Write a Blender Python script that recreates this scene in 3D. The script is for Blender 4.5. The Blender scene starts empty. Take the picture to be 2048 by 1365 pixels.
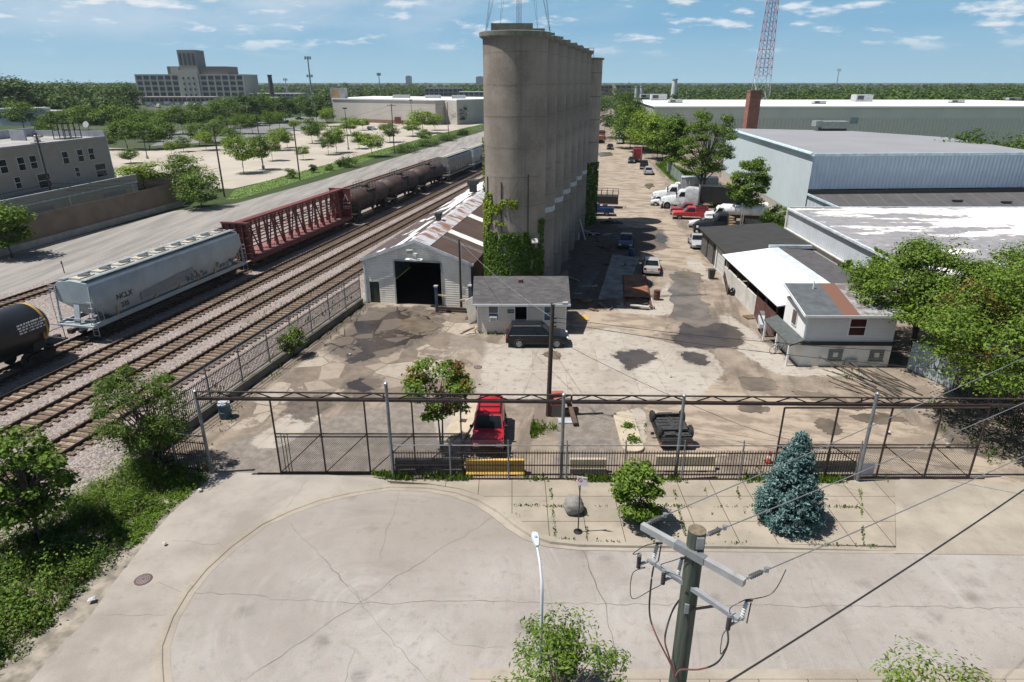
import bpy, bmesh, math, random
import numpy as np
from mathutils import Vector, Matrix
R=math.radians
S=bpy.context.scene; C=S.collection
# ---------------- camera, world, sun, exposure ----------------
CAMH=18.8; F=1290.0; PITCH=math.atan((682.5-165)/F)
cd=bpy.data.cameras.new("camera"); cam=bpy.data.objects.new("camera",cd); C.objects.link(cam)
cd.sensor_width=36; cd.lens=F/2048*36; cd.clip_start=0.1; cd.clip_end=30000
cam.location=(0,0,CAMH); cam.rotation_euler=(R(90)-PITCH,0,0); S.camera=cam
SUN_EL=R(66); SUN_DIR=Vector((-math.cos(SUN_EL)*math.cos(R(6)),-math.cos(SUN_EL)*math.sin(R(6)),math.sin(SUN_EL)))
sl=bpy.data.lights.new("sun","SUN"); sl.energy=5.0; sl.angle=R(0.5); sl.color=(1.0,0.955,0.89)
so=bpy.data.objects.new("sun",sl); C.objects.link(so); so.rotation_euler=SUN_DIR.to_track_quat('Z','Y').to_euler()
W=bpy.data.worlds.new("World"); S.world=W; W.use_nodes=True
def world():
    nt=W.node_tree; N=nt.nodes; L=nt.links; N.clear()
    out=N.new('ShaderNodeOutputWorld'); bg=N.new('ShaderNodeBackground'); bg.inputs[1].default_value=0.055
    sky=N.new('ShaderNodeTexSky'); sky.sky_type='NISHITA'; sky.sun_disc=False; sky.sun_elevation=SUN_EL
    sky.sun_rotation=math.atan2(SUN_DIR.x,SUN_DIR.y); sky.altitude=200; sky.air_density=1.0; sky.dust_density=0.2; sky.ozone_density=1.0
    tc=N.new('ShaderNodeTexCoord'); sep=N.new('ShaderNodeSeparateXYZ'); L.new(tc.outputs['Generated'],sep.inputs[0])
    def math_(op,a,b=None,c=None):
        n=N.new('ShaderNodeMath'); n.operation=op
        for i,x in enumerate((a,b,c)):
            if x is None: continue
            if isinstance(x,(int,float)): n.inputs[i].default_value=x
            else: L.new(x,n.inputs[i])
        return n.outputs[0]
    def ramp(x,a,b):
        n=N.new('ShaderNodeMapRange'); n.interpolation_type='SMOOTHSTEP'; L.new(x,n.inputs[0]); n.inputs[1].default_value=a; n.inputs[2].default_value=b; return n.outputs[0]
    z=math_('MAXIMUM',sep.outputs[2],0.0)
    az=math_('ARCTAN2',sep.outputs[0],sep.outputs[1])
    def noise(vec,scale,det,rough):
        n=N.new('ShaderNodeTexNoise'); n.inputs['Scale'].default_value=scale; n.inputs['Detail'].default_value=det; n.inputs['Roughness'].default_value=rough; L.new(vec,n.inputs['Vector']); return n.outputs[0]
    def comb(x,y,zz):
        n=N.new('ShaderNodeCombineXYZ')
        for i,v in enumerate((x,y,zz)):
            if isinstance(v,(int,float)): n.inputs[i].default_value=v
            else: L.new(v,n.inputs[i])
        return n.outputs[0]
    # low cumulus puffs near the horizon, seen side on
    v1=comb(math_('MULTIPLY',az,16.0),math_('MULTIPLY',z,62.0),3.7)
    c1=noise(v1,1.0,6,0.58)
    fade=math_('MULTIPLY',ramp(z,0.025,0.06),math_('SUBTRACT',1.0,ramp(z,0.085,0.16)))
    puffs=math_('MULTIPLY',ramp(c1,0.52,0.68),fade)
    # high cirrus sheets
    den=math_('ADD',z,0.10)
    v2=comb(math_('ADD',math_('DIVIDE',sep.outputs[0],den),math_('MULTIPLY',math_('DIVIDE',sep.outputs[1],den),0.35)),math_('MULTIPLY',math_('DIVIDE',sep.outputs[1],den),0.55),9.2)
    c2=noise(v2,0.55,7,0.6)
    cir=math_('MULTIPLY',ramp(c2,0.36,0.80),ramp(z,0.02,0.10))
    left=math_('SUBTRACT',1.0,ramp(az,-0.5,0.75))
    cir=math_('MULTIPLY',cir,math_('ADD',math_('MULTIPLY',left,0.75),0.14))
    mix=N.new('ShaderNodeMix'); mix.data_type='RGBA'; L.new(cir,mix.inputs[0]); tint=N.new('ShaderNodeMix'); tint.data_type='RGBA'; tint.blend_type='MULTIPLY'; tint.inputs[0].default_value=1.0; L.new(sky.outputs[0],tint.inputs[6]); tint.inputs[7].default_value=(.50,.63,.74,1); g=N.new('ShaderNodeValToRGB'); e=g.color_ramp.elements; e[0].position=0; e[0].color=(.53,.86,1.05,1); e[1].position=.34; e[1].color=(.16,.42,.76,1); q=g.color_ramp.elements.new(.07); q.color=(.31,.64,.93,1); L.new(z,g.inputs[0])
    gs=N.new('ShaderNodeMix'); gs.data_type='RGBA'; gs.blend_type='MULTIPLY'; gs.inputs[0].default_value=1; L.new(g.outputs[0],gs.inputs[6]); gs.inputs[7].default_value=(10,10,10,1)
    lo=N.new('ShaderNodeMix'); lo.data_type='RGBA'; L.new(ramp(z,.45,.15),lo.inputs[0]); L.new(tint.outputs[2],lo.inputs[6]); L.new(gs.outputs[2],lo.inputs[7]); L.new(lo.outputs[2],mix.inputs[6]); mix.inputs[7].default_value=(10.0,11.0,12.2,1)
    mix2=N.new('ShaderNodeMix'); mix2.data_type='RGBA'; L.new(math_('MULTIPLY',puffs,0.8),mix2.inputs[0]); L.new(mix.outputs[2],mix2.inputs[6]); mix2.inputs[7].default_value=(12.5,12.8,13.2,1)
    L.new(mix2.outputs[2],bg.inputs[0]); L.new(bg.outputs[0],out.inputs[0])
world()
S.view_settings.view_transform='Standard'; S.view_settings.look='None'; S.view_settings.exposure=0.40; S.view_settings.gamma=1.0
S.cycles.max_bounces=6; S.cycles.diffuse_bounces=3; S.cycles.glossy_bounces=3; S.cycles.transmission_bounces=3; S.cycles.transparent_max_bounces=6; S.cycles.volume_bounces=0
S.cycles.use_adaptive_sampling=True; S.cycles.adaptive_threshold=0.015
S.cycles.use_denoising=True
# ---------------- coordinates ----------------
CP,SP=math.cos(PITCH),math.sin(PITCH)
def at(x,y,z=0.0):
    u=(x-1024)/F; v=(y-682.5)/F
    d=Vector((u,CP-v*SP,-SP-v*CP)); t=(z-CAMH)/d.z
    return Vector((d.x*t,d.y*t,z))
def A2(x,y,z=0.0):
    p=at(x,y,z); return (p.x,p.y)
def hgt(xb,yb,yt):
    P=at(xb,yb); lo,hi=0.0,60.0
    def py(Z):
        dz=Z-CAMH; zc=P.y*CP-dz*SP; return 682.5-F*(P.y*SP+dz*CP)/zc if zc>0.1 else -1e9
    for _ in range(40):
        m=(lo+hi)/2
        if py(m)>yt: lo=m
        else: hi=m
    return lo
def depth(p): return p[1]*CP+(CAMH-p[2])*SP
AZ=R(12.5); U=Vector((math.sin(AZ),math.cos(AZ),0)); V=Vector((math.cos(AZ),-math.sin(AZ),0))
def uv(s,o,z=0.0): return U*s+V*o+Vector((0,0,z))
RZ=-AZ   # rotation that turns local +Y to U
# ---------------- mesh builder ----------------
class MB:
    def __init__(s): s.v=[];s.f=[];s.m=[];s.mi=0
    def add(s,vs,fs):
        b=len(s.v); s.v+= [tuple(p) for p in vs]; s.f+=[tuple(b+i for i in f) for f in fs]; s.m+=[s.mi]*len(fs); return s
    def poly(s,*p): return s.add(p,[tuple(range(len(p)))])
    def box(s,x0,x1,y0,y1,z0,z1,M=None):
        vs=[Vector((x,y,z)) for z in (z0,z1) for x,y in ((x0,y0),(x1,y0),(x1,y1),(x0,y1))]
        if M is not None: vs=[M@v for v in vs]
        return s.add(vs,[(0,3,2,1),(4,5,6,7),(0,1,5,4),(1,2,6,5),(2,3,7,6),(3,0,4,7)])
    def cb(s,c,d,rz=0,M=None):
        m=Matrix.Translation(c)@Matrix.Rotation(rz,4,'Z')
        if M is not None: m=m@M
        return s.box(-d[0]/2,d[0]/2,-d[1]/2,d[1]/2,-d[2]/2,d[2]/2,m)
    def bar(s,p,q,w,h=None):
        p=Vector(p);q=Vector(q);h=h or w; d=(q-p); L=d.length
        if L<1e-6: return s
        m=Matrix.Translation(p)@d.to_track_quat('Y','Z').to_matrix().to_4x4()
        return s.box(-w/2,w/2,0,L,-h/2,h/2,m)
    def tube(s,p,q,r0,r1=None,n=8,caps=True):
        p=Vector(p);q=Vector(q); r1=r0 if r1 is None else r1; d=q-p
        if d.length<1e-6: return s
        rot=d.to_track_quat('Z','Y').to_matrix()
        vs=[];fs=[]
        for c,r in ((p,r0),(q,r1)):
            for i in range(n):
                a=2*math.pi*i/n; vs.append(c+rot@Vector((math.cos(a)*r,math.sin(a)*r,0)))
        for i in range(n): j=(i+1)%n; fs.append((i,j,n+j,n+i))
        if caps: fs.append(tuple(range(n-1,-1,-1))); fs.append(tuple(range(n,2*n)))
        return s.add(vs,fs)
    def path(s,pts,r,n=6,r1=None):
        pts=[Vector(p) for p in pts]; K=len(pts); vs=[];fs=[]
        for k,p in enumerate(pts):
            d=(pts[min(k+1,K-1)]-pts[max(k-1,0)]).normalized(); rot=d.to_track_quat('Z','Y').to_matrix()
            rr=r if r1 is None else r+(r1-r)*k/(K-1)
            for i in range(n):
                a=2*math.pi*i/n; vs.append(p+rot@Vector((math.cos(a)*rr,math.sin(a)*rr,0)))
        for k in range(K-1):
            for i in range(n):
                j=(i+1)%n; fs.append((k*n+i,k*n+j,(k+1)*n+j,(k+1)*n+i))
        fs.append(tuple(range(n-1,-1,-1))); fs.append(tuple((K-1)*n+i for i in range(n)))
        return s.add(vs,fs)
    def prism(s,pts,z0,z1,M=None):
        n=len(pts); a=sum(pts[i][0]*pts[(i+1)%n][1]-pts[(i+1)%n][0]*pts[i][1] for i in range(n))
        if a<0: pts=pts[::-1]
        vs=[Vector((p[0],p[1],z0)) for p in pts]+[Vector((p[0],p[1],z1)) for p in pts]
        if M is not None: vs=[M@v for v in vs]
        return s.add(vs,[tuple(range(n-1,-1,-1)),tuple(range(n,2*n))]+[(i,(i+1)%n,n+(i+1)%n,n+i) for i in range(n)])
    def ext(s,prof,x0,x1,M=None):
        """profile of (y,z) extruded along x"""
        n=len(prof); a=sum(prof[i][0]*prof[(i+1)%n][1]-prof[(i+1)%n][0]*prof[i][1] for i in range(n))
        if a<0: prof=prof[::-1]
        vs=[Vector((x0,p[0],p[1])) for p in prof]+[Vector((x1,p[0],p[1])) for p in prof]
        if M is not None: vs=[M@v for v in vs]
        return s.add(vs,[tuple(range(n-1,-1,-1)),tuple(range(n,2*n))]+[(i,(i+1)%n,n+(i+1)%n,n+i) for i in range(n)])
    def lathe(s,prof,n=24,c=(0,0,0),M=None,a0=0,a1=2*math.pi,caps=True):
        vs=[];fs=[];K=len(prof)
        for r,z in prof:
            for i in range(n):
                a=a0+(a1-a0)*i/n; v=Vector((c[0]+r*math.cos(a),c[1]+r*math.sin(a),c[2]+z)); vs.append(M@v if M is not None else v)
        for k in range(K-1):
            for i in range(n): j=(i+1)%n; fs.append((k*n+i,k*n+j,(k+1)*n+j,(k+1)*n+i))
        if caps and prof[0][0]>1e-4: fs.append(tuple(range(n-1,-1,-1)))
        if caps and prof[-1][0]>1e-4: fs.append(tuple((K-1)*n+i for i in range(n)))
        return s.add(vs,fs)
    def loft(s,secs,caps=True):
        n=len(secs[0]); vs=[p for q in secs for p in q]; fs=[]
        for k in range(len(secs)-1):
            for i in range(n): j=(i+1)%n; fs.append((k*n+i,k*n+j,(k+1)*n+j,(k+1)*n+i))
        if caps: fs.append(tuple(range(n-1,-1,-1))); fs.append(tuple((len(secs)-1)*n+i for i in range(n)))
        return s.add(vs,fs)
    def mesh(s,name,mats):
        me=bpy.data.meshes.new(name); me.from_pydata(s.v,[],s.f)
        for m in (mats if isinstance(mats,(list,tuple)) else [mats]): me.materials.append(m)
        if any(s.m): me.polygons.foreach_set('material_index',s.m)
        me.validate(); me.update(); return me
    def obj(s,name,mats,parent=None,smooth=False,loc=None,rz=None,bevel=0):
        me=s.mesh(name,mats)
        if smooth: shade(me)
        return link(name,me,parent,loc,rz,bevel)
def shade(me,ang=40):
    me.polygons.foreach_set('use_smooth',[True]*len(me.polygons))
    me.set_sharp_from_angle(angle=R(ang))
def link(name,me,parent=None,loc=None,rz=None,bevel=0):
    o=bpy.data.objects.new(name,me); C.objects.link(o)
    if parent is not None: o.parent=parent
    if loc is not None: o.location=loc
    if rz is not None: o.rotation_euler=(0,0,rz)
    if bevel:
        b=o.modifiers.new('bevel','BEVEL'); b.width=bevel; b.segments=2; b.limit_method='ANGLE'
    return o
def tag(o,label=None,cat=None,group=None,kind=None):
    if label: o['label']=label
    if cat: o['category']=cat
    if group: o['group']=group
    if kind: o['kind']=kind
    return o
def thing(name,label,cat,loc=(0,0,0),rz=0,group=None):
    o=bpy.data.objects.new(name,None); C.objects.link(o); o.location=loc; o.rotation_euler=(0,0,rz); o.empty_display_size=.3
    return tag(o,label,cat,group)
KIDS={}
def copy_tree(o,parent=None):
    c=o.copy(); C.objects.link(c); c.parent=parent
    for ch in list(o.children): copy_tree(ch,c)
    return c
def dup(o,loc,rz=None,label=None,scale=None):
    c=copy_tree(o); c.location=loc
    if rz is not None: c.rotation_euler=(0,0,rz)
    if label: c['label']=label
    if scale is not None: c.scale=scale if isinstance(scale,(tuple,list)) else (scale,)*3
    return c
# ---------------- materials ----------------
def srgb(r,g,b):
    f=lambda c:(c/255/12.92 if c<=10 else ((c/255+.055)/1.055)**2.4)
    return (f(r),f(g),f(b))
class NT:
    def __init__(s,name):
        s.mat=bpy.data.materials.new(name); s.mat.use_nodes=True; s.nt=s.mat.node_tree; s.N=s.nt.nodes; s.L=s.nt.links
        s.b=s.N['Principled BSDF']; s.tc=s.N.new('ShaderNodeTexCoord'); s.co=s.tc.outputs['Object']
    def inp(s,n,k,v):
        if v is None: return
        i=n.inputs[k]
        if isinstance(v,bpy.types.NodeSocket): s.L.new(v,i)
        else: i.default_value=tuple(v)+(1,)*(4-len(v)) if (isinstance(v,(tuple,list)) and i.type=='RGBA') else v
    def noise(s,scale=1,det=4,rough=.55,vec=None,dist=0,out=0):
        n=s.N.new('ShaderNodeTexNoise'); s.inp(n,'Vector',vec or s.co); n.inputs['Scale'].default_value=scale; n.inputs['Detail'].default_value=det; n.inputs['Roughness'].default_value=rough; n.inputs['Distortion'].default_value=dist; return n.outputs[out]
    def vor(s,scale=1,feat='F1',out='Color',vec=None):
        n=s.N.new('ShaderNodeTexVoronoi'); n.feature=feat; s.inp(n,'Vector',vec or s.co); n.inputs['Scale'].default_value=scale; return n.outputs[out]
    def math(s,op,a,b=None,c=None,clamp=False):
        n=s.N.new('ShaderNodeMath'); n.operation=op; n.use_clamp=clamp
        for i,x in enumerate((a,b,c)): s.inp(n,i,x)
        return n.outputs[0]
    def mr(s,x,a,b,c=0,d=1,smooth=True):
        n=s.N.new('ShaderNodeMapRange'); n.interpolation_type='SMOOTHSTEP' if smooth else 'LINEAR'; s.inp(n,0,x)
        for i,v in ((1,a),(2,b),(3,c),(4,d)): n.inputs[i].default_value=v
        return n.outputs[0]
    def mix(s,f,a,b,mode='MIX'):
        n=s.N.new('ShaderNodeMix'); n.data_type='RGBA'; n.blend_type=mode; s.inp(n,0,f); s.inp(n,6,a); s.inp(n,7,b); return n.outputs[2]
    def mapv(s,scale=(1,1,1),rot=(0,0,0),loc=(0,0,0),vec=None):
        n=s.N.new('ShaderNodeMapping'); s.inp(n,'Vector',vec or s.co); n.inputs['Scale'].default_value=scale; n.inputs['Rotation'].default_value=rot; n.inputs['Location'].default_value=loc; return n.outputs[0]
    def sep(s,vec=None):
        n=s.N.new('ShaderNodeSeparateXYZ'); s.inp(n,0,vec or s.co); return n.outputs
    def attr(s,name):
        n=s.N.new('ShaderNodeAttribute'); n.attribute_name=name; return n.outputs['Fac']
    def bump(s,h,st=.3,dist=.05):
        n=s.N.new('ShaderNodeBump'); n.inputs['Strength'].default_value=st; n.inputs['Distance'].default_value=dist; s.inp(n,'Height',h); s.L.new(n.outputs[0],s.b.inputs['Normal'])
    def island(s): return s.N.new('ShaderNodeNewGeometry').outputs['Random Per Island']
    def objrand(s): return s.N.new('ShaderNodeObjectInfo').outputs['Random']
    def out(s,col,rough=.8,metal=0,spec=None):
        s.inp(s.b,'Base Color',col); s.inp(s.b,'Roughness',rough); s.b.inputs['Metallic'].default_value=metal
        if spec is not None: s.b.inputs['Specular IOR Level'].default_value=spec
        return s.mat
def mul(c,k): return tuple(min(x*k,.95) for x in c)
MC={}
def M(name,col,rough=.75,var=.18,scale=1.5,metal=0,bump=0,spec=None,coat=0,dirt=None,dirtamt=.5):
    if name in MC: return MC[name]
    t=NT(name); n=t.noise(scale,5,.6); f=t.mr(n,.3,.7)
    c=t.mix(f,mul(col,1-var),mul(col,1+var))
    if dirt:
        d=t.noise(scale*.6,6,.65,vec=t.mapv((1,1,.35))); c=t.mix(t.math('MULTIPLY',t.mr(d,.5,.72),dirtamt),c,dirt)
    if bump: t.bump(t.noise(scale*8,3,.6),bump,.02)
    m=t.out(c,rough,metal,spec)
    if coat: t.b.inputs['Coat Weight'].default_value=coat
    MC[name]=m; return m
def M_ribs(name,col,axis=0,pitch=.3,rough=.5,var=.1,depth_=.03,st=.8,dirt=None,dirtamt=.4,metal=0,groove=.75):
    """profiled sheet or lap siding: ribs along an object axis"""
    t=NT(name); x=t.sep()[axis]; fr=t.math('FRACT',t.math('DIVIDE',x,pitch))
    tri=t.math('ABSOLUTE',t.math('SUBTRACT',fr,.5)); h=t.mr(tri,.18,.42)
    c=t.mix(t.mr(t.noise(.8,5,.6),.3,.7),mul(col,1-var),mul(col,1+var))
    if dirt: c=t.mix(t.math('MULTIPLY',t.mr(t.noise(.5,6,.7,vec=t.mapv((1,1,.3))),.48,.72),dirtamt),c,dirt)
    c=t.mix(t.mr(tri,.43,.5),c,mul(col,groove))
    t.bump(h,st,depth_); return t.out(c,rough,metal)
def M_lap(name,col,pitch=.2,rough=.55,var=.06,dirt=None,dirtamt=.3,groove=.6):
    t=NT(name); fr=t.math('FRACT',t.math('DIVIDE',t.sep()[2],pitch))
    c=t.mix(t.mr(t.noise(.9,5,.6),.3,.7),mul(col,1-var),mul(col,1+var))
    if dirt: c=t.mix(t.math('MULTIPLY',t.mr(t.noise(.6,6,.7),.5,.72),dirtamt),c,dirt)
    c=t.mix(t.mr(fr,.86,.97),c,mul(col,groove)); t.bump(fr,.7,-.03); return t.out(c,rough)
def M_brick(name,col,mortar,sx,sy,var=.2,rough=.85,axis='XZ',mort=.02,dirt=None,dirtamt=.4):
    t=NT(name); s=t.sep(); cb=t.N.new('ShaderNodeCombineXYZ')
    t.inp(cb,0,t.math('ADD',s[0],s[1]) if axis=='XZ' else s[0]); t.inp(cb,1,s[2] if axis=='XZ' else s[1])
    b=t.N.new('ShaderNodeTexBrick'); t.L.new(cb.outputs[0],b.inputs['Vector']); b.inputs['Scale'].default_value=1
    t.inp(b,'Color1',mul(col,1-var)); t.inp(b,'Color2',mul(col,1+var)); t.inp(b,'Mortar',mortar); b.inputs['Brick Width'].default_value=sx; b.inputs['Row Height'].default_value=sy; b.inputs['Mortar Size'].default_value=mort
    c=b.outputs[0]; c=t.mix(t.math('MULTIPLY',t.mr(t.noise(.7,6,.65),.35,.7),.35),c,mul(col,.65))
    if dirt: c=t.mix(t.math('MULTIPLY',t.mr(t.noise(.5,6,.7),.5,.7),dirtamt),c,dirt)
    return t.out(c,rough)
def M_leaf(name,col,col2,dark=.45,trans=.3,seed=0):
    t=NT(name); r=t.island(); orr=t.objrand()
    rp=t.N.new('ShaderNodeValToRGB'); e=rp.color_ramp.elements; e[0].position=0; e[0].color=mul(col,dark)+(1,); e[1].position=1; e[1].color=tuple(col2)+(1,)
    m=rp.color_ramp.elements.new(.5); m.color=tuple(col)+(1,); t.L.new(r,rp.inputs[0])
    c=t.mix(t.math('MULTIPLY',orr,.35),rp.outputs[0],mul(col,.75))
    t.out(c,.6,spec=.15)
    tr=t.N.new('ShaderNodeBsdfTranslucent'); t.inp(tr,0,t.mix(.5,c,(.12,.2,.02)))
    mx=t.N.new('ShaderNodeMixShader'); mx.inputs[0].default_value=trans; t.L.new(t.b.outputs[0],mx.inputs[1]); t.L.new(tr.outputs[0],mx.inputs[2])
    t.L.new(mx.outputs[0],t.N['Material Output'].inputs[0]); return t.mat
black=M('black paint',(.012,.012,.013),.45,.2); rubber=M('tyre rubber',(.018,.018,.018),.85,.2)
steel=M('galvanised steel',(.32,.34,.36),.45,.15,3,.6); rust=M('rusty steel',(.085,.045,.032),.8,.35,2.5); rustiron=M('rusty dark iron',(.05,.03,.025),.75,.3,3)
white=M('white paint',(.72,.73,.73),.5,.05); concrete=M('concrete',(.36,.34,.30),.9,.15,1.2,bump=.2); glass_dark=M('dark window glass',(.010,.013,.017),.1,.2,spec=.35)
wood_dark=M('dark weathered wood',(.055,.042,.033),.85,.3,4); chrome=M('bright metal',(.6,.6,.6),.25,.1,metal=.9); dark_hole=M('dark interior',(.01,.01,.011),.95,.2)
rnd=random.Random(7); nr=np.random.RandomState(11)
# ---------------- ground, street, yard ----------------
def px_of(X,Y,Z=0.0):
    dz=Z-CAMH; zc=Y*CP-dz*SP; zc=np.where(zc<.5,.5,zc)
    return 1024+F*X/zc, 682.5-F*(Y*SP+dz*CP)/zc
def inside(px,py,poly):
    r=np.zeros(px.shape,bool); n=len(poly)
    for i in range(n):
        x0,y0=poly[i]; x1,y1=poly[(i+1)%n]
        if y0==y1: continue
        c=((y0>py)!=(y1>py))&(px<(x1-x0)*(py-y0)/(y1-y0)+x0); r^=c
    return r
def flat(name,pts,mat,z=0.0,kind='structure'):
    m=MB(); m.poly(*[(p[0],p[1],z) for p in pts]); return tag(m.obj(name,mat),kind=kind)
def tri_up(pts):
    a=sum(pts[i][0]*pts[(i+1)%len(pts)][1]-pts[(i+1)%len(pts)][0]*pts[i][1] for i in range(len(pts)))
    return pts if a>0 else pts[::-1]
def pxflat(name,pts,mat,z=0.0,kind='structure'): return flat(name,tri_up([A2(*p) for p in pts]),mat,z,kind)
def base_ground():
    t=NT('distant ground'); n=t.noise(.004,6,.6); n2=t.noise(.05,4,.6)
    c=t.mix(t.mr(n,.42,.58),(.045,.065,.025),(.10,.10,.085)); c=t.mix(t.mr(n2,.4,.65),c,(.05,.07,.03)); 
    m=MB(); m.poly((-14000,-600,-.03),(14000,-600,-.03),(14000,22000,-.03),(-14000,22000,-.03)); tag(m.obj('ground',t.out(c,.95,spec=.1)),kind='structure')
base_ground()
def m_street():
    t=NT('worn street concrete'); a=t.noise(.13,7,.62); b=t.noise(2.2,5,.7); g=t.noise(38,2,.5)
    c=t.mix(t.mr(a,.35,.66),(.318,.293,.272),(.218,.195,.176)); c=t.mix(t.mr(b,.48,.72),c,(.205,.184,.166)); c=t.mix(t.math('MULTIPLY',t.mr(g,.4,.65),.42),c,(.46,.44,.42))
    st=t.noise(.9,7,.72,vec=t.mapv((1.4,.28,1),(0,0,R(62)))); c=t.mix(t.math('MULTIPLY',t.mr(st,.5,.7),.22),c,(.40,.375,.35))
    st2=t.noise(.6,5,.65,vec=t.mapv((.3,1.5,1),(0,0,R(24)))); c=t.mix(t.math('MULTIPLY',t.mr(st2,.54,.72),.28),c,(.17,.155,.142))
    sp=t.vor(1.1,'F1','Distance'); c=t.mix(t.math('MULTIPLY',t.mr(sp,.05,.02),.7),c,(.10,.09,.085))
    sp2=t.vor(.42,'F1','Distance',vec=t.mapv((1,1,1),(0,0,.4),(3,5,0))); c=t.mix(t.math('MULTIPLY',t.mr(t.math('ADD',sp2,t.math('MULTIPLY',t.noise(3,4,.6),.25)),.34,.14),.6),c,(.125,.112,.102)); lf=t.noise(.05,5,.6); c=t.mix(t.math('MULTIPLY',t.mr(lf,.45,.62),.45),c,(.225,.195,.168))
    cc=at(720,1205); rel=t.mapv((1,1,1),(0,0,0),(-cc.x,-cc.y,0)); rs_=t.sep(rel); rad=t.N.new('ShaderNodeVectorMath'); rad.operation='LENGTH'; t.L.new(rel,rad.inputs[0]); cv=t.N.new('ShaderNodeCombineXYZ'); t.inp(cv,0,t.math('MULTIPLY',rad.outputs['Value'],1.5)); t.inp(cv,1,t.math('MULTIPLY',t.math('ARCTAN2',rs_[0],t.math('ADD',rs_[1],14.0)),1.4))
    sw=t.noise(1.0,7,.7,vec=cv.outputs[0],dist=1.1); sm=t.mr(t.noise(.3,4,.6,vec=t.mapv((1,1,1),(0,0,0),(7,1,0))),.42,.62); c=t.mix(t.math('MULTIPLY',t.math('MULTIPLY',t.mr(sw,.5,.66),sm),.36),c,(.39,.368,.35)); c=t.mix(t.math('MULTIPLY',t.math('MULTIPLY',t.mr(sw,.46,.34),sm),.3),c,(.19,.172,.157))
    fo=at(860,1050); fl=t.N.new('ShaderNodeVectorMath'); fl.operation='DISTANCE'; t.L.new(t.mapv((.62,1,1)),fl.inputs[0]); fl.inputs[1].default_value=(fo.x*.62,fo.y,0); film=t.mr(t.math('ADD',fl.outputs['Value'],t.math('MULTIPLY',b,3.0)),6.2,2.2); c=t.mix(t.math('MULTIPLY',film,.55),c,(.205,.172,.142))
    gr=t.vor(26,'F1','Color'); c=t.mix(.06,c,gr,'OVERLAY')
    t.bump(g,.25,.01); return t.out(c,.92,spec=.25)
m_str=m_street()
def m_walk(name,col,slab=None,rot=0):
    t=NT(name); a=t.noise(.35,6,.65); g=t.noise(30,2,.5); s=t.noise(1.3,5,.7)
    c=t.mix(t.mr(a,.32,.68),mul(col,1.12),mul(col,.78)); c=t.mix(t.math('MULTIPLY',t.mr(s,.55,.75),.5),c,mul(col,.5)); c=t.mix(t.math('MULTIPLY',t.mr(g,.42,.65),.25),c,mul(col,1.35))
    if slab:
        b=t.N.new('ShaderNodeTexBrick'); t.L.new(t.mapv((1,1,1),(0,0,rot),slab[2:]+(0,)),b.inputs['Vector']); b.offset=0; b.inputs['Scale'].default_value=1
        t.inp(b,'Color1',(.90,.90,.90)); t.inp(b,'Color2',(1,1,1)); t.inp(b,'Mortar',(.16,.13,.09)); b.inputs['Brick Width'].default_value=slab[0]; b.inputs['Row Height'].default_value=slab[1]; b.inputs['Mortar Size'].default_value=.018; b.inputs['Mortar Smooth'].default_value=.4
        c=t.mix(1.0,c,b.outputs[0],'MULTIPLY')
    t.bump(g,.2,.01); return t.out(c,.92,spec=.25)
m_side=m_walk('sidewalk slabs',(.315,.275,.222),(1.66,1.93,0.0,-24.35+.0)); m_apr=m_walk('apron concrete',(.292,.263,.232)); m_curb=m_walk('kerb concrete',(.30,.265,.22))
CO=[(310,1440),(308,1365),(308,1329),(309,1294),(334.6,1231.6),(362.5,1186),(405,1135),(451,1092),(512,1050),(573,1018),(632,996),(700,981),(780,970)]
CI=[(352,1440),(346,1365),(341,1329),(340,1294),(358,1240),(388,1188),(423,1144),(474,1098),(536,1051),(590,1028),(645,1008),(705,993),(780,981)]
RO=[(780,970),(860,972),(920,982),(970,998),(1010,1022),(1045,1050),(1075,1070),(1110,1082),(1160,1088),(1250,1090),(1500,1092),(1790,1097)]
RI=[(780,981),(855,984),(902,993),(945,1009),(980,1030),(1014,1058),(1050,1081),(1093,1095),(1155,1101),(1250,1103),(1500,1105),(1790,1108)]
def kerb(name,o,i,h):
    m=MB()
    for k in range(len(o)-1):
        q=[[Vector(A2(*p)) for p in (o[k+j],i[k+j])] for j in (0,1)]
        hh=[h(k+j) for j in (0,1)]
        def P(j,f,z): a=q[j][0].lerp(q[j][1],f); return (a.x,a.y,z)
        prof=[(0,-.05),(0,1),(.38,1),(.5,.9),(.56,.12),(1,.09)]
        for (f0,z0),(f1,z1) in zip(prof,prof[1:]):
            m.poly(P(0,f0,z0*hh[0]+.004),P(1,f0,z0*hh[1]+.004),P(1,f1,z1*hh[1]+.004),P(0,f1,z1*hh[0]+.004))
    tag(m.obj(name,m_curb),kind='structure')
kerb('kerb',CO,CI,lambda k:.045); kerb('kerb',RO,RI,lambda k:.045+.1*min(1,k/4) if k<10 else (.145 if k==10 else .03))
street=[A2(*p) for p in CI]+[A2(*p) for p in RI[1:]]+[A2(2250,1113),(90,20),(90,-60),(-17,-60)]
flat('street',tri_up(street),m_str,0.0)
apron=[(430,946),(600,948),(780,958)]+CO[::-1]+[(-30,1440),(60,1365),(115,1300),(180,1235),(225,1170),(265,1120),(305,1070),(340,1030),(390,985)]
pxflat('driveway_apron',apron,m_apr,.03)
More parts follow.
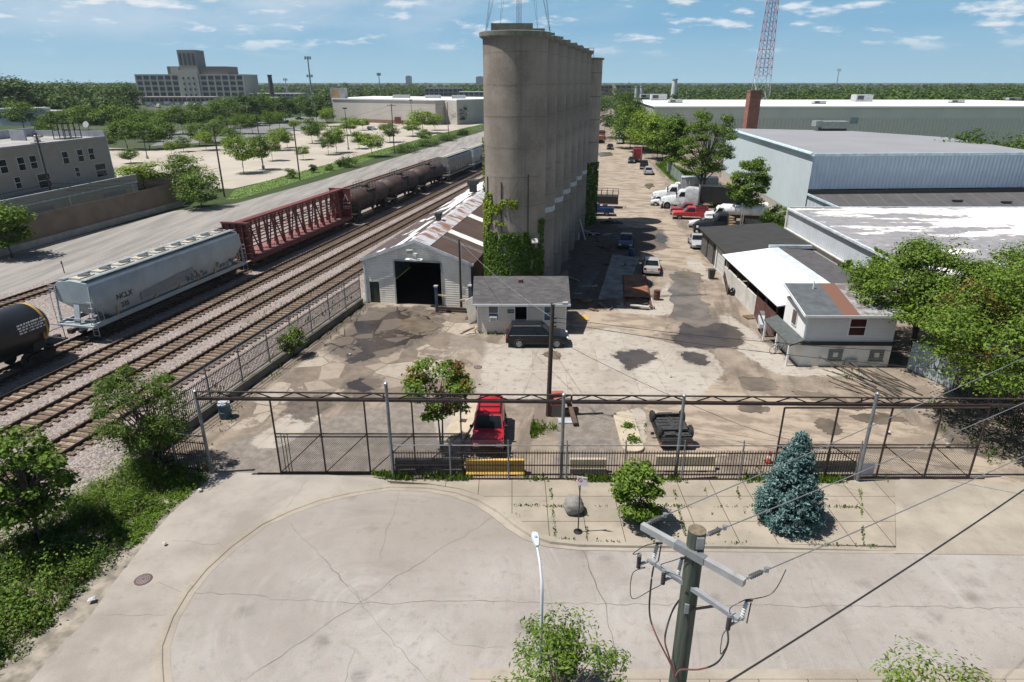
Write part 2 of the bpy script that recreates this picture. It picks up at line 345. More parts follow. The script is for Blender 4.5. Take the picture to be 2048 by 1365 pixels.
# raised sidewalk beyond the kerb and the worn driveway to its right
side=[A2(*p) for p in RO[1:]]+[A2(1788,964),A2(1500,963),A2(1000,961),A2(780,960),A2(775,966)]
m=MB(); m.prism(tri_up(side),-.05,.13); tag(m.obj('sidewalk',m_side),kind='structure')
m=MB(); m.poly(*[(*A2(x,y),z) for x,y,z in [(1788,1108,.02),(3600,1130,.006),(3600,985,.03),(2000,968,.10),(1786,962,.126)]]); tag(m.obj('driveway_apron',m_walk('driveway concrete',(.305,.270,.224))),kind='structure')
ns=[(-1.4,16.35),(60,16.2)]
m=MB(); m.box(-1.4,70,15.95,16.35,-.05,.12); tag(m.obj('kerb',m_curb),kind='structure'); m=MB(); m.box(-1.4,70,11.5,15.94,-.05,.115); tag(m.obj('sidewalk',m_side),kind='structure')
# cracks of the street as narrow ragged ribbons
def cracks():
    m=MB()
    L=[[(487,1365),(560,1312),(640,1258),(720,1205),(800,1152),(900,1087),(1000,1024)],[(583,1050),(632,1101),(675,1149),(720,1205),(790,1290),(858,1365)],[(362,1186),(459,1188),(581,1200),(720,1207),(860,1203),(1000,1203),(1100,1207),(1350,1210),(1700,1213),(2048,1216)],
       [(800,985),(775,1060),(760,1120)],[(640,1110),(665,1140),(740,1215)],[(1167,1098),(1185,1150),(1203,1190),(1215,1240),(1232,1320),(1240,1338)],[(1600,1120),(1640,1200),(1690,1270),(1720,1330)],[(690,1290),(707,1300),(700,1340),(690,1365)],[(860,1250),(905,1290),(1010,1295)],
       [(450,1092),(345,1083)],[(334,1231),(200,1231)],[(573,1018),(618,956)],[(362,1186),(318,1166)],[(1100,1205),(1115,1240),(1118,1285)]]
    rr=random.Random(3)
    for li,l in enumerate(L):
        pts=[]
        for a,b in zip(l,l[1:]):
            A=at(*a);B=at(*b);n=max(2,int((B-A).length/.35))
            for k in range(n): pts.append(A.lerp(B,k/n)+Vector((rr.gauss(0,.045),rr.gauss(0,.045),0)))
        pts.append(at(*l[-1])); w=.026 if li in(0,1,2) else (.06 if li==5 else .016)
        z=.036 if li in (9,10,11,12) else .006
        prev=None
        for k,p in enumerate(pts):
            d=(pts[min(k+1,len(pts)-1)]-pts[max(k-1,0)]); nn=Vector((-d.y,d.x,0)).normalized()*w*rr.uniform(.3,1.1)*.5
            cur=((p.x-nn.x,p.y-nn.y,z),(p.x+nn.x,p.y+nn.y,z))
            if prev: m.poly(prev[0],cur[0],cur[1],prev[1])
            prev=cur
    tag(m.obj('pavement_cracks',M('crack filler',(.15,.135,.12),.95,.2)),kind='structure')
cracks()
# the yard: a grid whose soil, damp and slab areas are painted as attributes
LIGHT=[[(955,725),(1000,692),(1140,668),(1225,655),(1345,690),(1420,700),(1450,740),(1420,775),(1390,800),(1240,795),(1100,800),(960,792),(930,752)],[(1335,560),(1346,556),(1346,632),(1240,628),(1236,605),(1310,600)],
 [(1430,610),(1500,660),(1590,738),(1760,742),(1765,752),(1560,752),(1480,705),(1450,655)],[(1320,745),(1390,745),(1390,800),(1310,800)],[(488,893),(592,818),(642,822),(636,838),(562,902)],[(900,660),(955,680),(1015,700),(980,720),(890,715)],[(860,800),(955,800),(955,880),(880,900)],[(1245,815),(1290,815),(1290,900),(1245,900)],[(1360,505),(1400,520),(1430,570),(1400,560)]]
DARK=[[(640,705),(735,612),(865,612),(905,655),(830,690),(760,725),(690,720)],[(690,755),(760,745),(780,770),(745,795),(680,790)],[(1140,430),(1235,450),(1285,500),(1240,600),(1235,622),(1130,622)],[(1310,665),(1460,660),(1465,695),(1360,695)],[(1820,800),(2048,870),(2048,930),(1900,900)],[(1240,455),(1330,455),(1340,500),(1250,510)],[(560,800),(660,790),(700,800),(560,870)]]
SAND=[[(1190,285),(1260,285),(1330,360),(1320,410),(1380,480),(1420,540),(1350,540),(1285,520),(1245,465),(1195,430)],[(1440,790),(1700,800),(2048,960),(2048,1000),(1700,960),(1560,900),(1440,880)],[(1150,625),(1235,620),(1340,640),(1330,670),(1150,680)],[(1300,760),(1460,755),(1500,900),(1300,930)]]
GREY=[[(560,850),(760,810),(900,810),(930,950),(560,950)],[(1130,800),(1240,800),(1240,950),(1100,950)],[(1240,655),(1330,640),(1330,668),(1230,672)],[(1290,820),(1330,820),(1330,930),(1290,930)],[(430,900),(560,850),(560,950),(430,950)]]
PUD=[([(1345,548),(1392,546),(1403,560),(1393,580),(1405,600),(1420,625),(1432,642),(1400,655),(1352,642),(1343,600)],0),([(1330,672),(1380,668),(1450,672),(1456,688),(1400,692),(1345,686)],1),([(1222,706),(1262,698),(1305,702),(1322,714),(1300,722),(1270,742),(1235,742),(1252,728),(1222,716)],1),
 ([(1345,703),(1405,706),(1430,728),(1408,736),(1375,724)],1),([(1476,756),(1540,758),(1552,778),(1500,782)],0),([(1585,783),(1640,786),(1692,800),(1728,820),(1660,813)],0),([(1630,842),(1662,840),(1683,858),(1676,871),(1648,866)],0),([(1480,812),(1532,813),(1536,824),(1485,825)],0),
 ([(692,765),(738,748),(776,757),(770,775),(735,788),(695,785)],1),([(795,650),(835,632),(878,652),(855,664),(815,662)],0),([(655,700),(700,655),(745,650),(760,690),(700,715)],1),([(740,640),(770,625),(800,640),(775,665),(745,660)],1),([(1085,710),(1105,702),(1122,712),(1112,720)],0),([(1197,306),(1220,305),(1226,311),(1200,314)],0),([(1290,428),(1320,428),(1330,442),(1300,445)],1),
 ([(1305,468),(1330,466),(1338,484),(1318,492)],1),([(1895,968),(1945,966),(1965,982),(1935,992),(1905,985)],0),([(1700,832),(1770,828),(1810,842),(1740,848)],0),([(1290,370),(1305,368),(1300,380)],0),([(1205,380),(1235,378),(1240,388),(1210,390)],1),([(380,745),(470,700),(490,712),(420,750)],1)]
WET=[p for p,k in PUD if k and p[0][0]>380 and p[0][1]>440]+[[(1085,708),(1105,700),(1125,712),(1112,722)],[(640,700),(700,650),(735,625),(800,612),(870,640),(885,660),(850,672),(800,690),(760,715),(700,730)],[(1360,640),(1470,650),(1500,690),(1420,700),(1350,690)]]
PLATE=[[(430,870),(560,760),(640,700),(735,608),(905,608),(975,690),(945,790),(760,800),(600,800),(500,860)]]
def yard():
    ys=[27.2]
    while ys[-1]<345: ys.append(ys[-1]+.34+.004*max(0,ys[-1]-28))
    ys=np.array(ys); xs=np.arange(-21,75,.42); X,Y=np.meshgrid(xs,ys); px,py=px_of(X,Y)
    def field(polys,it):
        a=np.zeros(X.shape)
        for p in polys: a=np.maximum(a,inside(px,py,p).astype(float))
        for _ in range(it):
            b=np.pad(a,1,mode='edge'); a=(b[:-2,1:-1]+b[2:,1:-1]+b[1:-1,:-2]+b[1:-1,2:]+b[1:-1,1:-1])/5
        return a
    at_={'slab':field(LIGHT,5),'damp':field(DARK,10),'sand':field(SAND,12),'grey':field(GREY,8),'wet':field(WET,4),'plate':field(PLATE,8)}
    ok=(X>np.interp(Y,[27,29,56.5,345],[-20.4,-19.9,-13.4,46.0]))&(X<np.interp(Y,[27,60,130,345],[60,45,46,85]))
    idx=-np.ones(X.shape,int); ny,nx=X.shape
    cell=ok[:-1,:-1]&ok[1:,:-1]&ok[:-1,1:]&ok[1:,1:]
    use=np.zeros(X.shape,bool)
    for dy in (0,1):
        for dx in (0,1): use[dy:ny-1+dy,dx:nx-1+dx]|=cell
    idx[use]=np.arange(use.sum()); vs=np.c_[X[use],Y[use],np.zeros(use.sum())]
    a,b=np.nonzero(cell); fs=np.c_[idx[a,b],idx[a,b+1],idx[a+1,b+1],idx[a+1,b]]
    me=bpy.data.meshes.new('yard_ground'); me.from_pydata(vs.tolist(),[],fs.tolist())
    for k,f in at_.items():
        q=me.attributes.new(k,'FLOAT','POINT'); q.data.foreach_set('value',f[use].astype(np.float32))
    t=NT('broken yard concrete and dirt'); rot=t.mapv((1,1,1),(0,0,AZ)); n1=t.noise(.35,7,.65); n2=t.noise(1.7,6,.7); g=t.noise(22,3,.6)
    tr=t.noise(.55,6,.65,vec=t.mapv((1.3,.18,1),vec=rot)); trx=t.noise(.5,6,.7,vec=t.mapv((.6,1.3,1),vec=rot))
    c=t.mix(t.mr(n1,.35,.65),(.265,.212,.163),(.13,.099,.074))
    c=t.mix(t.math('MULTIPLY',t.mr(n2,.5,.72),.8),c,(.285,.245,.205)); c=t.mix(t.math('MULTIPLY',t.mr(tr,.48,.62),.7),c,(.082,.062,.046))
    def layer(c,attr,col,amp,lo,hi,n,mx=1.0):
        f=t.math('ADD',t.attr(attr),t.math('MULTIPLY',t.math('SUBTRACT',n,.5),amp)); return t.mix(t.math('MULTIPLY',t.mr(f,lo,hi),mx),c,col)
    c=layer(c,'grey',t.mix(t.mr(n2,.35,.65),(.205,.178,.157),(.11,.092,.078)),1.4,.42,.6,n1,.85)
    c=layer(c,'sand',t.mix(t.mr(trx,.44,.58),(.34,.275,.21),(.19,.147,.108)),1.6,.35,.6,n2,.9)
    big=t.vor(.16,'F1','Color',vec=rot); sb=t.sep(big)
    slabc=t.mix(t.mr(n1,.35,.65),(.35,.313,.265),(.26,.225,.187)); bk=t.N.new('ShaderNodeTexBrick'); t.L.new(t.mix(.02,t.mapv((1,1,1),(0,0,R(2))),t.noise(.8,4,.6,out=1)),bk.inputs['Vector']); bk.inputs['Scale'].default_value=1; t.inp(bk,'Color1',(0,0,0)); t.inp(bk,'Color2',(1,1,1)); t.inp(bk,'Mortar',(.5,.5,.5)); bk.inputs['Brick Width'].default_value=4.6; bk.inputs['Row Height'].default_value=3.7; bk.inputs['Mortar Size'].default_value=.03; slabc=t.mix(t.math('MULTIPLY',t.sep(bk.outputs[0])[0],.6),slabc,(.40,.37,.33)); slabc=t.mix(t.math('MULTIPLY',bk.outputs[1],.4),slabc,(.17,.14,.115)); slabc=t.mix(t.math('MULTIPLY',t.mr(n2,.5,.68),.75),slabc,(.175,.138,.108))
    e=t.vor(.16,'DISTANCE_TO_EDGE','Distance',vec=t.mix(.12,rot,t.noise(.7,5,.6,out=1))); slabc=t.mix(t.math('MULTIPLY',t.mr(e,.007,.002),.3),slabc,(.13,.10,.08))
    c=layer(c,'slab',slabc,1.0,.42,.52,n2)
    n4=t.noise(1.1,9,.72,vec=t.mapv((1,1,1),(0,0,.3),(4,7,0))); pv=t.mix(.16,rot,t.noise(1.1,7,.7,out=1)); pc=t.sep(t.vor(.52,'F1','Color',vec=pv)); pe=t.vor(.52,'DISTANCE_TO_EDGE','Distance',vec=pv)
    plc=t.mix(pc[1],(.235,.19,.148),(.33,.285,.235)); plc=t.mix(t.math('MULTIPLY',t.mr(n2,.45,.66),.6),plc,(.17,.13,.098))
    pf=t.math('MULTIPLY',t.math('MULTIPLY',t.mr(t.math('ADD',pc[0],t.math('MULTIPLY',t.math('SUBTRACT',n4,.5),1.1)),.46,.52),t.mr(pe,.01,.03)),t.mr(t.attr('plate'),.35,.6)); c=t.mix(pf,t.mix(t.math('MULTIPLY',t.mr(t.attr('plate'),.3,.7),.72),c,t.mix(t.mr(n4,.38,.6),(.15,.115,.085),(.085,.064,.048))),plc)
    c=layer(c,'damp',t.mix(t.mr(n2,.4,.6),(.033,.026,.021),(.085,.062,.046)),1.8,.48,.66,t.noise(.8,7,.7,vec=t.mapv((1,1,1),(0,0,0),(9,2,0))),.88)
    wf=t.math('ADD',t.attr('wet'),t.math('MULTIPLY',t.math('SUBTRACT',n4,.5),1.7)); wet=t.math('MULTIPLY',t.mr(wf,.50,.56),t.math('SUBTRACT',1.0,t.math('MULTIPLY',pf,.75))); rim=t.mr(wf,.30,.5); c=t.mix(t.math('MULTIPLY',rim,.5),c,(.12,.092,.07)); c=t.mix(t.math('MULTIPLY',wet,.93),c,t.mix(t.mr(n1,.4,.6),(.060,.047,.038),(.036,.029,.026)))
    c=t.mix(t.math('MULTIPLY',t.mr(g,.4,.66),t.math('MULTIPLY',t.math('SUBTRACT',1.0,wet),.22)),c,(.45,.42,.38)); dk=t.vor(1.9,'F1','Distance'); c=t.mix(t.math('MULTIPLY',t.mr(dk,.06,.02),.5),c,(.5,.48,.45))
    t.bump(t.math('ADD',g,t.math('MULTIPLY',n2,2)),.35,.03)
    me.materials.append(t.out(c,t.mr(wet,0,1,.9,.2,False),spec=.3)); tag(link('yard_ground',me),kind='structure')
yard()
def m_ballast_():
    t=NT('dusty verge gravel'); v=t.sep(t.vor(12)); n=t.noise(.4,5,.6); c=t.mix(v[0],(.16,.145,.13),(.34,.315,.295)); c=t.mix(t.mr(n,.45,.65),c,(.10,.105,.06)); return t.out(c,.95,spec=.15)
def m_pud():
    t=NT('muddy puddle water'); c=t.mix(t.mr(t.noise(.5,4,.6),.35,.65),(.17,.138,.105),(.10,.08,.062)); t.bump(t.noise(6,2,.5),.02,.01); return t.out(c,.14,spec=.3)
m_pd=m_pud(); m_pd2=M('dark wet film',(.062,.052,.047),.22,.3,1.2,spec=.3)
def puddle(l,mat,seed,rough=.16):
    rr=random.Random(seed); pts=[]
    P=[at(*p) for p in l]; n=len(P)
    for i in range(n):
        a,b,c_,d=P[i-1],P[i],P[(i+1)%n],P[(i+2)%n]
        for k in range(9):
            u=k/9; q=.5*((2*b)+(c_-a)*u+(2*a-5*b+4*c_-d)*u*u+(3*b-a-3*c_+d)*u**3)
            j=rough*(.3+.12*(c_-b).length); w1=math.sin(q.x*2.1+seed)*math.cos(q.y*1.3+seed*2)*.45*rough/.16*min(1,(P[0]-P[n//2]).length/9); pts.append((q.x+rr.gauss(0,j)+w1*min(1,(c_-b).length/3),q.y+rr.gauss(0,j)+.8*w1*min(1,(c_-b).length/3)))
    flat('puddle',tri_up(pts),mat,.006+.0013*seed)
for i,(l,k) in enumerate(PUD):
    if not k: puddle(l,m_pd,i)
flat('gravel_verge',tri_up([(-13.3,57.5),(-19.8,28.7),(-21.5,20),(-24,5),(-26,-35),tuple(uv(-45,-28,0))[:2],tuple(uv(66,-28,0))[:2]]),m_ballast_(),-.008)
# railway bed, service road, car park, verge
def m_ballast():
    t=NT('railway ballast'); v=t.sep(t.vor(9.5)); d=t.vor(9.5,'F1','Distance'); n=t.noise(.25,5,.6)
    c=t.mix(v[0],(.12,.108,.104),(.35,.325,.315)); c=t.mix(t.math('MULTIPLY',v[1],.4),c,(.33,.22,.18)); c=t.mix(t.mr(n,.5,.72),c,mul((.2,.165,.145),1)); t.bump(t.math('SUBTRACT',1,d),.9,.06); return t.out(c,.95,spec=.15)
m_bal=m_ballast()
m=MB()
prof=[(-60.5,-.02),(-59.3,.1),(-54.8,.1),(-53.5,.02),(-46.3,.02),(-45.2,.22),(-28.6,.22),(-27.2,.0),(-26.6,-.02)]
ss=[-45,8,60,120,200,330,520]
for a,b in zip(ss,ss[1:]):
    for (o0,z0),(o1,z1) in zip(prof,prof[1:]): m.poly(uv(a,o0,z0),uv(a,o1,z1),uv(b,o1,z1),uv(b,o0,z0))
tag(m.obj('railway_ballast',m_bal),kind='structure')
t=NT('gravel service road'); n=t.noise(.5,6,.65,vec=t.mapv((1.4,.12,1),(0,0,AZ))); g=t.noise(12,3,.6); c=t.mix(t.mr(n,.35,.65),(.265,.25,.232),(.17,.16,.15)); c=t.mix(t.math('MULTIPLY',t.mr(g,.45,.65),.4),c,(.42,.40,.38)); t.bump(g,.4,.04); m_grv=t.out(c,.95,spec=.15)
m=MB(); m.poly(uv(-45,-75,.002),uv(-45,-59.5,.002),uv(120,-59.5,.002),uv(120,-68,.002),uv(96,-68.5,.002),uv(88,-74,.002)); m.poly(uv(120,-68,.002),uv(120,-59.5,.002),uv(520,-59.5,.002),uv(520,-70,.002),uv(266,-72,.002)); m.poly(uv(-45,-54.2,.004),uv(-45,-45.8,.004),uv(520,-45.8,.004),uv(520,-54.2,.004)); tag(m.obj('service_road',m_grv),kind='structure')
t=NT('pale car park concrete'); n=t.noise(.06,6,.6); n2=t.noise(.5,5,.7,vec=t.mapv((.2,1.6,1),(0,0,AZ))); c=t.mix(t.mr(n,.35,.65),(.41,.37,.315),(.33,.295,.25)); c=t.mix(t.math('MULTIPLY',t.mr(n2,.5,.7),.4),c,(.33,.295,.25)); m_park=t.out(c,.92,spec=.2)
pxflat('car_park',[(465,378),(700,325),(960,257),(975,243),(860,236),(640,250),(545,272),(450,292),(330,300),(215,296),(225,330),(240,372),(360,376)],m_park,.006)
pxflat('car_park',[(360,262),(640,230),(655,248),(545,272),(420,285),(300,293)],M('grey asphalt lane',(.16,.16,.165),.9,.15,.1),.004)
# ---------------- silos ----------------
def tolocal(P,O,rz): return Matrix.Rotation(-rz,3,'Z')@(Vector(P)-Vector(O))
def m_silo():
    t=NT('weathered silo concrete'); s=t.sep(); n=t.noise(.35,6,.65); st=t.noise(.9,6,.7,vec=t.mapv((1.6,1.6,.06))); g=t.noise(9,4,.6)
    c=t.mix(t.mr(n,.32,.68),(.315,.272,.232),(.205,.177,.15)); c=t.mix(t.math('MULTIPLY',t.mr(st,.5,.72),.55),c,(.135,.115,.095)); c=t.mix(t.math('MULTIPLY',t.mr(g,.45,.7),.25),c,(.42,.36,.29))
    b=t.math('FRACT',t.math('DIVIDE',t.math('ADD',s[2],t.math('MULTIPLY',n,.25)),2.35)); c=t.mix(t.math('MULTIPLY',t.mr(b,.955,.985),t.math('MULTIPLY',t.mr(t.noise(.6,3,.5),.4,.62),.45)),c,(.09,.075,.06))
    b2=t.math('FRACT',t.math('DIVIDE',s[2],.6)); c=t.mix(t.math('MULTIPLY',t.mr(b2,.93,.99),.14),c,(.1,.085,.07))
    a=t.math('FRACT',t.math('MULTIPLY',t.math('ARCTAN2',s[0],s[1]),1.75)); c=t.mix(t.math('MULTIPLY',t.mr(a,.975,.995),.22),c,(.10,.085,.07))
    e=t.vor(.28,'DISTANCE_TO_EDGE','Distance',vec=t.mix(.12,t.co,t.noise(.8,4,.6,out=1))); c=t.mix(t.math('MULTIPLY',t.math('MULTIPLY',t.mr(e,.012,.004),t.mr(s[2],13,9)),.5),c,(.08,.065,.05))
    top=t.mr(t.math('ADD',s[2],t.math('MULTIPLY',st,3)),21.5,24.5); c=t.mix(t.math('MULTIPLY',top,.5),c,(.10,.09,.075))
    t.bump(t.math('ADD',g,t.mr(b,.9,1)),.35,.03); return t.out(c,.93,spec=.2)
ms=m_silo(); m_rim=M('mossy concrete rim',(.16,.165,.135),.9,.25,2)
m_band=M('flaking white band',(.46,.48,.5),.7,.15,2.5)
ORD=['front','second','third','fourth','fifth','sixth','seventh']
SIL=[]
for k in range(7):
    az=R(12.6); cx,cy=.27+5.4*k*math.sin(az),56.4+5.4*k*math.cos(az)
    lab=['front concrete silo with ivy round its foot behind the little office'][0] if k==0 else f'{ORD[k]} concrete silo of the row counted from the office'
    if k==6: lab='seventh concrete silo of the row, just before the narrow laddered one'
    t=thing('grain_silo',lab,'silo',(cx,cy,0),0,'concrete silos in a row')
    m=MB(); m.lathe([(2.6,0),(2.6,22.3),(2.58,22.32),(0,22.5)],64); m.obj('silo_wall',ms,t,True)
    m=MB(); m.lathe([(2.6,21.95),(2.86,22.12),(2.88,22.42),(2.7,22.46),(2.4,22.46)],64); m.obj('rim',m_rim,t,True)
    m=MB(); m.box(-1.9,1.35,-.9,1.9,22.4,23.05); m.obj('roof_slab',m_rim,t)
    if k: 
        m=MB(); m.lathe([(2.603,7.6),(2.625,7.62),(2.625,8.05 if k>1 else 7.92),(2.603,8.08)],14,a0=R(-68),a1=R(12)); m.f=[f for f in m.f if len(f)==4 and not(f[0]%14==13)]; m.obj('painted_band',m_band,t)
    SIL.append(t)
m_sil8=M_ribs('laddered silo staves',(.33,.28,.225),0,.5,.9,.12,.02,.3,dirt=(.12,.11,.1))
p8=Vector((8.52,93.29,0))+V*1.15
t=thing('grain_silo','narrow lighter silo with an outside ladder, last of the row','silo',p8)
m=MB(); m.lathe([(2.35,0),(2.35,21.6),(0,21.8)],48); m.obj('silo_wall',m_sil8,t,True)
m=MB(); m.lathe([(2.35,21.5),(2.55,21.55),(2.55,21.75),(2.3,21.8)],48); m.obj('rim',m_rim,t,True)
m=MB()
for a in (-100,-86): 
    x,y=2.5*math.cos(R(a)),2.5*math.sin(R(a)); m.tube((x,y,1),(x,y,22.6),.05,n=6)
for z in np.arange(1.2,22,.35): m.bar((2.5*math.cos(R(-100)),2.5*math.sin(R(-100)),z),(2.5*math.cos(R(-86)),2.5*math.sin(R(-86)),z),.03)
for z in np.arange(2.5,22,2.9):
    m.lathe([(2.36,z),(2.38,z),(2.38,z+.06),(2.36,z+.06)],48)
m.obj('ladder',M('dark ladder steel',(.04,.04,.045),.6,.2),t)
m=MB(); m.tube((-1.2,-1.5,21.7),(-1.2,-1.5,22.9),.04); m.tube((.9,-1.8,21.7),(.9,-1.8,22.9),.04); m.tube((-1.2,-1.5,22.9),(.9,-1.8,22.9),.04); m.obj('handrail',steel,t)
# conduits and floodlight of the front silo
m=MB()
for ang,z0,z1 in ((-151,3,11.5),(-116,5,11.2),(-66,4,11.8)):
    x,y=2.66*math.cos(R(ang)),2.66*math.sin(R(ang)); m.tube((x,y,z0),(x,y,z1),.045,n=6)
m.obj('conduit',M('rusty conduit',(.07,.06,.05),.8),SIL[0])
fl=thing('floodlight','square floodlight on a bracket on the front silo above the ivy','floodlight',(1.9,54.18,6.2))
m=MB(); m.cb((0,-.25,.1),(.55,.28,.42),R(20),Matrix.Rotation(R(-35),4,'X')); m.obj('lamp_housing',M('floodlight housing',(.55,.53,.47),.5),fl,bevel=.03)
m=MB(); m.bar((0,.35,-.6),(0,-.2,0),.06); m.tube((0,.0,-.55),(0,.0,0),.05); m.obj('bracket',black,fl)
# guyed mast on top
mm=thing('radio_mast','slim blue-grey lattice mast with guy wires on top of the silos','mast',(.55,56.9,22.4))
m=MB(); hs=.17
cs=[(-hs,-hs),(hs,-hs),(0,hs)]
for x,y in cs: m.tube((x,y,0),(x,y,19),.022,n=5)
z=0
while z<18.6:
    for i in range(3):
        a=cs[i];b=cs[(i+1)%3]; m.bar((*a,z),(*b,z+.38),.012); m.bar((*a,z),(*b,z),.012)
    z+=.38
m.obj('lattice',M('mast steel',(.20,.24,.36),.5,.2),mm)
m=MB()
for dx,dy in ((-2.65,-.6),(-2.6,.2),(2.4,-.9),(2.5,-.2),(-1.6,1.6),(1.6,1.8)):
    for zt in (10,18): m.tube((dx,dy,.1),(0,0,zt),.012,n=4)
m.obj('guy_wire',M('guy wire',(.12,.12,.13),.5),mm)
# ---------------- metal shed ----------------
O=Vector((-13.3,56.45,0)); rzS=R(-10)
t=thing('metal_shed','long gabled metal shed with an open dark doorway beside the tracks','shed',O,rzS)
dx0=tolocal(at(796,607),O,rzS).x; dx1=tolocal(at(888,610),O,rzS).x; sx0=tolocal(at(744,604),O,rzS).x; sx1=tolocal(at(764,604),O,rzS).x
SW=9.85; EH=4.15; PH=5.95; SL=46; DH=4.05; sd=2.0
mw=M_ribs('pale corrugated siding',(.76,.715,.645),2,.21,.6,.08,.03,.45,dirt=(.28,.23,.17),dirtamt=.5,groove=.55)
def gz(x): return EH+(PH-EH)*(1-abs(x-SW/2)/(SW/2))
m=MB()
def wq(x0,x1,z0,z1=None): m.poly((x0,0,z0),(x1,0,z0),(x1,0,z1 if z1 else gz(x1)),(x0,0,z1 if z1 else gz(x0)))
wq(0,sx0,0,sd); wq(sx1,dx0,0,sd); m.poly((0,0,sd),(dx0,0,sd),(dx0,0,gz(dx0)),(0,0,EH))
m.poly((dx0,0,DH),(dx1,0,DH),(dx1,0,gz(dx1)),(SW/2,0,PH),(dx0,0,gz(dx0))); wq(dx1,SW,0)
m.obj('front_wall',mw,t)
m=MB(); m.poly((0,0,0),(0,SL,0),(0,SL,EH),(0,0,EH)); m.obj('side_wall',mw,t)
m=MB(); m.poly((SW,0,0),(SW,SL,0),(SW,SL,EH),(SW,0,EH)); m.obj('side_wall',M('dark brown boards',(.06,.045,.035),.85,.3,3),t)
m=MB(); m.poly((0,SL,0),(SW,SL,0),(SW,SL,EH),(SW/2,SL,PH),(0,SL,EH)); m.obj('rear_wall',mw,t)
m=MB(); m.box(sx0,sx1,.08,.14,0,sd); m.obj('side_door',M('dark door',(.03,.035,.03),.7),t)
m=MB(); m.box(dx0-.12,dx0,-.06,.05,0,DH); m.box(dx1,dx1+.12,-.06,.05,0,DH); m.box(dx0,dx1,-.06,.05,DH,DH+.14); m.obj('door_frame',M('frame grey',(.35,.35,.34),.6),t)
m=MB(); m.poly((.1,.3,.02),(SW-.1,.3,.02),(SW-.1,SL,.02),(.1,SL,.02)); m.poly((.1,12,0),(SW-.1,12,0),(SW-.1,12,4.0),(SW/2,12,5.7),(.1,12,4.0)); m.obj('interior',M('shade-dark shed interior',(.022,.02,.019),.8),t)  # doorway shade put into the near-black floor and cross-wall colour
m_bro=M_ribs('brown corrugated roofing',(.068,.040,.031),1,.24,.7,.18,.03,.8,dirt=(.11,.08,.065),dirtamt=.3)
tt=NT('brown roofing with flaking white coating'); s=tt.sep(); f=tt.noise(.55,6,.7,vec=tt.mapv((1.5,.5,1))); cc=tt.mix(tt.mr(tt.noise(1.2,5,.6),.3,.7),(.085,.06,.052),(.055,.038,.033)); cc=tt.mix(tt.mr(tt.math('ADD',f,tt.math('MULTIPLY',tt.mr(s[1],10,34),.12)),.585,.615),cc,(.62,.62,.63)); m_flake=tt.out(cc,.75)
tt=NT('silver and rust ridge sheets'); f=tt.noise(.8,5,.65,vec=tt.mapv((.5,1.4,1))); sp=tt.sep()[1]; fr=tt.math('FRACT',tt.math('DIVIDE',sp,2.1)); cc=tt.mix(tt.mr(f,.47,.6),(.46,.47,.5),(.22,.115,.075)); cc=tt.mix(tt.mr(fr,.93,.99),cc,(.2,.12,.09)); tt.bump(tt.math('FRACT',tt.math('DIVIDE',sp,.2)),.5,.03); m_ridge=tt.out(cc,.55)
def slope(x,dz=0): return gz(x)+dz
def roofq(m,xa,xb,y0,y1,dz,th=.07):
    za,zb=slope(xa,dz),slope(xb,dz)
    vs=[(xa,y0,za),(xb,y0,zb),(xb,y1,zb),(xa,y1,za)]; vs+= [(x,y,z-th) for x,y,z in vs]
    m.add(vs,[(0,1,2,3),(7,6,5,4),(0,4,5,1),(1,5,6,2),(2,6,7,3),(3,7,4,0)])
m=MB(); roofq(m,-.25,SW/2-.02,-.25,SL+.2,.09); m.obj('roof',m_flake,t)
m=MB(); roofq(m,SW/2+.02,SW+.3,-.25,SL+.2,.09); m.obj('roof',m_bro,t)
m=MB(); roofq(m,SW/2-.65,SW/2-.0,-.26,SL,.135,.04); roofq(m,SW/2+.0,SW/2+1.35,-.26,SL,.135,.04); m.obj('ridge_sheet',m_ridge,t)
mwp=M('white roof coating',(.68,.68,.68),.7,.12,1.2,dirt=(.3,.27,.25),dirtamt=.5)
for y0,y1 in ((5.6,6.9),(13.6,15.1),(22,24.5),(31,33)): m=MB(); roofq(m,SW/2+1.37,SW+.25,y0,y1,.115,.02); m.obj('roof_strip',mwp,t)
m=MB(); roofq(m,SW/2+1.37,SW+.2,3.4,4.2,.112,.02); m.obj('roof_patch',M('dark grey roof patch',(.10,.095,.09),.8,.3,2),t)
for y0,y1,xa,xb in ((-.2,5,2.9,3.7),(5.3,12,2.4,3.1),(13,20,2.8,3.3),(20.5,29,1.3,3.2),(31,44,.3,3.9)): m=MB(); roofq(m,xa,xb,y0,y1,.115,.02); m.obj('roof_strip',mwp,t)
m=MB(); m.bar((-.25,-.3,slope(-.25)),(SW/2,-.3,PH+.02),.06,.26); m.bar((SW/2,-.3,PH+.02),(SW+.3,-.3,slope(SW+.3)),.06,.26); m.obj('fascia',M('galvanised fascia',(.45,.47,.5),.5,.2),t)
m=MB(); m.box(-.1,.06,-.09,.05,0,EH); m.box(SW-.16,SW,-.1,.05,0,EH); m.obj('corner_trim',M('bluish white trim',(.5,.54,.6),.5,.15,dirt=(.2,.2,.2)),t)
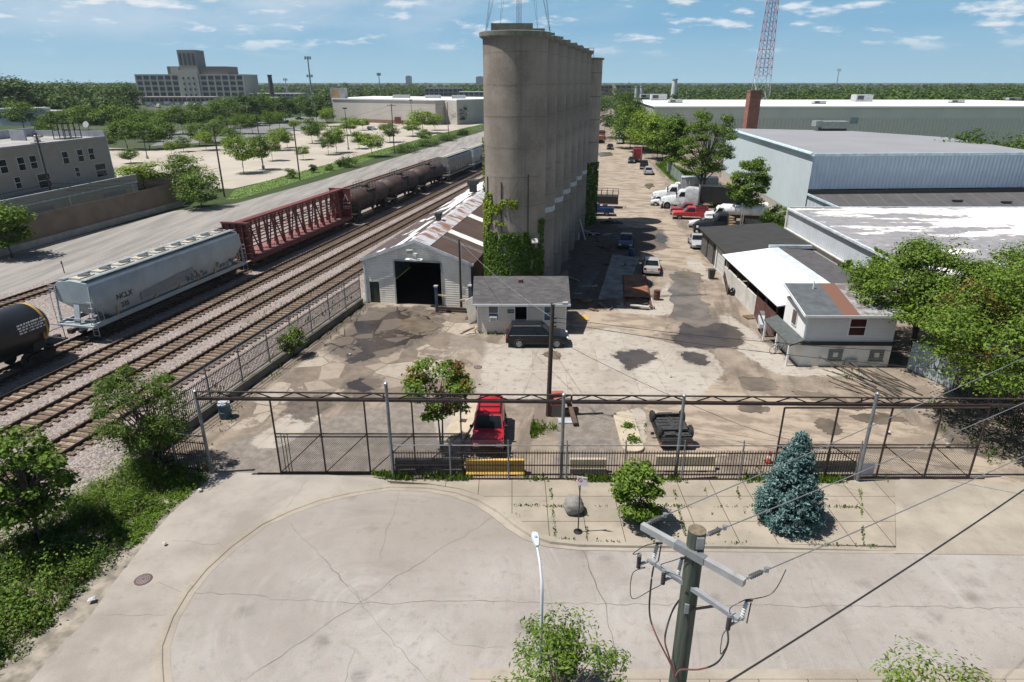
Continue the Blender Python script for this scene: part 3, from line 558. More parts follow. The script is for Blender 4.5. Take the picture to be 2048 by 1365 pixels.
for y,nm in ((8.6,0),(29.5,1)):
    v=thing('roof_vent','dark square roof vent on the '+('near' if nm==0 else 'far')+' part of the shed ridge','vent',O+Matrix.Rotation(rzS,3,'Z')@Vector((SW/2-.35 if nm==0 else 3.2,y,PH-.35 if nm else PH+.05)),rzS,'vents on the shed roof')
    sc_=1 if nm==0 else 1.9
    m=MB(); m.box(-.22*sc_,.22*sc_,-.22*sc_,.22*sc_,0,.5*sc_); m.obj('vent_base',M('vent dark metal',(.035,.04,.042),.6),v); m=MB(); m.box(-.34*sc_,.34*sc_,-.34*sc_,.34*sc_,.5*sc_,.82*sc_); m.obj('vent_hood',M('vent dark metal',(.035,.04,.042),.6),v,bevel=.05)
def onsh(x,y,z): return O+Matrix.Rotation(rzS,3,'Z')@Vector((x,y,z))
v=thing('gable_light','twin floodlight on a white bracket over the shed doorway','floodlight',onsh((dx0+dx1)/2-.1,-.05,4.35),rzS)
m=MB(); m.cb((0,-.5,.06),(1.5,.55,.05)); m.bar((0,0,.1),(0,-.5,.1),.08); m.obj('bracket',white,v)
m=MB(); m.cb((-.35,-.55,.75),(.55,.35,.32),.3); m.cb((.2,-.6,.5),(.4,.3,.3),-.3); m.bar((0,-.1,.1),(-.3,-.5,.7),.06); m.obj('lamp_housing',M('lamp grey',(.4,.41,.4),.5),v,bevel=.03)
# ---------------- office ----------------
OX,OY=-2.78,48.6
t=thing('small_office','small sided office with a grey shingle roof beside the parked SUV','office building',(OX,OY,0))
ow=7.1; od=4.9; oe=2.62; orr=4.0
mo=M_lap('office lap siding',(.72,.64,.545),.155,.6,.05,dirt=(.3,.26,.22),dirtamt=.3,groove=.5)
k_=7.1/176
dxa,dxb=(1030-955)*k_,(1053-955)*k_; dh=2.25; w1=((978-955)*k_,(996-955)*k_); w2=((1088-955)*k_,(1104-955)*k_); wz=(1.1,2.3)
m=MB()
def q(x0,x1,z0,z1): m.poly((x0,0,z0),(x1,0,z0),(x1,0,z1),(x0,0,z1))
q(0,dxa,0,oe);q(dxb,ow,0,oe);q(dxa,dxb,dh,oe)
m.poly((0,0,0),(0,0,oe),(0,od/2,orr-.05),(0,od,oe),(0,od,0)); m.poly((ow,0,0),(ow,od,0),(ow,od,oe),(ow,od/2,orr-.05),(ow,0,oe)); m.poly((0,od,0),(0,od,oe),(ow,od,oe),(ow,od,0)); m.obj('wall',mo,t)
m=MB(); m.poly((.02,.9,0),(ow-.02,.9,0),(ow-.02,.9,oe),(.02,.9,oe)); m.poly((.05,.02,.02),(ow-.05,.02,.02),(ow-.05,.9,.02),(.05,.9,.02)); m.obj('interior',dark_hole,t)
msh=M_brick('grey roof shingles',(.085,.08,.083),(.055,.052,.055),.45,.14,.3,.9,'XY',.008)
def slab4(m,a,b,c,d,th=.06):
    vs=[Vector(p) for p in (a,b,c,d)]; n=(vs[1]-vs[0]).cross(vs[3]-vs[0]).normalized()*th; vs+= [v-n for v in vs]
    m.add(vs,[(0,1,2,3),(7,6,5,4),(0,4,5,1),(1,5,6,2),(2,6,7,3),(3,7,4,0)])
m=MB(); slab4(m,(-.35,-.35,oe-.08),(ow+.3,-.35,oe-.08),(ow+.3,od/2,orr+.06),(-.35,od/2,orr+.06)); slab4(m,(-.35,od/2,orr+.06),(ow+.3,od/2,orr+.06),(ow+.3,od+.35,oe-.08),(-.35,od+.35,oe-.08)); ro=m.obj('roof',msh,t)
m=MB(); m.box(3.3,3.62,1.75,2.1,3.5,3.95); m.obj('vent_pipe',M('brick red vent',(.16,.075,.06),.8),ro)
m=MB(); m.box(-.36,ow+.31,-.42,-.36,oe-.22,oe-.04); m.obj('gutter',white,t)
def window(par,x0,x1,z0,z1,y=0,fr=white,gl=None,rail=True,sgn=-1):
    f=MB(); d=.07
    for a in ((x0-.09,x0,z0-.09,z1+.09),(x1,x1+.09,z0-.09,z1+.09),(x0,x1,z1,z1+.09),(x0,x1,z0-.09,z0)): f.box(a[0],a[1],y-.05,y+.02,a[2],a[3])
    if rail: f.box(x0,x1,y-.04,y,(z0+z1)/2-.025,(z0+z1)/2+.025)
    o=f.obj('window',fr,par); g=MB(); g.poly((x0,y-.015,z0),(x1,y-.015,z0),(x1,y-.015,z1),(x0,y-.015,z1)); g.obj('pane',gl or glass_dark,o); return o
window(t,*w1,*wz,gl=M('curtained glass',(.10,.09,.085),.3)); window(t,*w2,*wz,gl=M('bluish glass',(.06,.13,.17),.15))
m=MB(); m.box(dxa-.09,dxa,-.05,.04,0,dh+.09); m.box(dxb,dxb+.09,-.05,.04,0,dh+.09); m.box(dxa,dxb,-.05,.04,dh,dh+.09); m.obj('door_frame',white,t)
m=MB(); m.box(-.02,.07,-.03,.0,0,oe); m.box(ow-.07,ow+.02,-.03,0,0,oe); m.obj('corner_trim',white,t)
ac=thing('air_conditioner','white window air conditioner in the left office window','air conditioner',(OX+sum(w1)/2,OY,wz[0]))
m=MB(); m.box(-.3,.3,-.42,-.03,.02,.42); m.obj('cabinet',white,ac,bevel=.02); m=MB(); m.box(-.24,.24,-.435,-.425,.07,.36); m.obj('grille',M('grille grey',(.3,.3,.3),.6),ac)
m=MB(); m.box(2.42,2.95,-.06,-.02,1.72,2.0); np_=m.obj('number_plate',M('dark plate',(.03,.03,.035),.5),t)
def text(name,s,size,mat,parent=None,M4=None,ext=.004):
    cu=bpy.data.curves.new(name,'FONT'); cu.body=s; cu.size=size; cu.extrude=ext; cu.align_x='CENTER'; cu.align_y='CENTER'; cu.resolution_u=2
    o=bpy.data.objects.new(name,cu); C.objects.link(o); dg=bpy.context.evaluated_depsgraph_get(); me=bpy.data.meshes.new_from_object(o.evaluated_get(dg)); bpy.data.objects.remove(o)
    me.materials.clear(); me.materials.append(mat)
    if M4 is not None: me.transform(M4)
    return link(name,me,parent)
text('house_number','1500',.24,M('number silver',(.45,.45,.47),.4),np_,Matrix.Translation((2.685,-.068,1.86))@Matrix.Rotation(R(90),4,'X'))
# ---------------- lift posts, pole by the shed ----------------
def liftpost(px,top,lab):
    P=at(*px); h=hgt(px[0],px[1],top); t=thing('lift_post',lab,'car lift post',P,rzS,'blue car lift posts before the shed')
    m=MB(); m.box(-.11,.11,-.11,.11,0,h); m.obj('column',M('faded blue paint',(.035,.06,.095),.6,.3,dirt=(.1,.08,.06)),t,bevel=.02); m=MB(); m.box(-.16,.16,-.15,.15,h,h+.12); m.obj('cap',M('lift cap grey',(.4,.4,.42),.5),t)
    m=MB(); m.bar((.1,0,1.7),(.9 if px[0]<900 else -.9,-.1,1.6),.12); m.obj('lift_arm',M('lift arm tan',(.4,.33,.2),.7),t); m=MB(); m.box(-.4,.4,-.4,.4,0,.05); m.obj('base_plate',rust,t)
liftpost((874,626),574,'left blue lift post standing before the shed doorway'); liftpost((941,637),573,'right blue lift post between the shed and the office')
P=at(923,619); h=hgt(923,619,478); t=thing('service_pole','thin dark service pole standing against the shed front','utility pole',(P.x,P.y-.2,0))
m=MB(); m.tube((0,0,0),(0,0,h),.12,.09,10); m.obj('pole',wood_dark,t); m=MB(); m.cb((.28,-.05,1.7),(.3,.2,.45)); m.cb((.35,-.05,2.4),(.24,.18,.3)); m.tube((.15,-.1,1.4),(.15,-.1,h-.3),.03); m.obj('meter_box',M('meter grey',(.4,.42,.44),.5),t)
SERV=Vector((P.x,P.y-.2,h-.15))
P=at(905,624); t=thing('timber_stack','low stack of dark sleepers against the shed front right of its doorway','timber stack',P,rzS)
for k,(y,z) in enumerate(((0,0),(.35,0),(.1,.2))):
    m=MB(); m.box(-1.5,1.5,y-.13,y+.13,z+.01,z+.19); m.obj('sleeper_beam',wood_dark,t)
P=at(948,655); t=thing('wall_panel','white sheet panel leaning between the lift post and the office','panel',(P.x-.1,P.y+1.2,0),R(60)); m=MB(); m.box(-.6,.6,-.03,.03,0,2.1,Matrix.Rotation(R(-10),4,'X')); m.obj('sheet',M('pale sheet',(.5,.52,.53),.6,.15),t); m=MB(); m.box(-.65,.65,-.05,.05,-.02,.08); m.obj('edge_strip',steel,t)
for k,(x,y,L,a_) in enumerate(((950,660,1.6,80),(944,668,1.1,20),(936,662,1.9,55))):
    P=at(x,y); o=MB(); o.box(-L/2,L/2,-.06,.06,0,.05); o.box(-L*.3,L*.3,-.03,.09,.05,.08); o=o.obj('scrap_board',M('board %d'%k,((.3,.24,.17),(.5,.46,.4),(.12,.09,.07))[k],.85,.3,3),loc=(P.x,P.y,.015),rz=R(a_)); tag(o,('tan','pale','dark')[k]+' loose board lying at the left corner of the office','board')
# ---------------- right-hand workshop, garage and house ----------------
m_black=M_brick('black roll roofing',(.032,.031,.031),(.045,.044,.044),.95,.32,.25,.9,'XY',.012)
rzG=R(-3); OG=Vector((22.0,63.6,0))
t=thing('garage','long low garage with a black roof beside the yard','garage',OG,rzG)
m=MB(); m.poly((0,0,0),(0,12.4,0),(0,12.4,2.7),(0,0,2.7)); m.poly((8,0,0),(8,12.4,0),(8,12.4,3.3),(8,0,3.3)); m.poly((0,12.4,0),(8,12.4,0),(8,12.4,3.3),(0,12.4,2.7)); m.poly((0,0,0),(8,0,0),(8,0,3.3),(0,0,2.7)); m.obj('wall',M('dark red brown boards',(.06,.04,.036),.85,.4,2.5,dirt=(.15,.13,.12)),t)
m=MB(); slab4(m,(-.45,-.3,2.78),(8.3,-.3,3.42),(8.3,12.8,3.42),(-.45,12.8,2.78),.14); m.obj('roof',m_black,t)
for y0,y1,mt,nm in ((1.0,4.3,M_ribs('white sectional door',(.55,.56,.55),2,.55,.5,.06,.02,.6),'garage_door'),(6.3,8.6,M('grey weathered door',(.09,.09,.09),.8,.3),'side_door'),(9.3,11.6,M('grey weathered door',(.09,.09,.09),.8,.3),'side_door')):
    m=MB(); m.box(-.08,-.02,y0,y1,0,2.35); m.obj(nm,mt,t)
m=MB(); m.box(-.16,-.04,4.5,4.85,0,2.5); m.box(-.16,-.04,.55,.85,0,2.5); m.box(-.14,-.04,.85,4.5,2.38,2.55); m.obj('door_frame',white,t)
OW=Vector((20.7,46.4,0))
t=thing('open_workshop','open-sided workshop with a bright white roof between garage and house','workshop',OW,R(-2))
m=MB(); m.box(0,.2,6.2,16.6,0,1.75); m.obj('low_wall',M('whitewashed block wall',(.55,.53,.50),.8,.12,1.2,dirt=(.3,.27,.24)),t)
tt=NT('rusty red lattice'); s=tt.sep(); a=tt.math('FRACT',tt.math('MULTIPLY',tt.math('ADD',s[1],s[2]),5)); b=tt.math('FRACT',tt.math('MULTIPLY',tt.math('SUBTRACT',s[1],s[2]),5)); f=tt.math('MAXIMUM',tt.mr(a,.6,.7),tt.mr(b,.6,.7)); m_lat=tt.out(tt.mix(f,(.03,.02,.018),(.17,.06,.045)),.8)
m=MB(); m.box(.02,.12,1.4,6.2,0,1.9); m.obj('lattice_screen',m_lat,t)
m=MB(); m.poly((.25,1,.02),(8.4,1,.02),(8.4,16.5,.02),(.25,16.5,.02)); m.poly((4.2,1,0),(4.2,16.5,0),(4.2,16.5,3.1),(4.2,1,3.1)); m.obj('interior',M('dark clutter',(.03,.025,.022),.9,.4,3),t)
m=MB()
for y in (1.5,4,6.2,9,12,15,16.4): m.box(.0,.14,y-.07,y+.07,1.75 if y>6.3 else 0,2.75)
m.box(0,.14,1.4,16.5,2.72,2.86); m.obj('timber_frame',M('dark red timber',(.06,.035,.03),.8,.3),t)
mwr=M('bright white membrane',(.80,.80,.79),.6,.03,.8)
m=MB(); slab4(m,(-.35,.5,2.88),(4.35,.9,3.45),(4.35,16.9,3.45),(-.35,16.4,2.88),.1); m.obj('roof',mwr,t)
m=MB(); slab4(m,(4.36,.9,3.47),(5.2,.9,3.56),(5.2,16.9,3.56),(4.36,16.9,3.47),.08); m.box(4.3,8.5,16.75,17.0,3.5,3.78); m.obj('flashing',M('pale blue flashing',(.50,.56,.60),.5),t)
m=MB(); slab4(m,(5.21,.9,3.55),(8.6,.9,3.3),(8.6,16.7,3.3),(5.21,16.7,3.55),.1); m.poly((8.5,1,0),(8.5,16.6,0),(8.5,16.6,3.2),(8.5,1,3.2)); m.obj('rear_roof',msh,t)
OH=Vector((20.45,42.1,0)); hw=6.3
t=thing('small_house','small two level house with grey roof under the spreading tree','house',OH,R(-1))
mh=M_lap('pale blue-grey lap siding',(.70,.70,.69),.13,.55,.05,groove=.6); mblk=M('painted block wall',(.76,.73,.68),.8,.1,1.0,dirt=(.25,.22,.19),dirtamt=.45)
m=MB(); m.box(0,hw,0,4.3,0,1.62); m.obj('lower_wall',mblk,t)
m=MB(); m.box(-.05,hw+.1,-.1,4.2,1.62,1.86); m.obj('dark_band',black,t)
m=MB(); m.box(.05,hw,.08,3.9,1.86,3.98); m.obj('upper_wall',mh,t)
m=MB(); m.box(.0,.14,.02,.09,1.86,3.98); m.obj('corner_trim',white,t)
tt=NT('patched grey and rust roof'); s=tt.sep(); c1=tt.mix(tt.mr(tt.noise(1.5,5,.6),.3,.7),(.10,.115,.125),(.065,.075,.082)); f=tt.math('MULTIPLY',tt.mr(s[0],2.25,2.35),tt.mr(s[0],3.5,3.4)); c1=tt.mix(f,c1,tt.mix(tt.noise(2,5,.6),(.19,.075,.045),(.13,.08,.06))); f2=tt.mr(s[0],3.4,3.5); c1=tt.mix(f2,c1,tt.mix(tt.mr(tt.noise(1.1,6,.7),.4,.6),(.30,.31,.32),(.13,.11,.10))); m_patch=tt.out(c1,.85)
m=MB(); slab4(m,(-.3,-.4,3.98),(hw+.3,-.4,3.98),(hw+.3,4.0,4.95),(-.3,4.0,4.95),.1); ro=m.obj('roof',m_patch,t)
m=MB(); m.tube((1.55,3.2,4.6),(1.55,3.2,5.35),.05); m.obj('vent_pipe',white,ro)
m=MB(); m.box(-.33,hw+.3,-.46,-.41,3.82,3.98); slab4(m,(-.34,-.4,4.0),(-.30,-.4,4.0),(-.30,4.0,4.97),(-.34,4.0,4.97),.2); m.obj('fascia',white,t)
window(t,3.1,4.2,2.35,3.55,y=.08,gl=M('maroon curtained glass',(.05,.012,.015),.2))
mleft=Matrix.Rotation(R(-90),4,'Z')
m=MB(); m.box(-.01,.04,1.5,2.4,2.4,3.6); wl=m.obj('window',white,t); m=MB(); m.poly((-.015,1.58,2.48),(-.015,2.32,2.48),(-.015,2.32,3.52),(-.015,1.58,3.52)); m.obj('pane',M('brownish glass',(.12,.09,.08),.2),wl)
gb=M_brick('glass block',(.10,.12,.12),(.3,.31,.3),.2,.2,.4,.3,'XZ',.02)
for x0 in (1.95,4.85):
    m=MB(); m.box(x0,x0+1.0,-.03,.01,.45,1.3); w=m.obj('window',gb,t); m=MB(); m.box(x0+.33,x0+.67,-.05,-.03,.72,1.06); m.obj('vent_frame',M('pale frame',(.6,.6,.56),.5),w); m=MB(); m.box(x0-.08,x0+1.08,-.09,0,.36,.44); m.obj('sill',concrete,w)
m=MB(); m.box(3.15,4.0,-.22,-.1,.02,.6); m.obj('window_guard',steel,t)
m=MB(); slab4(m,(-1.0,-.3,1.72),(0,-.3,2.1),(0,5.0,2.1),(-1.0,5.0,1.72),.1); m.obj('porch_roof',M('dark green-grey shingle',(.07,.08,.08),.9,.2,3),t)
for y in (-.1,2.2,4.7):
    m=MB(); m.box(-.95,-.82,y,y+.13,0,1.7); m.obj('porch_post',white,t)
m=MB(); m.bar((-.2,5.6,0.05),(-.2,8.0,1.1),.9,.08); m.bar((-.6,5.6,1.0),(-.6,8,2.0),.06); m.bar((.2,5.6,1.0),(.2,8,2.0),.06); m.obj('stair',M('dark red timber',(.06,.035,.03),.8,.3),t)
# ---------------- warehouses ----------------
mcor=M_ribs('blue-white ribbed cladding',(.56,.61,.66),1,.45,.5,.05,.05,.8,dirt=(.3,.32,.33),dirtamt=.25,groove=.6)
mcorx=M_ribs('blue ribbed cladding',(.36,.44,.53),0,.55,.5,.06,.06,.9,groove=.65)
tt=NT('worn white roof coating'); f=tt.noise(.17,8,.68,vec=tt.mapv((.38,1.25,1))); f2=tt.noise(.9,6,.7); s=tt.sep(); bias=tt.mr(s[0],46,78,-.55,1.2); cc=tt.mix(tt.mr(tt.math('ADD',f,tt.math('SUBTRACT',tt.math('MULTIPLY',f2,.22),tt.math('ADD',.11,tt.math('MULTIPLY',bias,.07)))),.478,.515),(.78,.76,.73),tt.mix(tt.mr(f2,.35,.65),(.19,.195,.22),(.28,.265,.265))); jn=tt.math('FRACT',tt.math('DIVIDE',tt.math('ADD',s[0],s[1]),14.0)); cc=tt.mix(tt.math('MULTIPLY',tt.mr(jn,.985,.995),.5),cc,(.2,.2,.21)); m_worn=tt.out(cc,.8)
t=thing('warehouse','low warehouse with a patchy white-painted flat roof right of the garage','warehouse')
o1=[(35.9,83.9),(34.6,44.0),(80,44),(80,83.9)]
m=MB(); m.poly(*[(x,y,3.7) for x,y in o1][::-1]) if False else m.poly(*[(x,y,3.72) for x,y in tri_up(o1)]); m.obj('roof',m_worn,t)
m=MB(); m.poly((35.9,83.9,1.1),(34.6,44,1.1),(34.6,44,3.6),(35.9,83.9,3.6)); m.poly((34.6,44,0),(80,44,0),(80,44,3.6),(34.6,44,3.6)); m.obj('wall',mcor,t)
m=MB(); m.poly((35.85,83.9,0),(34.55,44,0),(34.55,44,1.1),(35.85,83.9,1.1)); m.bar((35.7,83.9,1.15),(34.4,44,1.15),.25,.12); m.obj('plinth',M('white block plinth',(.52,.52,.5),.8,.15,1,dirt=(.3,.28,.25)),t)
m=MB(); m.bar((35.75,83.9,3.62),(34.45,44,3.62),.3,.22); m.bar((35.9,84,3.78),(80,84,3.78),.2,.12); m.obj('gutter',M('pale gutter',(.55,.6,.64),.5,.2,dirt=(.2,.16,.12)),t)
m=MB(); m.bar((35.65,83.7,3.5),(35.65,83.7,0),.14); m.obj('downpipe',white,t)
t=thing('blue_warehouse','tall pale blue warehouse with a wide grey roof behind the painted roof','warehouse')
H3=9.9; c3=[(39.9,88.3),(71.5,90.3),(75,116),(66,132),(44.4,139.8)]
m=MB(); m.poly(*[(x,y,H3+.1) for x,y in tri_up(c3)]); m.obj('roof',M('grey roof membrane',(.235,.24,.255),.85,.06,.15),t)
m=MB(); m.poly((44.4,139.8,1.6),(39.9,88.3,1.6),(39.9,88.3,H3),(44.4,139.8,H3)); m.obj('side_wall',M_ribs('pale blue ribbed wall',(.55,.62,.66),1,.9,.5,.04,.03,.4,groove=.9),t)
m=MB(); m.poly((44.35,139.8,0),(39.85,88.3,0),(39.85,88.3,1.6),(44.35,139.8,1.6)); m.obj('plinth',M('beige block base',(.40,.37,.32),.85,.1),t)
m=MB(); m.poly((39.9,88.3,5.4),(71.5,90.3,5.4),(71.5,90.3,H3),(39.9,88.3,H3)); m.obj('front_wall',mcorx,t)
for q3,q4 in (((71.5,90.3),(75,116)),((75,116),(66,132)),((66,132),(44.4,139.8))): 
    m=MB(); m.poly((*q3,0),(*q4,0),(*q4,H3),(*q3,H3)); m.obj('rear_wall',mcorx,t)
m=MB(); m.tube((39.75,88.2,H3+.05),(44.2,139.8,H3+.05),.28,n=8); m.obj('gutter',M('pale blue gutter',(.48,.60,.65),.45),t); m=MB(); m.bar((39.8,88.1,H3),(71.5,90.1,H3),.3,.35); m.obj('fascia',M('pale blue gutter',(.48,.60,.65),.45),t)
t=thing('warehouse_annex','low annex with a dark sloping roof against the blue warehouse','annex')
m=MB(); slab4(m,(42.4,84.25,3.75),(72,84.25,3.75),(71.5,90.1,4.85),(39.95,88.15,4.85),.15); m.obj('roof',M_ribs('dark roofing felt',(.075,.072,.075),0,2.6,.9,.12,.005,.2,groove=1.5),t)
m=MB(); m.poly((39.95,88.1,0),(42.4,84.2,0),(42.4,84.2,3.6),(39.95,88.1,4.7)); m.poly((42.4,84.2,0),(72,84.2,0),(72,84.2,3.6),(42.4,84.2,3.6)); m.obj('wall',mcor,t)
m=MB(); m.bar((39.95,88.1,4.85),(71.5,90.05,4.85),.35,.9); m.obj('upstand',black,t); m=MB(); m.bar((39.8,88.1,4.8),(42.3,84.1,3.72),.2,.25); m.obj('edge_trim',M('pale blue gutter',(.48,.60,.65),.45),t)
def rtu(px,py,z,d,lab,col=(.33,.35,.36),cat='rooftop unit',name='rooftop_unit',rz=0):
    P=at(px,py,z); t=thing(name,lab,cat,P,rz,'units on the flat roofs')
    m=MB(); m.box(-d[0]/2,d[0]/2,0,d[1],.15,d[2]); m.obj('casing',M('casing%d'%int(col[0]*1000),col,.5),t,bevel=.05); m=MB(); m.box(-d[0]/2-.05,d[0]/2+.05,-.05,d[1]+.05,0,.15); m.obj('kerb_frame',black,t)
    m=MB(); m.box(-d[0]*.42,-d[0]*.05,-.02,0,d[2]*.3,d[2]*.85); m.obj('grille',M('dark grille',(.05,.05,.055),.6),t); return t
rtu(2022,386,4.2,(3.6,2.4,1.9),'large grey rooftop unit on the dark annex roof at the right edge',(.11,.11,.12))
for px,py,z,lab in ((1914,404,4.1,'small black vent cap on the dark annex roof'),(2012,407,4.0,'low black roof hatch near the pale conduit')):
    v=thing('roof_vent',lab,'vent',at(px,py,z)); m=MB(); m.box(-.5,.5,-.3,.3,0,.18); m.obj('vent_base',black,v); m=MB(); m.box(-.75,.75,-.12,.12,.18,.26); m.obj('vent_hood',black,v)
m=MB(); m.box(-1.8,1.8,-.12,.12,0,.1); o=m.obj('roof_plank',white,loc=at(1868,388,4.35)); tag(o,'white plank lying on the dark annex roof','plank')
# far beige warehouse
t=thing('beige_warehouse','long beige warehouse with a bright white roof in the distance','warehouse')
H4=12.05; x0,y0=42.7,205.0; x1=190
m=MB(); m.poly((x0,y0,0),(x1,y0+2,0),(x1,y0+2,H4*.72),(x0,y0,H4*.72)); m.obj('lower_wall',M_ribs('beige ribbed cladding',(.80,.69,.55),0,1.1,.6,.05,.06,.8,groove=.6),t)
m=MB(); m.poly((x0,y0+.05,H4*.72),(x1,y0+2.05,H4*.72),(x1,y0+2.05,H4),(x0,y0+.05,H4)); m.obj('upper_wall',M('beige panel',(.84,.74,.60),.6,.05,.2),t)
m=MB(); m.poly((x0,y0,0),(x0,y0,H4),(46.6,286,H4),(46.6,286,0)); m.obj('side_wall',M('grey panel wall',(.36,.36,.33),.7,.1,.1),t)
m=MB(); m.poly((x0-.4,y0-.4,H4+.05),(x1,y0+1.6,H4+.05),(x1,y0+42,H4+.35),(44.4,y0+42,H4+.35)); m.poly((44.4,y0+42,H4+.35),(x1,y0+42,H4+.35),(x1,286,H4),(46.4,286,H4)); m.obj('roof',M('bright white roof',(.78,.78,.77),.6,.05,.05,dirt=(.6,.55,.5),dirtamt=.3),t)
m=MB(); m.bar((x0-.3,y0-.3,H4-.15),(x1,y0+1.7,H4-.15),.3,.5); m.obj('gutter',white,t)
m=MB(); m.box(102.4,104.6,y0+.6,y0+1.0,7.2,8.9); m.obj('wall_panel',M('grey hatch',(.35,.36,.38),.5),t)
for px,py,d in ((1318,201,(6,3,2.2)),(1293,197,(5,3,1.6)),(1352,206,(4.5,3,1.0)),(1640,208,(4,2,.9)),(1728,204,(6,4,2.4)),(1916,206,(4.5,2,.9)),(2030,201,(5,2,.9))):
    rtu(px,py,12.35,d,'pale box unit on the white roof, '+{1318:'the taller of the two at its left end',1293:'small one at its far left corner',1352:'low one right of the tall left-hand pair',1640:'low one right of the lattice tower',1728:'big grey one right of the lattice tower',1916:'low one on the right half',2030:'rightmost one at the edge'}[px],(.42,.43,.44))
P=at(1670,262,10.05); t=thing('rooftop_unit','greenish rooftop air handler at the back of the grey roof','rooftop unit',P)
m=MB(); m.box(-2.6,2.4,0,2,.4,1.75); m.obj('casing',M('green grey casing',(.26,.29,.26),.6),t,bevel=.05); m=MB(); m.ext([(0,.8),(0,1.8),(2,1.8),(2,.8)],-3.9,-2.62); m.obj('intake_hood',M('green grey casing',(.26,.29,.26),.6),t); m=MB(); m.box(-2.5,2.3,.1,1.9,0,.4); m.obj('stand',black,t)
# brick chimney
CX=56.2
t=thing('brick_chimney','square red brick chimney in front of the beige warehouse','chimney',(CX,160.3,0))
m=MB(); m.box(-1.3,1.3,-1.3,1.3,0,16.7); m.obj('shaft',M_brick('red chimney brick',(.30,.105,.07),(.3,.2,.16),.5,.18,.3),t); m=MB(); m.box(-1.36,1.36,-1.36,1.36,16.7,17.15); m.obj('cap',M('chimney cap',(.2,.12,.09),.8),t)
# lattice tower
def tower(P,wb,h,lab,wh):
    t=thing('lattice_tower',lab,'tower',P)
    def lat(z0,z1,w0,w1,n,r,name,mt):
        m=MB(); cs=((-1,-1),(1,-1),(1,1),(-1,1))
        for k in range(n):
            za=z0+(z1-z0)*k/n; zb=z0+(z1-z0)*(k+1)/n; a=w0+(w1-w0)*k/n; b=w0+(w1-w0)*(k+1)/n
            for i in range(4):
                c0,c1=cs[i],cs[(i+1)%4]
                m.tube((c0[0]*a,c0[1]*a,za),(c0[0]*b,c0[1]*b,zb),r,n=5)
                m.bar((c0[0]*a,c0[1]*a,za),(c1[0]*b,c1[1]*b,zb),r*1.1); m.bar((c1[0]*a,c1[1]*a,za),(c0[0]*b,c0[1]*b,zb),r*1.1); m.bar((c0[0]*b,c0[1]*b,zb),(c1[0]*b,c1[1]*b,zb),r*1.1)
        m.obj(name,mt,t)
    lat(0,wh,wb,wb*.86,2,.17,'base_section',M('white tower paint',(.6,.6,.6),.5)); lat(wh,h,wb*.84,wb*.3,16,.16,'upper_section',M('red tower paint',(.42,.05,.04),.6))
    m=MB(); m.tube((0,0,wh),(0,0,h),.25,n=6); m.obj('cable_riser',M('tower cable blue',(.12,.14,.24),.5),t)
tower((187,520,0),5.6,120,'red and white lattice transmission tower rising behind the brick chimney',23)
# ---------------- left: townhouses, fence ----------------
OT=Vector((-67.3,111.8,0)); rzT=R(-7)
mt=M_lap('grey-brown lap siding',(.40,.325,.265),.3,.6,.06); 
t=thing('townhouse_block','grey flat-roofed townhouses with paired windows left of the tracks','townhouses',OT,rzT)
TL=48; TH=10.45
m=MB(); m.poly((0,-TL,0),(0,0,0),(0,0,TH),(0,-TL,TH)); m.poly((0,0,0),(-13,0,0),(-13,0,TH),(0,0,TH)); m.poly((0,-TL,0),(0,-TL,TH),(-13,-TL,TH),(-13,-TL,0)); m.poly((-13,0,0),(-13,-TL,0),(-13,-TL,TH),(-13,0,TH)); m.obj('wall',mt,t)
m=MB(); m.poly((0,-TL,TH),(0,0,TH),(-13,0,TH),(-13,-TL,TH)); m.obj('roof',M('pale grey roof felt',(.30,.29,.28),.85,.15,.4,dirt=(.12,.12,.06),dirtamt=.5),t)
m=MB(); m.box(-13,-12.7,-TL,0,TH,TH+1.3); m.box(-13,0,-.3,0,TH,TH+.9); m.box(-9,-6.5,-9,-8.7,TH,TH+1.5); m.box(-.05,.15,-TL,.1,TH-.15,TH+.12); m.obj('parapet',M('grey parapet',(.34,.35,.38),.6,.1),t)
m=MB(); m.box(0,2.9,-TL,1.2,0,3.1); m.obj('garage_level',mt,t)
m=MB(); m.box(-.1,3.0,-TL,1.3,3.1,3.25); m.obj('deck',M('deck grey',(.2,.19,.18),.7),t)
m=MB(); m.box(2.92,3.0,-TL,1.3,3.25,4.2); m.obj('balcony_wall',mt,t)
m=MB(); m.box(2.9,3.06,-TL,1.35,4.2,4.3); m.box(2.9,3.06,-TL,1.35,2.95,3.2); m.box(-.02,.06,-.15,.02,4.2,TH); m.box(.01,.07,-14.4,-14.2,4.2,TH); m.box(2.91,3.0,-.2,0,0,3); m.box(2.91,3.0,-14.3,-14.1,0,3); m.obj('trim',M('cool white trim',(.52,.54,.57),.5),t)
def twin(y,z,w,h,gl=glass_dark):
    m=MB()
    m.box(.0,.09,y-w/2-.06,y+w/2+.06,z-.06,z+h+.06); wo=m.obj('window',white,t); m=MB(); m.box(.09,.10,y-w/2,y+w/2,z,z+h/2-.04); m.box(.09,.10,y-w/2,y+w/2,z+h/2+.04,z+h); m.obj('pane',gl,wo)
for y in (-6.4,-8.8,-12.2): pass
def tl(px,py,x): # local y on facade plane from pixel column (z of the pixel unknown -> search)
    best=None
    for k in range(0,480):
        y=-k*.1; w=OT+Matrix.Rotation(rzT,3,'Z')@Vector((x,y,7)); a,b=px_of(np.array(w.x),np.array(w.y),7.0)
        d=abs(float(a)-px)
        if best is None or d<best[0]: best=(d,y)
    return best[1]
for px in (10,46,70,134,163,185): twin(tl(px,0,0),7.2,1.1,1.75)
for px,w,h,z in ((30,.9,1.5,4.9),(82,2.2,1.9,4.4),(150,.8,1.4,5.0),(197,2.3,2.0,4.4)): twin(tl(px,0,0),z,w,h)
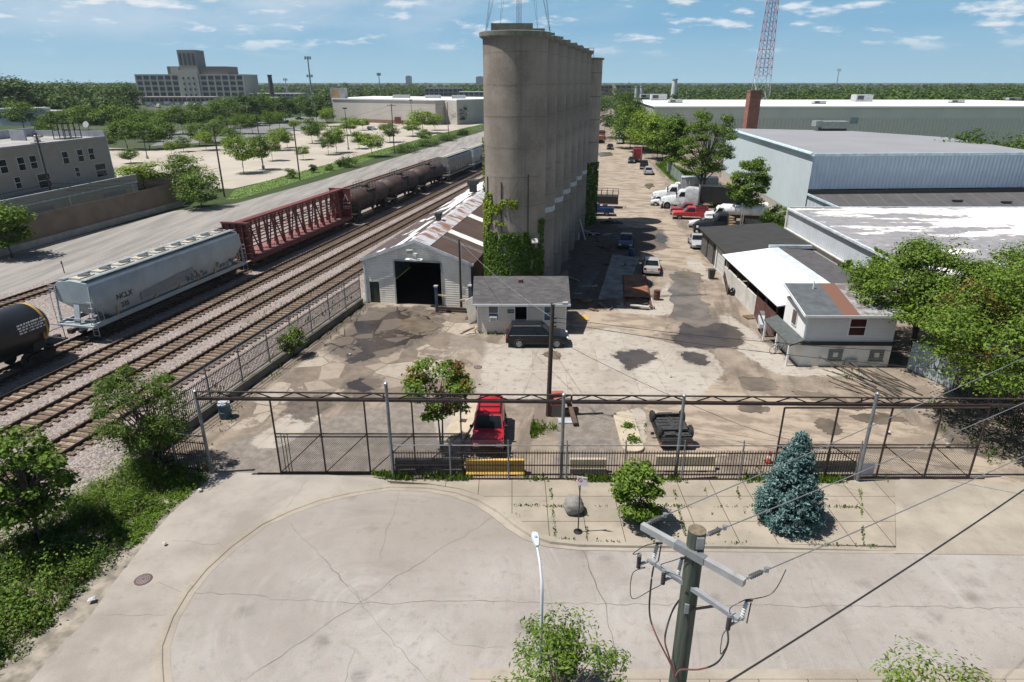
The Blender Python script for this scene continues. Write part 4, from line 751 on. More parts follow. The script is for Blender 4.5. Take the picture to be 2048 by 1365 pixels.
for y in (-4.5,-20.0): 
    m=MB(); m.box(2.9,2.98,y-2.6,y+2.6,0,2.3); m.obj('garage_door',M_ribs('grey sectional door',(.26,.25,.24),2,.5,.6,.05,.02,.5),t)
v=thing('roof_ventilator','white mushroom ventilator on the townhouse roof','vent',OT+Matrix.Rotation(rzT,3,'Z')@Vector((-3.2,-10.5,TH))); m=MB(); m.lathe([(.35,0),(.35,.5),(.62,.55),(.62,.75),(0,1.0)],16); m.obj('cowl',white,v,True); m=MB(); m.lathe([(.36,.0),(.46,.02),(.46,.2),(.36,.22)],16); m.obj('collar',steel,v)
v=thing('satellite_dish','grey satellite dish on the townhouse roof corner','dish',OT+Matrix.Rotation(rzT,3,'Z')@Vector((-2.4,-.8,TH))); m=MB(); m.tube((0,0,0),(0,0,1.9),.05); m.obj('mount',steel,v); m=MB(); m.lathe([(0,.0),(.3,.05),(.5,.16)],16,M=Matrix.Translation((0,0,1.9))@Matrix.Rotation(R(70),4,'X')); m.obj('reflector',M('dish grey',(.4,.41,.42),.5),v,True)
v=thing('roof_rack','black open steel frame standing on the townhouse roof','frame',OT+Matrix.Rotation(rzT,3,'Z')@Vector((-3.0,-4.6,TH)),rzT); m=MB()
for x in (-.9,.9):
    for y in (-1.8,-.6,.6,1.8): m.bar((x,y,0),(x,y,2.3),.09)
for x in (-.9,.9): m.bar((x,-1.8,2.3),(x,1.8,2.3),.09); m.bar((x,-1.8,1.3),(x,1.8,1.3),.06)
m.obj('frame_bars',black,v); m=MB(); m.box(-1,1,-1.9,1.9,0,.1); m.obj('base_frame',black,v)
# timber fence on a concrete footing
def plank_fence(p0,p1,h,foot,mat,lab,gname='timber_fence',seed=1):
    p0=Vector(p0);p1=Vector(p1); d=p1-p0; L=d.length; rz=math.atan2(d.y,d.x); t=thing(gname,lab,'fence',p0,rz); rr=random.Random(seed)
    m=MB(); x=0
    while x<L: w=.19; m.box(x,x+w-.015,-.015,.015,foot,foot+h+rr.uniform(-.06,.06)); x+=w
    m.obj('planks',mat,t)
    if foot>.05: m=MB(); m.box(0,L,-.18,.18,-.05,foot); m.box(-.0,L,-.22,.22,foot,foot+.08); m.obj('footing',concrete,t)
    m=MB(); 
    for z in (.3,h-.35): m.box(0,L,.02,.07,foot+z,foot+z+.1)
    m.obj('rail',wood_dark,t); return t
mpk=M('grey weathered planks',(.185,.145,.112),.9,.16,.5); 
plank_fence(at(-60,530),at(363,412),3.0,.75,mpk,'long grey plank fence on a concrete footing below the townhouses')
plank_fence(at(363,411),at(382,398),2.9,.1,M('tan planks',(.24,.165,.075),.85,.25,3),'tan plank return at the end of the grey fence',seed=3)
plank_fence(at(250,377)+Vector((0,0,0)),at(372,374),2.5,.1,M('brown planks',(.15,.105,.065),.85,.3,3),'brown plank fence behind the grey one by the car park',seed=4)
# ---------------- big store, distant buildings ----------------
t=thing('big_box_store','long pale windowless store beyond the car park','store')
mst=M('pale store panels',(.46,.43,.39),.75,.06,.15); mst2=M('brick store base',(.22,.12,.09),.85,.2)
a,b,c_,d=(-92,352),(-36,322),(-26,322.5),(-6,350)
m=MB()
for p,q in ((a,b),(b,(-32.5,330)),((-32.5,330),c_),(c_,d),(a,(-97,372)),): m.poly((*p,0),(*q,0),(*q,10.9),(*p,10.9))
m.obj('wall',mst,t)
m=MB(); m.poly(*[(x,y,10.9) for x,y in tri_up([a,b,(-32.5,330),c_,d,(4,395),(-86,425),(-97,372)])]); m.obj('roof',M('white store roof',(.62,.63,.63),.7,.2,.05,dirt=(.3,.33,.25),dirtamt=.6),t)
m=MB(); m.bar((-92,351.8,11),(-36,321.8,11),.4,.5); m.bar((-26,322.3,11),(-6,349.8,11),.4,.5); m.obj('coping',M('white coping',(.66,.67,.67),.6),t)
m=MB(); m.poly((-74,342.2,0),(-36.2,321.95,0),(-36.2,321.95,1.6),(-74,342.2,1.6)); m.obj('plinth',mst2,t)
m=MB(); m.bar((-55,331.9,0),(-51,329.8,0),.4,.1); m.box(-57,-54,330.3,331.2,0,3.2); m.obj('door',M('red doors',(.2,.05,.04),.6),t)
m=MB(); m.box(-93.5,-86,355,361,9,16); m.obj('sign_tower',M('tower tan',(.36,.34,.32),.7),t); m=MB(); m.box(-91.8,-89.6,354.7,354.95,11.5,14.6); m.obj('sign_panel',M('orange panel',(.55,.27,.06),.6),t)
for dx,dy,w,lab in ((-60,372,9,'grey unit on the store roof, left one'),(-42,365,8,'grey unit on the store roof, middle one'),(-28,360,7,'grey unit on the store roof, right one')):
    v=thing('rooftop_unit',lab,'rooftop unit',(dx,dy,10.9),0,'units on the store roof'); m=MB(); m.box(-w/2,w/2,0,4,0,1.6); m.obj('casing',M('store unit grey',(.4,.41,.4),.6),v)
def farblock(px0,px1,pyb,z0,z1,dep,lab,col,name='distant_building',cat='building',rows=0,cols=0,ztop=None,gcol=(.03,.035,.045)):
    P0=at(px0,pyb); P1=at(px1,pyb); w=P1.x-P0.x; t=thing(name,lab,cat,((P0.x+P1.x)/2,P0.y,0))
    m=MB(); m.box(-w/2,w/2,0,dep,0,z1); m.obj('walls',M('wall%d%d'%(px0,px1),col,.8,.1,.05),t)
    m=MB(); m.box(-w/2-.3,w/2+.3,-.3,dep,z1,z1+.6); m.obj('parapet',M('parapet%d%d'%(px0,px1),mul(col,1.2),.8,.1,.05),t)
    if rows:
        mm=MB(); cw=w/cols; rh=(z1-z0)/rows; mm.box(-cw*.37,cw*.37,-.15,.0,-rh*.32,rh*.32); me=mm.mesh('window',M('far glass',gcol,.25))
        for r_ in range(rows):
            for c in range(cols): link('window',me,t,(-w/2+cw*(c+.5),0,z0+rh*(r_+.5)))
    return t,w
t,w=farblock(281,493,205,5,25.6,40,'wide pale grid-windowed factory building with a stepped tower on the horizon',(.40,.36,.31),'grid_windowed_building','building',4,15)
m=MB(); m.box(-22,38,3,30,25.6,33.5); m.obj('upper_block',M('dark upper block',(.13,.11,.10),.8),t); m=MB(); m.box(-9.5,9.5,-2,24,0,30); m.box(-17,-9.4,-.8,24,25.6,33); m.obj('tower_base',M('tower stone',(.43,.40,.35),.8),t)
m=MB(); m.box(-9,9,2,22,30,48.5); m.obj('tower',M('tower stone dark',(.24,.225,.21),.8),t)
mm=MB(); mm.box(-1.2,1.2,-.2,0,-5.5,5.5); me=mm.mesh('tower_window',M('far glass',(.03,.035,.045),.25))
for i in range(4): link('tower_window',me,t,(-6.4+4.25*i,1.95,40))
mm=MB(); mm.box(-.9,.9,-.2,0,-1.1,1.1); me=mm.mesh('tower_window',M('far glass',(.03,.035,.045),.25))
for i in range(3):
    for k in range(4): link('tower_window',me,t,(-5+5*i,-2.02,7+5.2*k))
m=MB()
for i in range(16): m.box(-w/2+w/15*i-.5,-w/2+w/15*i+.5,-.5,-.16,0,26.4)
m.obj('pilaster',M('pale pilaster',(.48,.44,.38),.8),t)
FB=[(285,430,211,6.5,14,'low dark-fronted store with a pale band before the grid-windowed building',(.30,.27,.25)),(500,600,206,8,30,'low white-roofed industrial building right of the grid-windowed one',(.30,.31,.32)),(510,560,211,6,10,'low pale shed with a flat roof among trees',(.4,.4,.4)),(850,925,200,12,20,'grey office block with a window band above the store roof',(.27,.26,.26)),(918,968,203,9,20,'pale low block beside the silos on the horizon',(.42,.43,.44)),(1200,1225,192,14,30,'dark brick mill building right of the silos',(.17,.12,.10)),(1230,1262,193,15,30,'pinkish mill block with a flat roof right of the silos',(.26,.20,.18)),(1240,1275,199,7,12,'low dark shed behind the tree row',(.14,.12,.12)),(1830,1880,196,8,14,'blue-grey roofed shed behind the white roof',(.22,.25,.29)),(1880,1930,197,6.5,12,'tan hipped roofed house beyond the white roof',(.30,.20,.14)),(1690,1720,196,8,14,'white hall with a faded mural beyond the white roof',(.42,.43,.45)),(1955,2005,199,6.5,12,'dark-roofed house with tan gable at far right',(.22,.16,.13)),(0,62,252,7,16,'white rowhouses left of the car park trees',(.40,.43,.46)),(62,120,249,5.5,14,'long low white-roofed building left beyond the trees',(.42,.42,.42)),(90,145,211,14,30,'brown brick block half hidden in the left grove',(.17,.11,.085)),(690,735,238,5,12,'low store front with red trim left of the big store',(.3,.26,.25))]
for px0,px1,pb,h,dep,lab,col in FB: farblock(px0,px1,pb,h*.35,h,dep,lab,col,rows=2 if h>7 else 1,cols=max(3,int((px1-px0)/9)))
P=at(717,215); h=hgt(717,215,176); v=thing('pylon_sign','tall twin-legged pylon sign with a dark red panel left of the store','sign',P); m=MB()
for x in (-1.2,1.2): m.box(x-.3,x+.3,-.3,.3,0,h)
m.obj('leg',M('pylon pale legs',(.45,.45,.46),.6),v); m=MB(); m.box(-2.2,2.2,-.5,.5,h*.55,h); m.obj('sign_box',M('pylon grey box',(.25,.25,.27),.6),v); m=MB(); m.box(-.2,2.0,-.56,-.5,h*.7,h*.96); m.obj('sign_panel',M('dark red panel',(.15,.02,.02),.6),v)
for px0,px1,top,lab in ((812,823,153,'tiny dark high-rise on the horizon above the store'),(952,968,154,'hazy grey block on the horizon touching the front silo')):
    a_,b_=at(px0,174),at(px1,174); h=hgt(px0,174,top); t=thing('distant_tower',lab,'high-rise',((a_.x+b_.x)/2,a_.y,0)); w_=b_.x-a_.x; m=MB(); m.box(-w_/2,w_/2,0,w_,0,h); m.obj('block',M('hazy block',(.12,.14,.17),.8,.1,.02),t); m=MB(); m.box(-w_*.3,w_*.3,w_*.2,w_*.8,h,h*1.06); m.obj('penthouse',M('hazy block',(.12,.14,.17),.8,.1,.02),t)
def stack(px,pyb,top,r,lab,col,cat='chimney',name='factory_chimney',capr=None):
    P=at(px,pyb); h=hgt(px,pyb,top); t=thing(name,lab,cat,P); m=MB(); m.lathe([(r,0),(r*.8,h),(r*.72,h),(0,h-.3)],16); m.obj('shaft',M('stack%d'%px,col,.8,.15,.3),t,True)
    m=MB(); m.lathe([(r*.8,h-1.2),(r*.95,h-1.1),(r*.95,h),(r*.8,h)],16); m.obj('rim',M('stackr%d'%px,mul(col,.7),.8),t)
stack(546,206,150,2.4,'dark slender factory chimney right of the grid-windowed building',(.05,.045,.045))
stack(1346,205,158,3.1,'white round storage tank tower on the horizon right of the silos',(.55,.55,.54),'tank tower','tank_tower')
stack(1271,212,172,1.8,'left one of the paired grey tanks beyond the white roof',(.4,.42,.44),'tank','storage_tank'); stack(1281,212,172,1.8,'right one of the paired grey tanks beyond the white roof',(.4,.42,.44),'tank','storage_tank')
def cell(px,pyb,top,lab,w=1.0):
    P=at(px,pyb); h=hgt(px,pyb,top); t=thing('cell_tower',lab,'cell tower',P); m=MB(); m.tube((0,0,0),(0,0,h),.55*w,.3*w,8); m.obj('pole',M('tower grey',(.22,.25,.29),.5),t)
    m=MB()
    for k in range(6): a=k*1.05; m.cb((1.5*w*math.cos(a),1.5*w*math.sin(a),h-1.2),(.4*w,.4*w,2.2)); m.bar((0,0,h-1),(1.5*w*math.cos(a),1.5*w*math.sin(a),h-1),.12)
    if w>1: 
        for k in range(6): a=k*1.05; m.cb((1.4*w*math.cos(a),1.4*w*math.sin(a),h*.62),(.4*w,.4*w,2))
    m.obj('antenna_array',M('antenna grey',(.3,.31,.33),.5),t)
cell(626,215,113,'tall grey cell tower left of the store',1.5); cell(576,205,157,'short cell tower beside the factory chimney',1.2); cell(762,212,146,'grey cell tower above the store roof'); cell(1667,205,138,'white cell tower on the right horizon'); 
# ---------------- tracks ----------------
m_rail=M('rail steel brown',(.035,.027,.023),.6,.25,1); m_tie=M('creosoted sleeper',(.135,.092,.068),.9,.4,2.2); 
_m=MB(); _m.box(-1.3,1.3,-.115,.115,0,.13); TIE=_m.mesh('sleeper',m_tie)
tt=NT('four foot ballast'); v=tt.sep(tt.vor(9)); n=tt.noise(.5,5,.6); c=tt.mix(v[0],(.15,.12,.09),(.36,.285,.215)); c=tt.mix(tt.mr(n,.4,.7),c,(.12,.09,.07)); tt.bump(tt.vor(9,'F1','Distance'),.8,-.05); m_crib=tt.out(c,.95,spec=.15)
def track(off,z0,s0,s1,lab,parts=100,sp=.56,back=60):
    t=thing('railway_track',lab,'railway track',uv(s0,off,z0),RZ,'railway tracks side by side'); L=s1-s0
    for x in (-.755,.755):
        m=MB(); m.box(x-.07,x+.07,-back,L,.1,.13); m.box(x-.02,x+.02,-back,L,.12,.25); m.box(x-.038,x+.038,-back,L,.25,.29); m.obj('rail',m_rail,t)
    rr=random.Random(int(-off*10)); n=int(L/sp)
    for k in range(min(n,parts)): o=link('sleeper',TIE,t,(rr.uniform(-.05,.05),k*sp+rr.uniform(-.04,.04),0),rr.uniform(-.015,.015))
    if n>parts:
        m=MB()
        for k in list(range(-int(back/sp),0))+list(range(parts,n)): y=k*sp; m.box(-1.3,1.3,y-.115,y+.115,0,.13)
        tag(m.obj('sleeper',m_tie,t),kind='stuff')
    m=MB(); m.poly((-.98,-back,.06),(.98,-back,.06),(.98,L,.06),(-.98,L,.06)); tag(m.obj('crib_ballast',m_crib,t),kind='stuff')
track(-38.5,.2,18,420,'track next to the parked freight train, left of the two in the middle'); track(-34.62,.2,18,420,'middle track of the three empty ones beside the yard fence'); track(-30.65,.2,14,420,'track closest to the yard fence, ending behind the shed',90)
track(-42.35,.2,14,420,'track under the standing freight train',60); track(-57.1,.06,20,420,'lone siding beyond the train on the gravel road side',60)
# ---------------- freight train ----------------
TZ=.49
def bogie(t,y):
    b=MB()
    for x in (-1.0,1.0): b.ext([(-1.1,.35),(-.9,.55),(-.35,.3),(.35,.3),(.9,.55),(1.1,.35),(.9,.75),(-.9,.75)],x-.09,x+.09)
    b.box(-1.1,1.1,-.2,.2,.5,.85); o=b.obj('bogie',M('bogie grime',(.022,.02,.018),.85,.3,3),t,loc=(0,y,0))
    for yy in (-.88,.88):
        for x in (-.755,.755):
            w=MB(); w.tube((x-.07,yy,.46),(x+.07,yy,.46),.46,.46,18); w.obj('wheel',M('wheel steel',(.04,.033,.03),.6,.3),o)
def coupler(t,y,s):
    m=MB(); m.box(-.12,.12,min(y,y+s*.75),max(y,y+s*.75),.75,1.0); m.box(-.2,.2,min(y+s*.5,y+s*.85),max(y+s*.5,y+s*.85),.7,1.05); m.obj('coupler',rustiron,t)
def ladder(t,x,y,z0,z1,mat,w=.45,ax='y',n=None):
    m=MB(); n=n or int((z1-z0)/.38)
    A=(lambda d:(x,y+d)) if ax=='y' else (lambda d:(x+d,y))
    for d in (-w/2,w/2): m.tube((*A(d),z0),(*A(d),z1),.025,n=5)
    for k in range(n+1): z=z0+(z1-z0)*k/n; m.tube((*A(-w/2),z),(*A(w/2),z),.02,n=5)
    m.obj('ladder',mat,t)
def hopper(sc,lab,side,roof,L=18.6,letter=None,group=None,graff=None):
    t=thing('hopper_wagon',lab,'freight car',uv(sc,-42.35,TZ),RZ,group); h=L/2
    secs=[]
    def sec(y,zb):
        pts=[(-1.25,zb),(-1.55,zb+.35 if zb<2 else zb+.1),(-1.6,2.9 if zb<2.7 else zb+.3),(-1.57,3.95),(-1.3,4.35),(0,4.5),(1.3,4.35),(1.57,3.95),(1.6,2.9 if zb<2.7 else zb+.3),(1.55,zb+.35 if zb<2 else zb+.1),(1.25,zb)]
        return [(x,y,z) for x,z in pts]
    m=MB(); m.loft([sec(-h,2.75),sec(-h+1.75,1.2),sec(-h*.33,1.2),sec(h*.33,1.2),sec(h-1.75,1.2),sec(h,2.75)]); m.obj('body',side,t,True)
    m=MB()
    for x in (-1.66,1.52): m.box(x,x+.14,-h-.4,h+.4,.95,1.3)
    m.box(-1.6,1.6,-h-.5,-h+.2,1.0,1.15); m.box(-1.6,1.6,h-.2,h+.5,1.0,1.15); m.box(-.3,.3,-h-.4,h+.4,.65,1.05); m.obj('sill',side,t)
    m=MB()
    for y in (-h*.55,0,h*.55): m.loft([[(-1.2,y-2.2,1.25),(1.2,y-2.2,1.25),(1.2,y+2.2,1.25),(-1.2,y+2.2,1.25)],[(-.5,y-.5,.45),(.5,y-.5,.45),(.5,y+.5,.45),(-.5,y+.5,.45)]])
    m.obj('discharge_gate',M('hopper grime',(.06,.065,.065),.8,.3),t)
    m=MB()
    for x in (-.95,.95):
        m.box(x-.28,x+.28,-h+.1,h-.1,4.53,4.57)
        for y in np.arange(-h+.3,h-.2,1.5): m.bar((x-.26,y,4.4),(x+.26,y,4.55),.05)
    m.tube((1.35,-h+.2,4.66),(1.35,h-.2,4.66),.02,n=4); m.obj('walkway',M('walkway grey %s'%roof.name,(.24,.27,.28),.7,.2),t)
    nh=9
    for k in range(nh):
        y=-h+1.1+(L-2.2)*k/(nh-1)
        m=MB(); m.box(-.5,.5,y-.72,y+.72,4.47,4.60); o=m.obj('hatch',M('tan hatch cover',(.42,.36,.28),.75,.2,2),t)
        if letter: m=MB(); m.lathe([(.40,4.6),(.44,4.6),(.44,4.66),(.40,4.66)],16,(0,y+.2,0)); m.obj('hatch_ring',M('hatch ring dark',(.06,.06,.06),.7),o)
    lm=M('ladder grey',(.38,.41,.42),.6,.1)
    for s in (-1,1):
        for x in (-1.55,1.55): ladder(t,x,s*(h+.32),.35 if x>0 else .9,3.0 if x>0 else 4.2,lm,.5,'x')
        m=MB(); m.bar((-1.5,s*(h+.3),1.1),(-1.5,s*(h+.02),4.1),.09); m.bar((1.5,s*(h+.3),1.1),(1.5,s*(h+.02),4.1),.09); m.bar((0,s*(h+.3),1.1),(0,s*(h-.2),3.2),.5,.1); m.bar((-1.55,s*(h+.32),1.6),(1.55,s*(h+.32),1.6),.06); m.obj('end_frame',side,t); coupler(t,s*(h+.3),s); bogie(t,s*(h-1.6))
    for sy in (-1,1): ladder(t,1.64,sy*(h-.35),.95,2.6,lm,.5,'y')
    MX=Matrix.Rotation(R(90),4,'Z')@Matrix.Rotation(R(90),4,'X')
    def tx(name,s,size,y,z,mat): text(name,s,size,mat,t,Matrix.Translation((1.62,y,z))@Matrix.Rotation(R(0 if z>2 else -4),4,'Y')@MX,.012)
    if letter:
        tx('lettering',letter[0],.62,-h+3.0,2.6,black); tx('lettering',letter[1],.55,-h+2.9,1.9,black)
        for y,z0,z1 in ((-h+2.0,1.15,2.0),(-h+6.2,1.3,1.7),(-h+9.2,1.3,1.8),(h-7,1.2,2.1),(h-4.5,1.2,1.8),(h-.9,1.3,2.2)): m=MB(); m.box(1.585,1.63,y-.07,y+.07,z0,z1); m.obj('reflector_strip',M('amber strip',(.42,.25,.05),.6,.2),t)
        m=MB(); m.poly((1.615,-h+4.6,1.65),(1.615,-h+11.2,1.75),(1.625,-h+11.2,2.75),(1.625,-h+4.6,2.3)); m.obj('paint_patch',M('faded grey patch',(.20,.215,.225),.7,.1),t)
    if graff:
        rr=random.Random(graff[0])
        for w0,n in graff[1]:
            y=w0; m=MB()
            for k in range(n):
                hh=rr.uniform(.5,.95)*graff[3]; pts=[(1.63,y+rr.uniform(-.1,.45)*graff[3],1.55+rr.uniform(0,1)*hh) for _ in range(5)]
                for p_,q_ in zip(pts,pts[1:]): m.bar(p_,q_,.02,.075*graff[3])
                y+=.52*graff[3]
            m.obj('graffiti',graff[2],t)
    return t
def m_car(name,col,rust_,amt=.5,rough=.5):
    t=NT(name); n=t.noise(.5,6,.65); st=t.noise(1.2,6,.7,vec=t.mapv((1,1.1,.12))); c=t.mix(t.mr(n,.35,.66),mul(col,1.1),mul(col,.85)); c=t.mix(t.math('MULTIPLY',t.mr(st,.55,.75),amt),c,rust_); return t.out(c,rough)
m_hl=m_car('pale blue-grey hopper paint',(.33,.385,.41),(.30,.22,.13),.45); m_hg=m_car('dusty olive hopper paint',(.21,.21,.195),(.12,.09,.07),.5); m_hw=m_car('light grey hopper paint',(.36,.39,.41),(.2,.17,.15),.4)
hopper(47.5,'pale grey covered hopper car lettered NCLX 235 with tan roof hatches',m_hl,m_hl,letter=('NCLX','235'),graff=(5,[(.6,7),(5.2,6)],M('dark scrawl',(.10,.11,.13),.7),.85))
hopper(134.2,'dusty olive hopper car with white graffiti behind the tank cars',m_hg,m_hw,16.6,group='hopper cars by the silos',graff=(8,[(-3.5,9)],M('white scrawl',(.6,.6,.6),.7),1.5))
hopper(152.5,'light grey hopper car passing behind the front silo',m_hw,m_hw,16.6,group='hopper cars by the silos',graff=(11,[(-3,8)],M('dark scrawl',(.10,.11,.13),.7),1.5))
def tank(sc,lab,L,mat,group=None,marks=False,rad=1.48):
    t=thing('tank_wagon',lab,'tank car',uv(sc,-42.35,TZ),RZ,group); h=L/2
    prof=[(0,0),(.55,.08),(1.05,.3),(1.34,.62),(rad,1.0)]
    prof=[(r,z) for r,z in prof]+[(rad,L-1.0),(1.34,L-.62),(1.05,L-.3),(.55,L-.08),(0,L)]
    m=MB(); m.lathe(prof,36,M=Matrix.Translation((0,-h,2.55))@Matrix.Rotation(R(-90),4,'X')); m.obj('tank',mat,t,True)
    m=MB()
    for y in (-h*.36,h*.36,): m.lathe([(rad+.004,-.05),(rad+.03,-.05),(rad+.03,.05),(rad+.004,.05)],36,M=Matrix.Translation((0,y,2.55))@Matrix.Rotation(R(-90),4,'X'))
    m.obj('band',mat,t,True)
    m=MB(); m.box(-.35,.35,-h-.4,h+.4,.85,1.15); m.box(-1.45,1.45,-h-.45,-h+.9,1.02,1.12); m.box(-1.45,1.45,h-.9,h+.45,1.02,1.12)
    for y in (-h+1.6,h-1.6): m.ext([(y-.5,1.0),(y+.5,1.0),(y+.4,1.7),(y-.4,1.7)],-1.2,1.2)
    m.obj('underframe',M('tank frame black',(.02,.02,.02),.7,.2),t)
    m=MB(); m.lathe([(.55,4.0),(.55,4.3),(.5,4.36),(0,4.38)],18); m.lathe([(.16,4.0),(.16,4.35),(0,4.37)],12,(0,.95,0)); m.lathe([(.14,4.0),(.14,4.3),(0,4.32)],12,(0,-.9,0)); m.obj('dome',mat,t,True)
    m=MB()
    for s in (-1,1):
        for y in (-1.5,-.5,.5,1.5): m.tube((s*1.05,y,3.6),(s*1.05,y,4.75),.03,n=5)
        m.tube((s*1.05,-1.5,4.75),(s*1.05,1.5,4.75),.03,n=5); m.tube((s*1.05,-1.5,4.4),(s*1.05,1.5,4.4),.02,n=5); m.box(s*1.05-.35,s*1.05+.35,-1.6,1.6,3.72,3.77)
    m.obj('platform_rail',black,t)
    for s in (-1,1): ladder(t,s*1.5,0,1.0,3.7,black,.5)
    m=MB()
    for s in (-1,1):
        for x in (-1.4,1.4): m.tube((x,s*(h+.3),1.1),(x,s*(h+.3),2.1),.025,n=5)
        m.tube((-1.4,s*(h+.3),2.1),(1.4,s*(h+.3),2.1),.025,n=5); m.tube((1.42,s*(h+.3),2.05),(1.42,s*(h-1),2.05),.025,n=5)
    m.obj('end_rail',black,t)
    for s in (-1,1): coupler(t,s*(h+.2),s); bogie(t,s*(h-1.5))
    for y in (-h+1.3,-h*.35,0,h*.35,h-1.3):
        m=MB(); m.cb((rad-.045,y,1.95),(.1,.09,.42)) if marks else m.cb((rad-.045,y,1.95),(.1,.07,.3)); m.obj('reflector_strip',M('amber strip',(.42,.25,.05),.6,.2) if marks else M('dull strip',(.16,.11,.05),.6),t)
    if marks:
        m=MB(); rr=random.Random(2)
        for r_ in range(4):
            y=h-2.9
            while y<h-1.0: w=rr.uniform(.06,.24); a=R(2+r_*6.5); m.cb((rad*math.cos(a)+.01,y,2.62+rad*math.sin(a)),(.02,w,.1)); y+=w+.08
        m.obj('stencil_marks',M('white stencil',(.6,.6,.6),.6),t); m=MB(); m.lathe([(rad+.006,0),(rad+.012,0),(rad+.012,.16),(rad+.006,.16)],36,M=Matrix.Translation((0,h-1.05,2.55))@Matrix.Rotation(R(-90),4,'X')); m.obj('amber_band',M('amber strip',(.42,.25,.05),.6,.2),t,True)
    return t
m_tb=m_car('satin black tank paint',(.016,.017,.019),(.05,.045,.04),.3,.42)
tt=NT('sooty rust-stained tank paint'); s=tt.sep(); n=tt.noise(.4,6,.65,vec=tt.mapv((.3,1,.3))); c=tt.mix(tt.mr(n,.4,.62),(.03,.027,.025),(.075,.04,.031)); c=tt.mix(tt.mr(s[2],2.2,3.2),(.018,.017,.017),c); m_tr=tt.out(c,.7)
tank(27.3,'glossy black tank car cut off by the left edge of the frame',15.6,m_tb,'black tank cars',True,1.55)
for sc,lab in ((90.1,'sooty tank car coupled to the maroon lumber car'),(103.8,'middle one of the three sooty tank cars'),(117.8,'sooty tank car coupled to the olive hopper car')): tank(sc,lab,12.6,m_tr,'sooty tank cars')
def centerbeam(sc,L=23.6):
    t=thing('lumber_wagon','maroon centre-beam lumber car with an open truss between end bulkheads','freight car',uv(sc,-42.35,TZ),RZ); h=L/2
    mm_=m_car('maroon wagon paint',(.135,.032,.032),(.06,.03,.028),.5,.65)
    md=M('worn maroon deck',(.21,.085,.08),.8,.25,1.5)
    m=MB(); m.box(-1.5,1.5,-h,h,1.0,1.12); m.obj('deck',md,t)
    m=MB(); m.ext([(-h,.95),(h,.95),(h,.75),(h*.72,.4),(-h*.72,.4),(-h,.75)],-.4,.4); m.box(1.36,1.56,-h,h,.78,1.1); m.box(-1.56,-1.36,-h,h,.78,1.1)
    for k in range(26): y=-h+.5+k*(L-1)/25; m.box(1.56,1.63,y-.12,y+.12,.72,.9)
    m.obj('side_sill',mm_,t)
    for s in (-1,1):
        m=MB(); y0,y1=sorted((s*(h-.12),s*h)); m.box(-1.5,1.5,y0,y1,1.1,4.75)
        for x in (-1.48,-.75,0,.75,1.36): a,b=sorted((s*h,s*(h+.14))); m.box(x,x+.12,a,b,.9,4.85)
        for z in (1.6,2.4,3.2,4.0): a,b=sorted((s*h,s*(h+.1))); m.box(-1.5,1.5,a,b,z,z+.1)
        a,b=sorted((s*(h-.14),s*(h+.2))); m.box(-1.56,1.56,a,b,4.75,4.9); m.ext([(s*(h-.13),1.12),(s*(h-1.9),1.12),(s*(h-1.1),4.7),(s*(h-.13),4.7)],-.07,.07); m.obj('bulkhead',mm_,t); coupler(t,s*(h),s); bogie(t,s*(h-2.3)); ladder(t,1.5,s*(h+.2),.5,4.6,rustiron,.45,'x')
    m=MB(); m.box(-.42,.42,-h+.1,h-.1,4.62,4.85); m.obj('top_chord',mm_,t)
    n=15; m=MB()
    for k in range(1,n):
        y=-h+L*k/n
        for s in (-1,1): m.loft([[(s*.62-.08,y-.17,1.12),(s*.62+.08,y-.17,1.12),(s*.62+.08,y+.17,1.12),(s*.62-.08,y+.17,1.12)],[(s*.28-.06,y-.1,4.65),(s*.28+.06,y-.1,4.65),(s*.28+.06,y+.1,4.65),(s*.28-.06,y+.1,4.65)]])
        m.bar((-.4,y,3.2),(.4,y,3.2),.1)
    m.obj('post',mm_,t)
    m=MB()
    for k in range(0,n,1):
        if k%3==2: continue
        ya=-h+L*k/n+.15; yb=-h+L*(k+1)/n-.1
        if k%3==0: m.bar((.55,ya,1.2),(.3,yb,4.6),.11)
        else: m.bar((.55,yb,1.2),(.3,ya,4.6),.11)
    m.obj('diagonal_brace',M('dark brace',(.06,.028,.025),.8,.3),t)
    m=MB()
    for z in (1.95,2.7,3.45,4.15):
        x=.6-(z-1.1)*.09; 
        for s in (-1,1): m.box(s*x-.03,s*x+.03,-h+.1,h-.1,z,z+.11)
    m.obj('lading_rail',mm_,t)
    m=MB(); y=h-.125
    mk=M('white wagon marks',(.55,.53,.52),.7)
    m.bar((.55,y-.02,3.3),(.85,y-.02,4.1),.02,.09); m.bar((1.15,y-.02,3.3),(.85,y-.02,4.1),.02,.09); m.obj('wagon_emblem',mk,t); m=MB()
    rr=random.Random(4)
    for z in (2.2,2.45,2.9): 
        x=.4
        while x<1.3: w=rr.uniform(.05,.2); m.box(x,x+w,y-.03,y-.005,z,z+.12); x+=w+.07
    m.obj('stencil_marks',mk,t)
centerbeam(70.4)
